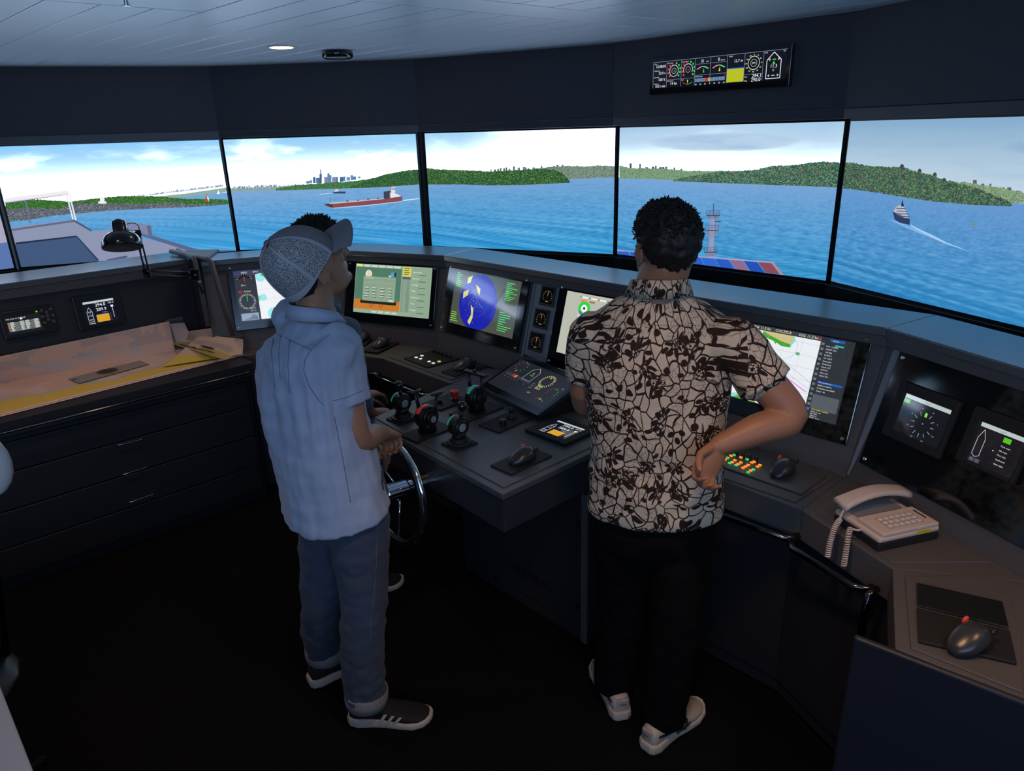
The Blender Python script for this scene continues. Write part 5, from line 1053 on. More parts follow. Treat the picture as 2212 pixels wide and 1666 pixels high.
# ---------------------------------------------------------------- wheel
th_=math.radians(-50); wn=np.array((-math.sin(th_),math.cos(th_),0)); wa=np.array((math.cos(th_),math.sin(th_),0)); wc=np.array((-.430,2.275,.668)); wr=.188; tlt=math.radians(3); wu=np.array((0,0,1))*math.cos(tlt)+wn*math.sin(tlt); wn2=np.cross(wa,wu); wn2=wn2 if wn2@wn>0 else -wn2
t=thing('steering_wheel',wc,'chrome rimmed ship steering wheel gripped by the man in the white cap','wheel')
obj('rim',MB().tube([wc+wr*(math.cos(2*PI*k/56)*wa+math.sin(2*PI*k/56)*wu) for k in range(56)],.0125,14,True),M_chrome,t,smooth=True)
obj('rim_insert',MB().tube([wc-wn2*.008+(wr-.003)*(math.cos(2*PI*k/56)*wa+math.sin(2*PI*k/56)*wu) for k in range(56)],.0098,10,True),M_black,t,smooth=True)
for a in (150,275,30): d=math.cos(math.radians(a))*wa+math.sin(math.radians(a))*wu; obj('spoke',MB().tube([wc+wn2*.02+d*.02,wc+d*(wr-.005)],.0048,8),M_chrome,t,smooth=True)
obj('hub',MB().lathe([(.0001,-.045),(.030,-.042),(.033,-.036),(.033,.045),(.028,.05),(.024,.16)],wc,wn2,28),M_chrome,t,smooth=False,bevel=.002); seat(t)
# ---------------------------------------------------------------- desk lamp
D0=4.02; cl=J(412,594,D0+.03); el_=J(318,590,D0); tp_=J(297,503,D0-.05); 
t=thing('desk_lamp',cl,'black jointed desk lamp with domed shade over the chart table','lamp')
for dz in (-.012,.012): obj('lower_arm',MB().tube([cl+(0,0,dz),el_+(0,0,dz)],.0042,8),M_black,t,smooth=True)
for dx in (-.010,.010): obj('upper_arm',MB().tube([el_+(dx,0,0),tp_+(dx,0,0)],.0042,8),M_black,t,smooth=True)
obj('elbow_joint',MB().box(el_,(.020,0,0),(0,.006,0),(0,0,.024)),M_gloss,t,bevel=.005); obj('clamp',MB().box(cl+np.array((.02,0,.0)),(.020,0,0),(0,.010,0),(0,0,.030)),M_gloss,t,bevel=.004)
for q in (el_+(0.008,-.007,.012),el_+(-.008,-.007,-.012),cl+(.0,-.011,.014),cl+(.0,-.011,-.014),cl+(.026,-.011,0)): obj('rivet',MB().lathe([(.0045,0),(.003,.003),(.0001,.0032)],q,(0,-1,0),10),M_screw,t)
obj('post',MB().tube([cl+(.02,0,0),cl+(.042,.01,-.10)],.008,10),M_black,t,smooth=True); obj('thumb_screw',MB().lathe([(.008,0),(.007,.006),(.0001,.007)],cl+(.045,-.012,-.035),(0,-1,0),14),mat('brass_dot',(.7,.6,.35),.3,metal=1),t)
sc=J(265,533,D0-.14); ax=J(256,480,D0-.10)-sc; Ln=np.linalg.norm(ax); ax/=Ln; k_=Ln
pr=[(.0885,-.006),(.0895,0),(.086,.030),(.074,.055),(.056,.072),(.038,.080),(.034,.086),(.034,.120),(.030,.138),(.018,.148),(.0001,.150)]
pr=[(a,b*k_/.135) for a,b in pr]
mb=MB(); mb.lathe(pr,sc,ax,36); sh=obj('shade',mb,M_gloss,t,smooth=True); 
obj('shade_lining',MB().lathe([(.0001,-.0062),(.020,-.0065),(.086,-.0065)],sc,ax,30),mat('shade_inner',(.20,.21,.24),.3,metal=.5),t)
br=sc+ax*(k_*.72); obj('swivel',MB().tube([br+(.03,0,0),(br+tp_)/2+np.array((.02,0,-.004)),tp_],.005,8),M_screw,t,smooth=True); obj('swivel_plate',MB().box(tp_+(0,0,.0),(.018,0,0),(0,.004,0),(0,0,.014)),M_black,t,bevel=.003)
obj('power_cord',MB().tube(smooth_path([J(269,486,D0-.1),J(285,482,D0-.06),J(299,488,D0-.02),J(301,510,D0),J(307,560,D0+.01),el_+(0.006,.004,.02)],6),.0022,6),M_black,t,smooth=True); seat(t)
# ---------------------------------------------------------------- paper charts
def chart_sheet(name,lab,quad,zf,colf,nx=120,ny=44,th=.0009,group=None):
    """quad: four plan corners front-left, front-right, back-right, back-left; zf(s,t) height"""
    q=[np.array(p,float) for p in quad]; vs=[];cs=[]
    for j in range(ny+1):
        for i_ in range(nx+1):
            s_,t_=i_/nx,j/ny; p=(q[0]*(1-s_)+q[1]*s_)*(1-t_)+(q[3]*(1-s_)+q[2]*s_)*t_; z,dx=zf(s_,t_); vs.append((p[0]+dx[0],p[1]+dx[1],z)); cs.append(srgb(colf(s_,t_)))
    W1=nx+1; fs=[(j*W1+i_,j*W1+i_+1,(j+1)*W1+i_+1,(j+1)*W1+i_) for j in range(ny) for i_ in range(nx)]
    me=bpy.data.meshes.new(name); me.from_pydata(vs,[],fs); me.materials.append(M_print); ca=me.color_attributes.new('Col','FLOAT_COLOR','CORNER')
    arr=np.ones((len(fs)*4,4),np.float32); k=0
    for f in fs:
        for v_ in f: arr[k,:3]=cs[v_]; k+=1
    ca.data.foreach_set('color',arr.ravel()); o=bpy.data.objects.new(name,me); COL.objects.link(o); m=o.modifiers.new('s','SOLIDIFY'); m.thickness=th; m.offset=-1
    for p in me.polygons: p.use_smooth=True
    tag(o,lab,'chart',group or 'paper charts on the chart table'); return o
tabz=DZ
def tab(px,py,z=tabz): q=onz(px,py,z); return (q[0],q[1])
FL,FRr=np.array(tab(0,900)),np.array(tab(524,768)); dirc=(FRr-FL)/np.linalg.norm(FRr-FL); FL2=FL-dirc*.6; nb=np.array([-dirc[1],dirc[0]])
paper=H_('dcc4b8'); yel=H_('d9c05c'); blu=H_('aebccb'); pink=H_('d9b7a4')
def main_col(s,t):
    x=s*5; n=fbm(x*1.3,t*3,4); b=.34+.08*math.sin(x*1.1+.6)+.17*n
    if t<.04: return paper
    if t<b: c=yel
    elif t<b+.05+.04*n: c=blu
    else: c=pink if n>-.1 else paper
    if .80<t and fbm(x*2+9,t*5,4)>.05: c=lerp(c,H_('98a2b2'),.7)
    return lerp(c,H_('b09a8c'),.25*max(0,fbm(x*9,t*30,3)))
def flat(z,h=0): return lambda s,t:(z+h*(max(0,t-.42)/.58)**1.5,(0,0))
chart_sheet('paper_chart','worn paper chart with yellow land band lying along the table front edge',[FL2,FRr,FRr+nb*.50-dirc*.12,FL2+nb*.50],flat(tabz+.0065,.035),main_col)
chart_sheet('paper_chart','paper chart underneath, only its pale front border showing along the table edge',[FL2-nb*.016,FRr-nb*.010+dirc*.004,FRr+nb*.35,FL2+nb*.35],flat(tabz+.0035),lambda s,t:lerp(paper,H_('a08c80'),.12*(1 if abs(t-.02)<.012 else 0)),nx=60,ny=20)
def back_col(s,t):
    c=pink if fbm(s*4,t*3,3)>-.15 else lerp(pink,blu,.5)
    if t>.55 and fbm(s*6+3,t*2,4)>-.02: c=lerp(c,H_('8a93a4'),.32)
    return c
def quad3(name,lab,C,colf,nx=60,ny=24,sag=.02):
    """C: four (px,py,z) corners front-left, front-right, back-right, back-left"""
    Q=[onz(*c) for c in C]; zs=[c[2] for c in C]
    def zf(s_,t_): return ((zs[0]*(1-s_)+zs[1]*s_)*(1-t_)+(zs[3]*(1-s_)+zs[2]*s_)*t_-sag*4*t_*(1-t_)*(.4+.6*s_),(0,0))
    return chart_sheet(name,lab,[q[:2] for q in Q],zf,colf,nx,ny)
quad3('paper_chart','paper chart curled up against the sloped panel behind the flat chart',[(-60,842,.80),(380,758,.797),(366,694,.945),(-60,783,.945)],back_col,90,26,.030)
quad3('paper_chart','dark grey end of a folded chart standing at the back corner of the table',[(352,712,.89),(398,716,.86),(395,684,.955),(358,692,.955)],lambda s,t:H_('6c7078'),20,10,.004)
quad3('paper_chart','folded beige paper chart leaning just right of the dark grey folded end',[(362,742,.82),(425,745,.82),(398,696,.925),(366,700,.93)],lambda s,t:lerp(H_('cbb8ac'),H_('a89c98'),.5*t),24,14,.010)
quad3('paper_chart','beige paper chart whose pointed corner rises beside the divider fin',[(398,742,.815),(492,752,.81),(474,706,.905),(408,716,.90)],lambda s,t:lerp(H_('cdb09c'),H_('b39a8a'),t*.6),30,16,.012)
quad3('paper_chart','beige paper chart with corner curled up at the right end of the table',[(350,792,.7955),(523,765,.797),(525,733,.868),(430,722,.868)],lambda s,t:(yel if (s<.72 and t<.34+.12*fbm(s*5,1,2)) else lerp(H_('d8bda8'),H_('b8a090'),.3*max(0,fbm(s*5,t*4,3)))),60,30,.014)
# drafting tools
def flat_tool(name,lab,cat,pts,z,th,m,bev=.0006): 
    t=thing(name,(onz(*pts[0],z)[0],onz(*pts[0],z)[1],z),lab,cat); obj('blade',MB().prism([tab(x,y,z) for x,y in pts],z,z+th),m,t,bevel=bev); return t
z_=tabz+.0115
t=flat_tool('plotting_ruler','clear grey plotting ruler with round compass dial lying on the yellow chart band','ruler',[(146,819),(172,828),(322,787),(300,779)],z_,.002,mat('ruler_plastic',(.27,.25,.24),.25,spec=.5))
c=onz(232,802,z_+.002); rp=plane3((c[0],c[1],z_+.0022),(dirc[0],dirc[1],0),(nb[0],nb[1],0)); rp.nn=np.array((0,0,1.))
cv=Canvas(rp,.0002); cv.circ((0,0),.050,'2c2622',40); cv.up(); cv.ring((0,0),.046,.002,'b0a090',n=40); cv.dial((0,0),.044,'b0a090',36,0,350,.18,.001); cv.ring((0,0),.028,.0012,'8c7c70'); cv.up(); cv.text('NAV',-.012,-.004,.010,'a09080'); cv.poly([(-.17,-.02),(-.135,-.02),(-.15,.01)],'2a6f9c'); cv.make('dial_print',M_print,t); seat(t)
t=flat_tool('set_square','yellow translucent ruler under the pen at the right end of the charts','ruler',[(357,739),(376,729),(503,770),(487,778)],tabz+.048,.002,mat('amber_plastic',(.50,.42,.12),.3)); seat(t)
t=thing('divider_compass',(onz(400,745,tabz+.058)[0],onz(400,745,tabz+.058)[1],tabz+.058),'thin black drawing dividers lying on the yellow ruler','drawing tool')
obj('leg',MB().tube([onz(389,744,tabz+.058),onz(420,752,tabz+.060)],.003,6),M_black,t); obj('leg',MB().tube([onz(420,752,tabz+.060),onz(462,762,tabz+.058)],.0022,6),M_black,t); obj('hinge',MB().lathe([(.006,0),(.006,.005),(.0001,.006)],onz(420,752,tabz+.058),seg=12),M_dchrome,t); seat(t)
t=thing('pen',(onz(440,750,tabz+.060)[0],onz(440,750,tabz+.060)[1],tabz+.058),'dark blue pen lying at the right end of the charts','pen')
obj('barrel',MB().tube([onz(434,747,tabz+.060),onz(440,748.5,tabz+.060),onz(456,752.5,tabz+.060),onz(462,754,tabz+.060)],[.002,.005,.005,.003],8),mat('pen_blue',(.02,.025,.10),.3),t,smooth=True); seat(t)
t=thing('eraser',(onz(388,757,z_+.004)[0],onz(388,757,z_+.004)[1],z_+.004),'small white eraser between the flat chart and yellow ruler','eraser')
obj('block',MB().box(onz(388,757,z_+.006),(.018*dirc[0],.018*dirc[1],0),(.007*nb[0],.007*nb[1],0),(0,0,.005)),M_white,t,bevel=.002); seat(t)
# ---------------------------------------------------------------- pale things cut by the left frame edge
e0_,e1_=onz(0,1482,.74),onz(72,1666,.74); dv_=(e1_-e0_)/np.linalg.norm(e1_-e0_); nv=np.array([dv_[1],-dv_[0],0])
if nv[0]>0: nv=-nv
t=thing('pale_counter',(e0_[0],e0_[1],0),'pale grey counter edge cut by the lower left frame corner','counter')
P_=[e0_-dv_*.35,e1_+dv_*.6,e1_+dv_*.6+nv*.7,e0_-dv_*.35+nv*.7]
obj('top',MB().prism([p[:2] for p in P_],.715,.74),mat('pale_laminate',(.42,.44,.48),.5),t,bevel=.004); obj('body',MB().prism([(p+nv*.04)[:2] for p in P_],0,.715),M_white,t); seat(t)
q=J(-42,1005,2.25); t=thing('swivel_chair',(q[0],q[1],0),'white rounded chair back cut by the left frame edge','chair')
obj('backrest',MB().ell(q,(.072,.02,0),(-.015,.03,0),(0,0,.10)),M_white,t,smooth=True); obj('seat',MB().ell((q[0]-.16,q[1]-.2,.47),(.21,0,0),(0,.21,0),(0,0,.045)),M_black,t,smooth=True); obj('post',MB().tube([(q[0]-.16,q[1]-.2,.05),(q[0]-.16,q[1]-.2,.45)],.03,12),M_dchrome,t,smooth=True); obj('back_stem',MB().tube([(q[0]-.02,q[1]+.01,q[2]-.06),(q[0]-.06,q[1]-.05,.48)],.015,8),M_dchrome,t,smooth=True)
for k in range(5): a=2*PI*k/5; obj('foot',MB().tube([(q[0]-.16,q[1]-.2,.06),(q[0]-.16+.22*math.cos(a),q[1]-.2+.22*math.sin(a),.03)],.018,8),M_black,t,smooth=True)
seat(t)
# ---------------------------------------------------------------- people
def unit(v): v=np.array(v,float); return v/np.linalg.norm(v)
def fuse(name,mb,voxel,m,parent,sm=5,disp=None,label=None,fac=.5):
    me=bpy.data.meshes.new(name); me.from_pydata(mb.v,[],mb.f)
    bm=bmesh.new(); bm.from_mesh(me); bmesh.ops.recalc_face_normals(bm,faces=bm.faces); bm.to_mesh(me); bm.free()
    o=bpy.data.objects.new(name,me); COL.objects.link(o)
    r=o.modifiers.new('r','REMESH'); r.mode='VOXEL'; r.voxel_size=voxel; r.use_smooth_shade=True
    if sm: s=o.modifiers.new('s','SMOOTH'); s.iterations=sm; s.factor=fac
    dg=bpy.context.evaluated_depsgraph_get(); dg.update(); nm=bpy.data.meshes.new_from_object(o.evaluated_get(dg)); o.modifiers.clear(); o.data=nm; bpy.data.meshes.remove(me); nm.name=name
    if disp:
        n=len(nm.vertices); co=np.empty(n*3,np.float32); nm.vertices.foreach_get('co',co); no=np.empty(n*3,np.float32); nm.vertices.foreach_get('normal',no); co=co.reshape(-1,3);no=no.reshape(-1,3)
        d=np.array([disp(c) for c in co],np.float32); co=co+no*d[:,None]; nm.vertices.foreach_set('co',co.ravel()); nm.update()
    nm.materials.clear(); nm.materials.append(m)
    for p in nm.polygons: p.use_smooth=True
    o.parent=parent
    if label: o['label']=label
    return o
def limb(mb,pts,rs,seg=16,sub=4):
    P=smooth_path(pts,sub); R=smooth_path([(r,0,0) for r in rs],sub); R=[max(.002,r[0]) for r in R]
    mb.tube(P,R,seg); 
    for p,r in ((P[0],R[0]),(P[-1],R[-1])): mb.ell(p,(r,0,0),(0,r,0),(0,0,r),seg,8)
def head(mb,c,f,u,k=1.0):
    s=np.cross(f,u); P=lambda a,b,d:c+(f*a+s*b+u*d)*k; E=lambda p,a,b,d,**kw:mb.ell(p,f*a*k,s*b*k,u*d*k,20,14)
    E(P(-.012,0,.022),.094,.075,.092); E(P(.022,0,-.035),.070,.060,.078); E(P(.066,0,-.092),.022,.024,.018); E(P(.030,0,-.075),.052,.050,.038)
    E(P(.074,0,.030),.018,.050,.018); E(P(.070,.03,-.018),.020,.020,.022); E(P(.070,-.03,-.018),.020,.020,.022)
    mb.cap(P(.084,0,.012),P(.106,0,-.022),.007*k,.011*k); mb.cap(P(.094,-.010,-.027),P(.094,.010,-.027),.008*k,.008*k)
    E(P(.083,0,-.056),.013,.024,.0065); E(P(.081,0,-.066),.013,.021,.0065)
    for sg in (-1,1):
        e=P(-.006,sg*.076,-.012); a=unit(f*.5*-1+s*sg*.86)
        mb.ell(e,f*.014*k+u*.004*k,s*.005*k*sg-f*.004*k,u*.028*k,14,10)
        mb.tube([e+s*sg*.006*k-f*.004*k+(f*.015*math.cos(t)+u*.030*math.sin(t))*k for t in np.linspace(-.4,3.9,14)],.0042*k,8)
        mb.ell(e-u*.024*k+f*.004*k,f*.007*k,s*.005*k,u*.010*k,10,8)
def hand(mb,w,d,pn,side,curl=.5,k=1.0,spread=.06,thumb=1):
    """w wrist, d direction of the fingers, pn outward from the palm, side +1/-1 which way the thumb lies"""
    d=unit(d); pn=unit(pn-d*(pn@d)); t=np.cross(d,pn)*side
    mb.loft([(w-d*.01*k,t*.026*k,pn*.019*k),(w+d*.03*k,t*.034*k,pn*.017*k),(w+d*.065*k,t*.040*k,pn*.014*k),(w+d*.088*k,t*.037*k,pn*.011*k)],16)
    for i_,(off,L) in enumerate(((.029,.074),(.0098,.082),(-.0098,.077),(-.028,.060))):
        p=w+d*(.086-.004*abs(i_-1))*k+t*off*k; dd=unit(d+t*off*spread*20); a=0; prev=p-dd*.015*k; r=(.0088,.0092,.0088,.0078)[i_]*k; c=p
        segs=[.45*L,.32*L,.23*L]
        mb.cap(prev,c,r,r)
        for q,sg in enumerate(segs):
            a+=curl*(1.15,1.35,.9)[q]; v=unit(dd*math.cos(a)+pn*math.sin(a)); n_=c+v*sg*k; mb.cap(c,n_,r*(1-.07*q),r*(1-.07*(q+1)),10); c=n_
    b=w+d*.022*k+t*.026*k+pn*.006*k; v=unit(d*.75+t*.62*thumb+pn*.35); c1=b+v*.038*k; v2=unit(d*.9+t*.15+pn*(.35+curl*.6)); c2=c1+v2*.030*k; v3=unit(d*.8-t*.1+pn*(.4+curl)); c3=c2+v3*.024*k
    mb.cap(b,c1,.0135*k,.0105*k,10); mb.cap(c1,c2,.0105*k,.0095*k,10); mb.cap(c2,c3,.0095*k,.008*k,10)
def hair(name,c,f,u,m,parent,hl,th=.012,k=1.0,rough=.006,tufts=260,tl=.016,seed=1):
    """shell that sinks under the skin outside the hairline; hl(df,du,ds) -> amount"""
    s=np.cross(f,u); rs=random.Random(seed); mb=MB(); cc=c+(f*-.012+u*.022)*k; nu,nv=64,44; vs=[]
    def pos(d,extra=0):
        a=hl(*d); r=(th*a-.010*(1-a))+rough*noise.noise(Vector((d[0]*7+seed,d[1]*7,d[2]*7)))*a+rough*.6*noise.noise(Vector((d[0]*22,d[1]*22,d[2]*22+seed)))*a+extra
        return cc+f*d[0]*(.094*k+r)+s*d[1]*(.075*k+r)+u*d[2]*(.092*k+r)
    for j in range(nv+1):
        ph=PI*j/nv
        for i_ in range(nu): t_=2*PI*i_/nu; vs.append(pos((math.sin(ph)*math.cos(t_),math.sin(ph)*math.sin(t_),math.cos(ph))))
    fs=[(j*nu+i_,(j+1)*nu+i_,(j+1)*nu+(i_+1)%nu,j*nu+(i_+1)%nu) for j in range(nv) for i_ in range(nu)]; mb.add(vs,fs)
    for _ in range(tufts):
        d=unit((rs.gauss(0,1),rs.gauss(0,1),abs(rs.gauss(0,1))+.2)); a=hl(*d)
        if a<.8: continue
        p=pos(d,-.003); n=unit(f*d[0]+s*d[1]+u*d[2]); g=unit(n*.7+f*rs.uniform(-.7,.9)+s*rs.uniform(-.8,.8)+u*rs.uniform(-.1,.5)); L=tl*rs.uniform(.6,1.3)
        mb.tube([p,p+g*L*.5+n*L*.2,p+g*L],[.0022,.0016,.0004],5)
    return obj(name,mb,m,parent,smooth=True)
def sstep(a,b,x): t=max(0,min(1,(x-a)/(b-a))); return t*t*(3-2*t)
def hairline(front=.62,back=-.72,side=-.1,wd=.12):
    def h(df,ds,du):
        L=np.interp(df,[-1,-.55,-.25,.0,.22,.5,.8,1],[back,back,-.45,side,side+.15,front*.8,front,front+.08]); return sstep(L-wd*.5,L+wd*.5,du)
    return h
def skinmat(name,col):
    m=mat(name,col,.48,spec=.45,noise_s=30,noise_a=.10,bump=.12,bump_s=260); b=m.node_tree.nodes['Principled BSDF']; b.inputs['Subsurface Weight'].default_value=.08; b.inputs['Subsurface Radius'].default_value=(.012,.005,.003); return m
def shoe(heel,d,L,par,upper,sole,k=1.0,style='black',name='shoe'):
    d=unit((d[0],d[1],0)); s=np.array((-d[1],d[0],0)); h=np.array((heel[0],heel[1],0.)); up=np.array((0,0,1.)); P=lambda a,b,z:h+d*a*L+s*b+up*z
    prof=[(0,.018),(.03,.030),(.12,.037),(.3,.034),(.45,.035),(.62,.043),(.78,.048),(.9,.042),(.97,.026),(1.0,.010)]
    n=len(prof); ln=[P(a,w,0) for a,w in prof]+[P(a,-w,0) for a,w in prof[::-1]]
    sb=MB(); vs=[]; 
    for z,sc in ((.0,.96),(.012,1.03),(.026,1.03),(.034,.98)):
        for q,(a,w) in enumerate([(a,w) for a,w in prof]+[(a,-w) for a,w in prof[::-1]]):
            lift=.016*max(0,(a-.72)/.28)**2+.004*max(0,(.1-a)/.1); zz=z*(1-.30*sstep(.35,.75,a))+lift; vs.append(P(a+(.5-a)*(1-sc)*.2,w*sc,zz))
    N=2*n; fs=[tuple(range(N))[::-1],tuple(range(3*N,4*N))]+[(j*N+i_,j*N+(i_+1)%N,(j+1)*N+(i_+1)%N,(j+1)*N+i_) for j in range(3) for i_ in range(N)]
    so=obj('shoe_sole',sb.add(vs,fs),sole,par,smooth=False,bevel=.002,label='pale sole' if style=='black' else None)
    ub=MB(); secs=[]
    for a,w,zt in ((.03,.022,.075),(.08,.031,.088),(.18,.033,.092),(.30,.032,.094),(.42,.034,.083),(.55,.040,.068),(.70,.045,.054),(.84,.042,.046),(.93,.030,.040),(.985,.012,.034)):
        lift=.012*max(0,(a-.72)/.28)**2; z0=.016+lift; secs.append((P(a,0,(z0+zt)/2),s*w,up*(zt-z0)/2))
    ub.loft(secs,22,2.6); o=obj('shoe_upper',ub,upper,par,smooth=True); return P
def collar(name,c,f,s,u,rx,ry,h,m,par,drop=.03,gap=.45,flare=.008):
    mb=MB(); n=30; vs=[]
    for k in range(n+1):
        a=gap+(2*PI-2*gap)*k/n; dirv=f*math.cos(a)*ry+s*math.sin(a)*rx; fr=(math.cos(a)+1)/2; base=c+dirv-u*drop*fr**2
        o_=unit(dirv)
        vs+=[base,base+u*h*(1-.25*fr)+o_*.001,base+u*h*(1-.25*fr)+o_*.005,base+o_*(.010+flare)-u*.004]
    fs=[]
    for k in range(n):
        for q in range(4): fs.append((k*4+q,k*4+(q+1)%4,(k+1)*4+(q+1)%4,(k+1)*4+q))
    fs+=[(0,1,2,3),(n*4+3,n*4+2,n*4+1,n*4)]
    return obj(name,mb.add(vs,fs),m,par,smooth=True)
UP=np.array((0,0,1.))
# cloth materials
def cloth(name,col,col2,rough=.85,weave=900):
    m=mat(name,col,rough,spec=.2,noise_s=12,noise_a=.18,bump=.3,bump_s=weave); N=m.node_tree; b=N.nodes['Principled BSDF']; b.inputs['Sheen Weight'].default_value=.08; return m
M_shirtL=cloth('chambray_cloth',(.38,.46,.62),0); M_jeans=cloth('denim_cloth',(.050,.068,.105),0); M_cuff=cloth('denim_cuff',(.22,.23,.24),0); M_shirtT=cloth('grey_blue_denim',(.10,.125,.165),0); M_trs=mat('black_trousers',(.0035,.0035,.004),.9,spec=.1)
M_skinL=skinmat('skin_tan',(.36,.185,.115)); M_skinR=skinmat('skin_brown',(.30,.15,.09)); M_hair=mat('black_hair',(.010,.008,.007),.55,spec=.4)
M_eye=mat('eye',(.25,.22,.2),.2); M_shoeB=mat('shoe_black_knit',(.008,.008,.009),.8,bump=.4,bump_s=700); M_shoeW=mat('shoe_cream_leather',(.42,.37,.32),.5); M_sole=mat('shoe_sole_foam',(.50,.44,.38),.55); M_stripe=mat('shoe_dark_stripe',(.008,.008,.016),.5)
def batik():
    m=bpy.data.materials.new('batik_cloth'); m.use_nodes=True; N=m.node_tree; L=N.links; b=N.nodes['Principled BSDF']; b.inputs['Roughness'].default_value=.8; b.inputs['Specular IOR Level'].default_value=.25
    nd=N.nodes.new
    def math_(op,a,b_=None,c=None,clamp=False):
        n=nd('ShaderNodeMath'); n.operation=op; n.use_clamp=clamp
        for i_,v in enumerate((a,b_,c)):
            if v is None: continue
            if isinstance(v,(int,float)): n.inputs[i_].default_value=v
            else: L.new(v,n.inputs[i_])
        return n.outputs[0]
    tc=nd('ShaderNodeTexCoord'); sx=nd('ShaderNodeSeparateXYZ'); L.new(tc.outputs['Object'],sx.inputs[0])
    q_=J(1418,800,1.89); cx=nd('ShaderNodeCombineXYZ'); dx_=math_('SUBTRACT',sx.outputs[0],float(q_[0])); ar_=math_('MULTIPLY',math_('ARCTAN2',dx_,math_('SUBTRACT',float(q_[1]),sx.outputs[1])),.185); sl_=math_('GREATER_THAN',dx_,.195); L.new(math_('ADD',math_('MULTIPLY',ar_,math_('SUBTRACT',1,sl_)),math_('MULTIPLY',dx_,sl_)),cx.inputs[0]); L.new(sx.outputs[2],cx.inputs[1])
    wob=nd('ShaderNodeTexNoise'); wob.noise_dimensions='2D'; wob.inputs['Scale'].default_value=7; wob.inputs['Detail'].default_value=2; L.new(cx.outputs[0],wob.inputs['Vector'])
    va=nd('ShaderNodeVectorMath'); va.operation='MULTIPLY_ADD'; L.new(wob.outputs['Color'],va.inputs[0]); va.inputs[1].default_value=(.085,.085,0); L.new(cx.outputs[0],va.inputs[2]); V=va.outputs[0]
    def vor(scale,feat,vec=V,rnd=1.0):
        n=nd('ShaderNodeTexVoronoi'); n.voronoi_dimensions='2D'; n.feature=feat; n.inputs['Scale'].default_value=scale; n.inputs['Randomness'].default_value=rnd; L.new(vec,n.inputs['Vector']); return n
    def lt(x,t,w=.015): # smooth x<t
        n=nd('ShaderNodeMapRange'); n.interpolation_type='SMOOTHSTEP'; n.inputs[1].default_value=t-w; n.inputs[2].default_value=t+w; n.inputs[3].default_value=1; n.inputs[4].default_value=0; L.new(x,n.inputs[0]); return n.outputs[0]
    vines=lt(vor(28,'DISTANCE_TO_EDGE').outputs['Distance'],.062,.02)
    crack=math_('MULTIPLY',lt(vor(75,'DISTANCE_TO_EDGE').outputs['Distance'],.035,.02),lt(wob.outputs['Fac'],.50,.04))
    # flowers: petals around the centres of a coarse lattice
    fl=vor(9.5,'F1',V,.85); 
    pos=nd('ShaderNodeVectorMath'); pos.operation='SUBTRACT'; sc=nd('ShaderNodeVectorMath'); sc.operation='SCALE'; sc.inputs['Scale'].default_value=9.5; L.new(V,sc.inputs[0])
    sp_=nd('ShaderNodeVectorMath'); sp_.operation='SCALE'; sp_.inputs['Scale'].default_value=9.5; L.new(fl.outputs['Position'],sp_.inputs[0]); L.new(sc.outputs[0],pos.inputs[0]); L.new(sp_.outputs[0],pos.inputs[1])
    ps=nd('ShaderNodeSeparateXYZ'); L.new(pos.outputs[0],ps.inputs[0]); colr=nd('ShaderNodeSeparateColor'); L.new(fl.outputs['Color'],colr.inputs[0])
    ang=math_('ADD',math_('ARCTAN2',ps.outputs[1],ps.outputs[0]),math_('MULTIPLY',colr.outputs[0],6.28)); dist=fl.outputs['Distance']
    pet=math_('ABSOLUTE',math_('SINE',math_('MULTIPLY',ang,4.5)))
    rad=math_('ADD',math_('MULTIPLY',pet,.20),.17); petal=math_('MULTIPLY',lt(math_('SUBTRACT',dist,rad),0,.012),lt(math_('MULTIPLY',dist,-1),-.15,.01))
    half=lt(math_('SINE',ang),.35,.08); petal=math_('MULTIPLY',petal,half)
    dots=math_('MULTIPLY',lt(dist,.15,.01),math_('SUBTRACT',1,lt(vor(150,'F1').outputs['Distance'],.42,.05)))
    rim=math_('MULTIPLY',lt(math_('ABSOLUTE',math_('SUBTRACT',dist,.155)),.012,.006),1)
    # leaves: stretched cells, only some of them dark
    mp=nd('ShaderNodeMapping'); mp.inputs['Rotation'].default_value=(0,0,.7); mp.inputs['Scale'].default_value=(1,1.9,1); L.new(V,mp.inputs[0]); lf=vor(22,'F1',mp.outputs[0]); lc=nd('ShaderNodeSeparateColor'); L.new(lf.outputs['Color'],lc.inputs[0])
    leaf=math_('MULTIPLY',lt(lf.outputs['Distance'],.30,.03),lt(lc.outputs[1],.40,.01))
    mx=math_('MAXIMUM',math_('MAXIMUM',vines,crack),math_('MAXIMUM',petal,math_('MAXIMUM',dots,math_('MAXIMUM',rim,leaf))))
    big=nd('ShaderNodeTexNoise'); big.inputs['Scale'].default_value=5; L.new(cx.outputs[0],big.inputs['Vector'])
    c1=nd('ShaderNodeMix'); c1.data_type='RGBA'; c1.inputs[6].default_value=(.50,.45,.36,1); c1.inputs[7].default_value=(.60,.50,.38,1); L.new(big.outputs['Fac'],c1.inputs[0])
    c2=nd('ShaderNodeMix'); c2.data_type='RGBA'; L.new(big.outputs['Fac'],c2.inputs[0]); c2.inputs[6].default_value=(.006,.005,.005,1); c2.inputs[7].default_value=(.040,.018,.012,1)
    out=nd('ShaderNodeMix'); out.data_type='RGBA'; L.new(mx,out.inputs[0]); L.new(c1.outputs[2],out.inputs[6]); L.new(c2.outputs[2],out.inputs[7]); L.new(out.outputs[2],b.inputs['Base Color']); return m
M_batik=batik()
def creases(amp,sx,sz,amp2=.0015,seed=0):
    def d(c): return amp*noise.noise(Vector((c[0]*sx+seed,c[1]*sx,c[2]*sz)))+amp2*noise.noise(Vector((c[0]*38+seed,c[1]*38,c[2]*30)))
    return d
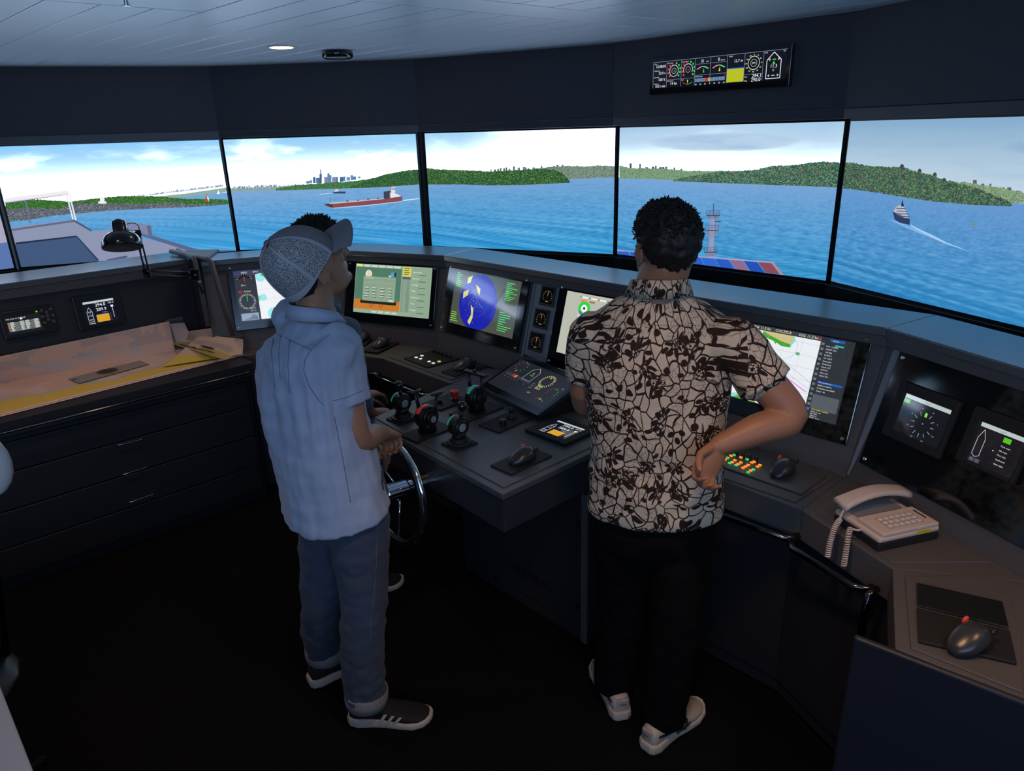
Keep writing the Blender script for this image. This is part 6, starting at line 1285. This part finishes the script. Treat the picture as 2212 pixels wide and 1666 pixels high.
def eyes(c,f,u,par,k=1.0):
    s=np.cross(f,u)
    for sg in (-1,1):
        e=obj('eye',MB().ell(c+(f*.078+s*sg*.031+u*.002)*k,f*.011,s*.012,u*.008,12,8),M_eye,par,smooth=True)
        obj('eyebrow',MB().tube([c+(f*.092+s*sg*.012+u*.022)*k,c+(f*.090+s*sg*.034+u*.027)*k,c+(f*.078+s*sg*.050+u*.022)*k],[.003,.004,.002],6),M_hair,par,smooth=True)
def seam(name,cloth_o,pts,m,par,r=.0011,lift=.0004,n=5):
    out=[]; P=[]
    for a,b in zip(pts,pts[1:]): P+=[(a[0]+(b[0]-a[0])*k/n,a[1]+(b[1]-a[1])*k/n) for k in range(n)]
    P.append(pts[-1])
    for x,y in P:
        d=Vector(ray(x,y)).normalized(); h,l,nr,_=cloth_o.ray_cast(Vector(C0),d)
        if h: out.append(np.array(l+nr*lift))
    out=[q for i_,q in enumerate(out) if i_==0 or 0.0005<np.linalg.norm(q-out[i_-1])<.06]
    if len(out)>2: return obj(name,MB().tube(out,r,6),m,par,smooth=True)
# ============ the man in the white cap
f=unit((.75,.66,0)); s=np.cross(f,UP)   # s points to his right side
pel=J(738,1050,2.07); che=J(672,800,2.06); nek=J(682,672,2.04); hc=J(672,580,2.06)
pitch=math.radians(33); fh=unit(f*math.cos(pitch)+UP*math.sin(pitch)); uh=unit(UP*math.cos(pitch)-f*math.sin(pitch)); 
base=np.array((-.58,2.0,0)); tL_=thing('person',base,'man in white mesh cap, light blue shirt and blue jeans holding the chrome wheel','person')
shR=J(722,748,1.97); elR=J(774,948,1.94); wrR=J(822,938,2.13); shLf=nek-s*.165+np.array((0,0,-.055)); elL=J(745,930,2.30); 
rimR=wc+wr*(math.cos(math.radians(66))*wa+math.sin(math.radians(66))*wu); rimL=wc+wr*(math.cos(math.radians(122))*wa+math.sin(math.radians(122))*wu)
hR=J(850,948,2.20); wrR=J(826,936,2.115)
B=MB(); head(B,hc,fh,uh,.97); limb(B,[hc-uh*.05-fh*.025,nek+UP*.02,nek-UP*.05],[.054,.052,.070])
B.loft([(nek-UP*.04,s*.10,f*.06),(nek-UP*.10,s*.14,f*.070),(che-UP*.02,s*.135,f*.09),(pel+UP*.12,s*.13,f*.09),(pel,s*.15,f*.10),(pel-UP*.10,s*.14,f*.09)],22)
kneR=J(786,1290,1.96); kneL=J(697,1290,2.13); ankR=np.array((-.515,1.89,.10)); ankL=np.array((-.705,2.115,.10))
limb(B,[pel+s*.08-UP*.05,kneR,ankR],[.07,.05,.036]); limb(B,[pel-s*.08-UP*.05,kneL,ankL],[.07,.05,.036])
limb(B,[shR-s*.02,shR*.5+elR*.5,elR,elR*.45+wrR*.55,wrR],[.036,.042,.038,.037,.025],16,5); limb(B,[shLf,elL,J(800,955,2.29)],[.046,.038,.026])
dR=unit(rimR-wrR+UP*.012); hand(B,wrR,unit(J(861,952,2.235)-wrR),unit(-UP*.9+wn*.25),1,.85,.98,thumb=.7)
wl=J(800,957,2.27); hand(B,wl,unit(J(822,972,2.30)-wl),unit(-UP*.8-wn*.3),-1,.8,.95)
fuse('body',B,.0042,M_skinL,tL_,4); eyes(hc,fh,uh,tL_,.97)
hair('hair',hc,fh,uh,M_hair,tL_,hairline(.75,-.80,-.12),th=.006,k=.97,rough=.003,tufts=0)
# ragged hair under the cap at the nape
mb=MB(); rs=random.Random(5); sh_=np.cross(fh,uh)
for _ in range(160):
    a=rs.uniform(-.95,.95); p=hc-fh*.085*math.cos(a)+sh_*.070*math.sin(a)-uh*(.052+rs.uniform(0,.03)); g=unit(-uh*.8-fh*.4*math.cos(a)+sh_*.25*math.sin(a)); mb.tube([p,p+g*.012,p+g*rs.uniform(.016,.030)],[.003,.0022,.0005],5)
obj('nape_hair',mb,M_hair,tL_,smooth=True)
# shirt
S=MB(); hm=np.array((0,0,-1.))
def sec(px,py,dist,a,b,df=0): p=J(px,py,dist); return (p+f*df,s*b,f*a)
secs=[(nek-UP*.015,s*.075,f*.062),(nek-UP*.045+0*f,s*.13,f*.078),(nek-UP*.075-f*.005,s*.175,f*.098),sec(664,765,2.06,.125,.200),sec(668,830,2.06,.134,.198),sec(681,900,2.06,.140,.192),sec(697,970,2.06,.143,.193),sec(711,1030,2.06,.146,.200),sec(722,1078,2.06,.150,.208,),(J(724,1098,2.06),s*.206+UP*.012,f*.150+UP*.022)]
S.loft(secs,30)
def sleeve(mb,a,b,r0,r1,r2,side):
    m_=a*.55+b*.45; limb(mb,[a-side*.035,a,m_],[r0*.9,r0,r1],20,4); d=unit(b-a); x=unit(np.cross(d,f)); y=np.cross(d,x)
    e_=a+(b-a)*.60; mb.loft([(m_-d*.03,x*r1,y*r1),(m_+d*.02,x*(r1+r2)/2,y*(r1+r2)/2),(e_,x*r2,y*r2)],22)
sleeve(S,shR,elR,.072,.066,.067,s); sleeve(S,shLf,elL,.060,.058,.060,-s)
fold=lambda c:.0095*noise.noise(Vector((c[0]*21,c[1]*21,c[2]*3.2)))+.004*noise.noise(Vector((c[0]*9+4,c[1]*9,c[2]*26)))+.0022*noise.noise(Vector((c[0]*45,c[1]*45,c[2]*22)))+(.0045*max(0,1-abs(c[2]-1.16)/.2)*math.sin(c[0]*150+c[1]*60) if c[2]>.98 and (np.array(c)-che)@f<-.02 else 0)
shirtL=fuse('shirt',S,.0062,M_shirtL,tL_,3,fold)
collar('collar',nek-UP*.004-f*.004,f,s,unit(UP-f*.10),.060,.060,.034,M_shirtL,tL_,.035,.5,.012)
def seamline(name,pts,par,m,r=.0016): return obj(name,MB().tube(pts,r,6),m,par,smooth=True)
# jeans
Jn=MB(); 
Jn.loft([(pel+UP*.06,s*.160,f*.115),(pel-UP*.01,s*.175,f*.128),(pel-UP*.08-f*.008,s*.175,f*.130),(pel-UP*.14,s*.165,f*.110)],26)
limb(Jn,[pel+s*.085-UP*.07,pel*.5+kneR*.5+s*.042,kneR,kneR*.5+ankR*.5-f*.012,ankR+UP*.035],[.096,.090,.074,.070,.069],22,5)
limb(Jn,[pel-s*.085-UP*.07,pel*.5+kneL*.5-s*.042,kneL,kneL*.5+ankL*.5-f*.012,ankL+UP*.035],[.094,.088,.072,.067,.066],22,5)
fj=lambda c:.006*noise.noise(Vector((c[0]*12,c[1]*12,c[2]*22)))+.0035*noise.noise(Vector((c[0]*30,c[1]*30,c[2]*40)))*(1.6 if c[2]<.3 else 1)
jeansL=fuse('jeans',Jn,.0066,M_jeans,tL_,4,fj)
for a_ in (ankR,ankL):
    k=MB(); k.lathe([(.068,-.020),(.072,.005),(.072,.030),(.069,.034),(.060,.0),(.058,-.018)],a_+(0,0,.010),unit(UP+f*.10),28); obj('jeans_cuff',k,M_cuff,tL_,smooth=True,label='pale turned-up jeans cuff')
Pq=shoe((-.585,1.905),(.28,-.012),.285,tL_,M_shoeB,M_sole)
for q in range(3):
    a=.40+.085*q; pts=[Pq(a+.075,-.0395+.004*q*0-.001,.062-.006*q),Pq(a+.035,-.0425,.045-.004*q),Pq(a,-.0415,.026)]; sb=MB(); w_=.0055
    d_=unit(Pq(1,0,0)-Pq(0,0,0)); vs=[]
    for p in pts: 
        for o_ in (-1,1):
            for e_ in (0,1): vs.append(p+d_*w_*o_+np.array((d_[1],-d_[0],0))*(.0035*e_-.002))
    sb.add(vs,[(0,2,3,1),(1,3,7,5),(0,4,6,2),(0,1,5,4),(2,6,7,3),(5,7,11,9),(4,8,10,6),(4,5,9,8),(6,10,11,7),(8,9,11,10)]); obj('shoe_stripe',sb,M_sole,tL_,label='pale side stripe')
shoe((-.765,2.07),(.24,.17),.275,tL_,M_shoeB,M_sole)
M_seamL=cloth('chambray_seam',(.17,.21,.31),0); M_seamJ=cloth('denim_seam',(.10,.125,.17),0)
for pts in ([(566,716),(590,719),(616,729),(645,744),(672,756)],[(712,722),(690,740),(672,756),(659,778),(656,800),(668,835),(686,862),(700,876)],[(722,900),(732,950),(741,994),(750,1045),(757,1085)],[(720,866),(745,860),(770,850),(786,842)],[(592,722),(586,760),(590,800),(594,840)],[(606,726),(602,770),(606,820)],[(626,735),(622,790),(626,850)]): seam('seam',shirtL,pts,M_seamL,tL_)
for pts in ([(816,1120),(814,1170),(813,1217),(808,1285),(801,1339),(800,1400)],[(759,1085),(765,1110),(767,1130),(755,1140),(739,1143),(722,1140),(712,1128),(706,1112)]): seam('seam',jeansL,pts,M_seamJ,tL_)
# cap
def cap():
    M_cf=cloth('cap_foam_cloth',(.20,.205,.225),0); M_cn=bpy.data.materials.new('cap_netting'); M_cn.use_nodes=True; N=M_cn.node_tree; b=N.nodes['Principled BSDF']; b.inputs['Roughness'].default_value=.7
    tc=N.nodes.new('ShaderNodeTexCoord'); v=N.nodes.new('ShaderNodeTexVoronoi'); v.feature='DISTANCE_TO_EDGE'; v.inputs['Scale'].default_value=230; v.inputs['Randomness'].default_value=1; N.links.new(tc.outputs['Object'],v.inputs['Vector'])
    r=N.nodes.new('ShaderNodeValToRGB'); r.color_ramp.elements[0].position=.10; r.color_ramp.elements[0].color=(.40,.42,.46,1); r.color_ramp.elements[1].position=.22; r.color_ramp.elements[1].color=(.05,.05,.055,1); N.links.new(v.outputs['Distance'],r.inputs[0]); N.links.new(r.outputs[0],b.inputs['Base Color'])
    M_cs=cloth('cap_white_band',(.42,.44,.48),0)
    pc=math.radians(43); f0=unit((.75,.66,0)); fh=unit(f0*math.cos(pc)+UP*math.sin(pc)); uh=unit(UP*math.cos(pc)-f0*math.sin(pc)); cc=hc+uh*.018-fh*.004; nu,nv=72,26
    def cp(t_,v_,ex=0):
        """t_ angle round from the front, v_ 0 rim .. 1 button"""
        ph=(1-v_)*1.95; dz=math.cos(ph) if ph<PI/2 else math.cos(ph)*.9; r_=math.sin(min(ph,PI/2)) if ph<PI/2 else 1.0-.04*(ph-PI/2)
        ff=math.cos(t_); front=max(0,ff); back=max(0,-ff)
        r_=r_**.86; hz=.117+.010*front*max(0,1-abs(dz-.6)*1.4); lim=-.015-.040*back if dz<0 else 1; sh0=0
        z=hz*dz if dz>=0 else (.004+.026*back)*dz/ .33*1.0; sh0=-.024*max(0,dz)**2
        return cc+fh*(ff*(.104+ex)*r_+sh0)+sh_*math.sin(t_)*(.084+ex)*r_+uh*(z+ex*max(0,dz))
    def panel(t0,t1,v0,v1,m,name,ex=0,n1=20,n2=14,th=.0022):
        mb=MB(); vs=[cp(t0+(t1-t0)*i_/n1,v0+(v1-v0)*j/n2,ex) for j in range(n2+1) for i_ in range(n1+1)]; W1=n1+1
        mb.add(vs,[(j*W1+i_,j*W1+i_+1,(j+1)*W1+i_+1,(j+1)*W1+i_) for j in range(n2) for i_ in range(n1)]); o=obj(name,mb,m,par,smooth=True); md=o.modifiers.new('s','SOLIDIFY'); md.thickness=th; return o
    par=thing('cap',cc,'white and grey mesh trucker cap worn by the man at the wheel','cap')
    A_=1.02
    panel(-A_,A_,.0,1,M_cf,'front_panel',.001,30,22)
    for a,b_ in ((A_,1.9),(1.9,PI),(PI,2*PI-1.9),(2*PI-1.9,2*PI-A_)): panel(a+.015,b_-.015,.0,.985,M_cn,'mesh_panel',0,16,20)
    for a in (A_,1.9,PI,2*PI-1.9,2*PI-A_): panel(a-.06,a+.06,.03,.99,M_cs,'seam_tape',.0025,4,22)
    panel(A_-.02,PI*2-A_+.02,.0,.16,M_cs,'rim_band',.0028,50,5)
    obj('button',MB().ell(cp(0,1,.003),fh*.009,sh_*.009,uh*.005,14,8),M_cf,par,smooth=True)
    mb=MB(); n1,n2=22,10; vs=[]
    for j in range(n2+1):
        q=j/n2
        for i_ in range(n1+1):
            t_=(-1.02+2.04*i_/n1); e=cp(t_,.03,.002); ext=.075*q*(math.cos(t_*.95)**.55); vs.append(e+fh*ext*1.0+sh_*math.sin(t_)*.006*q-uh*(.016*q*q+.030*(math.sin(t_)**2)*(.3+.7*q))+uh*.006)
    W1=n1+1; mb.add(vs,[(j*W1+i_,j*W1+i_+1,(j+1)*W1+i_+1,(j+1)*W1+i_) for j in range(n2) for i_ in range(n1)]); o=obj('brim',mb,M_cf,par,smooth=True); md=o.modifiers.new('s','SOLIDIFY'); md.thickness=.004
    seat(par)
cap(); seat(tL_)
# ============ the dark-haired man in the patterned shirt
f=unit((.16,.99,0)); s=np.cross(f,UP)
pel=J(1413,1085,1.90); che=J(1418,800,1.89); nek=J(1424,618,1.89); hc=J(1434,536,1.90)
vv=unit((.216,.976,0)); rr=np.array((vv[1],-vv[0],0)); fh=unit(vv*math.cos(.55)-rr*math.sin(.55)-UP*.06); uh=unit(UP-fh*(fh@UP)); 
tR_=thing('person',(.44,1.87,0),'dark-haired man in patterned cream and black shirt, one hand behind his back','person')
shR=J(1583,738,1.87); elR=J(1708,898,1.82); wrR=J(1556,962,1.735); shL=J(1276,725,1.90); elL=J(1268,868,1.95); wrL=J(1330,880,2.17)
B=MB(); head(B,hc,fh,uh,.96); limb(B,[hc-uh*.045-fh*.02,nek+UP*.015,nek-UP*.05],[.060,.060,.075])
B.loft([(nek-UP*.04,s*.10,f*.06),(nek-UP*.10,s*.18,f*.09),(che,s*.17,f*.10),(pel+UP*.15,s*.145,f*.095),(pel,s*.16,f*.10)],22)
kneR=J(1460,1330,1.86); kneL=J(1345,1330,1.96); aR=np.array((.455,1.80,.09)); aL=np.array((.315,1.955,.09))
limb(B,[pel+s*.08-UP*.02,kneR,aR],[.07,.05,.036]); limb(B,[pel-s*.08-UP*.02,kneL,aL],[.07,.05,.036])
limb(B,[shR,shR*.5+elR*.5,elR,elR*.5+wrR*.5,wrR],[.052,.050,.043,.041,.027],18,5); limb(B,[shL,elL,wrL],[.050,.044,.028])
hand(B,wrR,unit(J(1524,1015,1.70)-wrR),unit(-vv+rr*.35),1,.62,1.0,thumb=1.0); hand(B,wrL,unit((.3,.8,.1)),unit((0,.2,1)),-1,.5,1.0)
fuse('body',B,.0042,M_skinR,tR_,4); eyes(hc,fh,uh,tR_,.96)
def hlR(df,ds,du):
    L=np.interp(df,[-1,-.55,-.25,.0,.22,.5,.8,1],[-.86,-.84,-.5,-.05,.25,.5,.6,.66]); return sstep(L-.05,L+.05,du)*(.80+.20*sstep(-.5,.35,du))
hair('hair',hc,fh,uh,M_hair,tR_,hlR,th=.013,k=.96,rough=.009,tufts=2600,tl=.0085,seed=3)
S=MB()
def sec(px,py,dist,a,b,df=0): p=J(px,py,dist); return (p+f*df,s*b,f*a)
S.loft([(nek-UP*.02,s*.075,f*.066),(nek-UP*.045,s*.13,f*.080),(nek-UP*.075,s*.175,f*.098),sec(1420,735,1.89,.118,.205),sec(1418,800,1.89,.128,.203),sec(1419,880,1.89,.128,.192),sec(1420,960,1.89,.128,.186),sec(1416,1030,1.89,.134,.190),sec(1414,1085,1.89,.140,.196),sec(1413,1100,1.89,.136,.194)],34)
sleeve(S,shR,elR,.068,.068,.071,s); sleeve(S,shL,elL,.066,.064,.064,-s)
fr=lambda c:.006*noise.noise(Vector((c[0]*10,c[1]*10,c[2]*9)))+.003*noise.noise(Vector((c[0]*26,c[1]*26,c[2]*24)))+.004*noise.noise(Vector((c[0]*6+2,c[1]*8,c[2]*34)))*max(0,1-abs(c[2]-.95)/.15)
shirtR=fuse('shirt',S,.0062,M_batik,tR_,3,fr)
for pts in ([(1308,668),(1296,720),(1300,790),(1318,850)],[(1590,680),(1600,730),(1590,790),(1568,850)],[(1318,690),(1380,700),(1440,703),(1520,702),(1590,694)]): seam('seam',shirtR,pts,M_batik,tR_,.0018,.0008)
collar('collar',nek-UP*.012,f,s,unit(UP-f*.12),.070,.066,.042,M_batik,tR_,.03,.45,.010)
T=MB(); T.loft([(pel+UP*.02,s*.165,f*.120),(pel-UP*.06,s*.178,f*.130),(pel-UP*.13,s*.175,f*.120)],26)
limb(T,[pel+s*.085-UP*.08,pel*.5+kneR*.5+s*.04,kneR,kneR*.5+aR*.5,aR+UP*.01],[.098,.092,.078,.072,.070],22,5); limb(T,[pel-s*.085-UP*.08,pel*.5+kneL*.5-s*.04,kneL,kneL*.5+aL*.5,aL+UP*.01],[.098,.092,.078,.072,.070],22,5)
fuse('trousers',T,.0075,M_trs,tR_,4,creases(.006,12,18,.002,5))
def tiger(heel,d,L,outer):
    P=shoe(heel,d,L,tR_,M_shoeW,M_sole,style='white')
    def strip(pts,w=.004,nm='shoe_stripe'):
        obj(nm,MB().tube(smooth_path(pts,6),w,6),M_stripe,tR_,smooth=True,label='dark curved side stripe')
    for sg in (outer,):
        strip([P(.10,sg*.0325,.066),P(.25,sg*.0345,.055),P(.42,sg*.0375,.050),P(.56,sg*.0405,.058)]); strip([P(.40,sg*.0375,.026),P(.47,sg*.0385,.045),P(.50,sg*.033,.074)]); strip([P(.52,sg*.0415,.026),P(.55,sg*.0405,.045),P(.55,sg*.032,.068)]); strip([P(.44,sg*.040,.034),P(.52,sg*.0425,.034),P(.60,sg*.0435,.040)])
    hp=P(-.012,0,.0); d_=unit((d[0],d[1],0)); sx=np.array((-d_[1],d_[0],0))
    tp3=plane3(P(.028,0,.062),-sx,UP*.95+d_*.25); tp3.nn=-d_ 
    obj('heel_tab',MB().box(P(.030,0,.074),-sx*.019,d_*.004,(0,0,.012)),M_shoeW,tR_,bevel=.003)
    cv=Canvas(tp3,.002); 
    cv.pl=plane3(P(.0,0,.070)-d_*.0005,-sx,UP); cv.pl.nn=-d_; 
    if np.cross(cv.pl.ax,UP)@(-d_)<0: cv.pl.ax=-cv.pl.ax
    cv.text('Tiger',0,0,.009,'0a0a10','c'); cv.make('heel_lettering',M_print,tR_)
tiger((.335,1.862),(-.05,.27),.275,1); tiger((.385,1.735),(.20,.165),.285,-1)
seat(tR_)
# ============ the third man, behind
f=unit((.80,.60,0)); s=np.cross(f,UP); pel=J(705,1010,2.88); che=J(692,800,2.86); nek=J(690,660,2.84); hc=J(692,540,2.80); q=math.radians(-3); fh=unit(f); uh=UP
tT=thing('person',(-.74,2.78,0),'man with dark spiky hair in grey-blue shirt standing behind the man in the cap','person')
shR=J(742,722,2.74); elR=J(768,860,2.70); wrR=J(800,893,2.82); shL=nek-s*.17-UP*.06
B=MB(); head(B,hc,fh,uh,1.03); limb(B,[hc-uh*.05-fh*.02,nek,nek-UP*.05],[.058,.056,.072]); B.loft([(nek-UP*.04,s*.10,f*.06),(nek-UP*.10,s*.17,f*.09),(che,s*.16,f*.10),(pel+UP*.1,s*.14,f*.09),(pel,s*.15,f*.10)],20)
aR=np.array((-.72,2.72,.09)); aL=np.array((-.95,2.95,.09)); limb(B,[pel+s*.08,(pel+aR)/2,aR],[.07,.05,.036]); limb(B,[pel-s*.08,(pel+aL)/2,aL],[.07,.05,.036])
limb(B,[shR,elR,wrR],[.050,.042,.028]); limb(B,[shL,shL-UP*.25+f*.05,shL-UP*.42+f*.20],[.050,.042,.028]); hand(B,wrR,unit((.7,.6,-.15)),(0,0,-1),1,.5); hand(B,shL-UP*.42+f*.20,f,(0,0,-1),-1,.5)
fuse('body',B,.0055,M_skinR,tT,4); eyes(hc,fh,uh,tT)
hair('hair',hc,fh,uh,M_hair,tT,hairline(.62,-.72,-.05),th=.011,k=1.03,rough=.008,tufts=900,tl=.012,seed=8)
S=MB(); S.loft([(nek-UP*.02,s*.08,f*.07),(nek-UP*.06,s*.15,f*.09),(nek-UP*.10,s*.20,f*.11),(che,s*.215,f*.14),(pel+UP*.2,s*.205,f*.145),(pel+UP*.05,s*.205,f*.145),(pel-UP*.06,s*.205,f*.14)],28); sleeve(S,shR,elR+(0,0,-.05),.068,.066,.062,s); limb(S,[shR,elR,elR*.6+wrR*.4],[.066,.058,.050],18); sleeve(S,shL,shL-UP*.25+f*.05,.066,.062,.06,-s)
fuse('shirt',S,.008,M_shirtT,tT,3,creases(.008,12,14,.002,9)); collar('collar',nek+UP*.0,f,s,UP,.072,.070,.04,M_shirtT,tT)
T=MB(); T.loft([(pel+UP*.02,s*.165,f*.12),(pel-UP*.08,s*.178,f*.13)],24); limb(T,[pel+s*.085-UP*.05,(pel+aR)/2,aR+UP*.02],[.10,.078,.070],20); limb(T,[pel-s*.085-UP*.05,(pel+aL)/2,aL+UP*.02],[.10,.078,.070],20)
fuse('trousers',T,.009,M_trs,tT,3,creases(.006,12,18,.002,2))
shoe((-.775,2.62),(.26,.05),.28,tT,M_shoeB,M_sole); shoe((-1.01,2.90),(.2,.16),.28,tT,M_shoeB,M_sole); seat(tT)
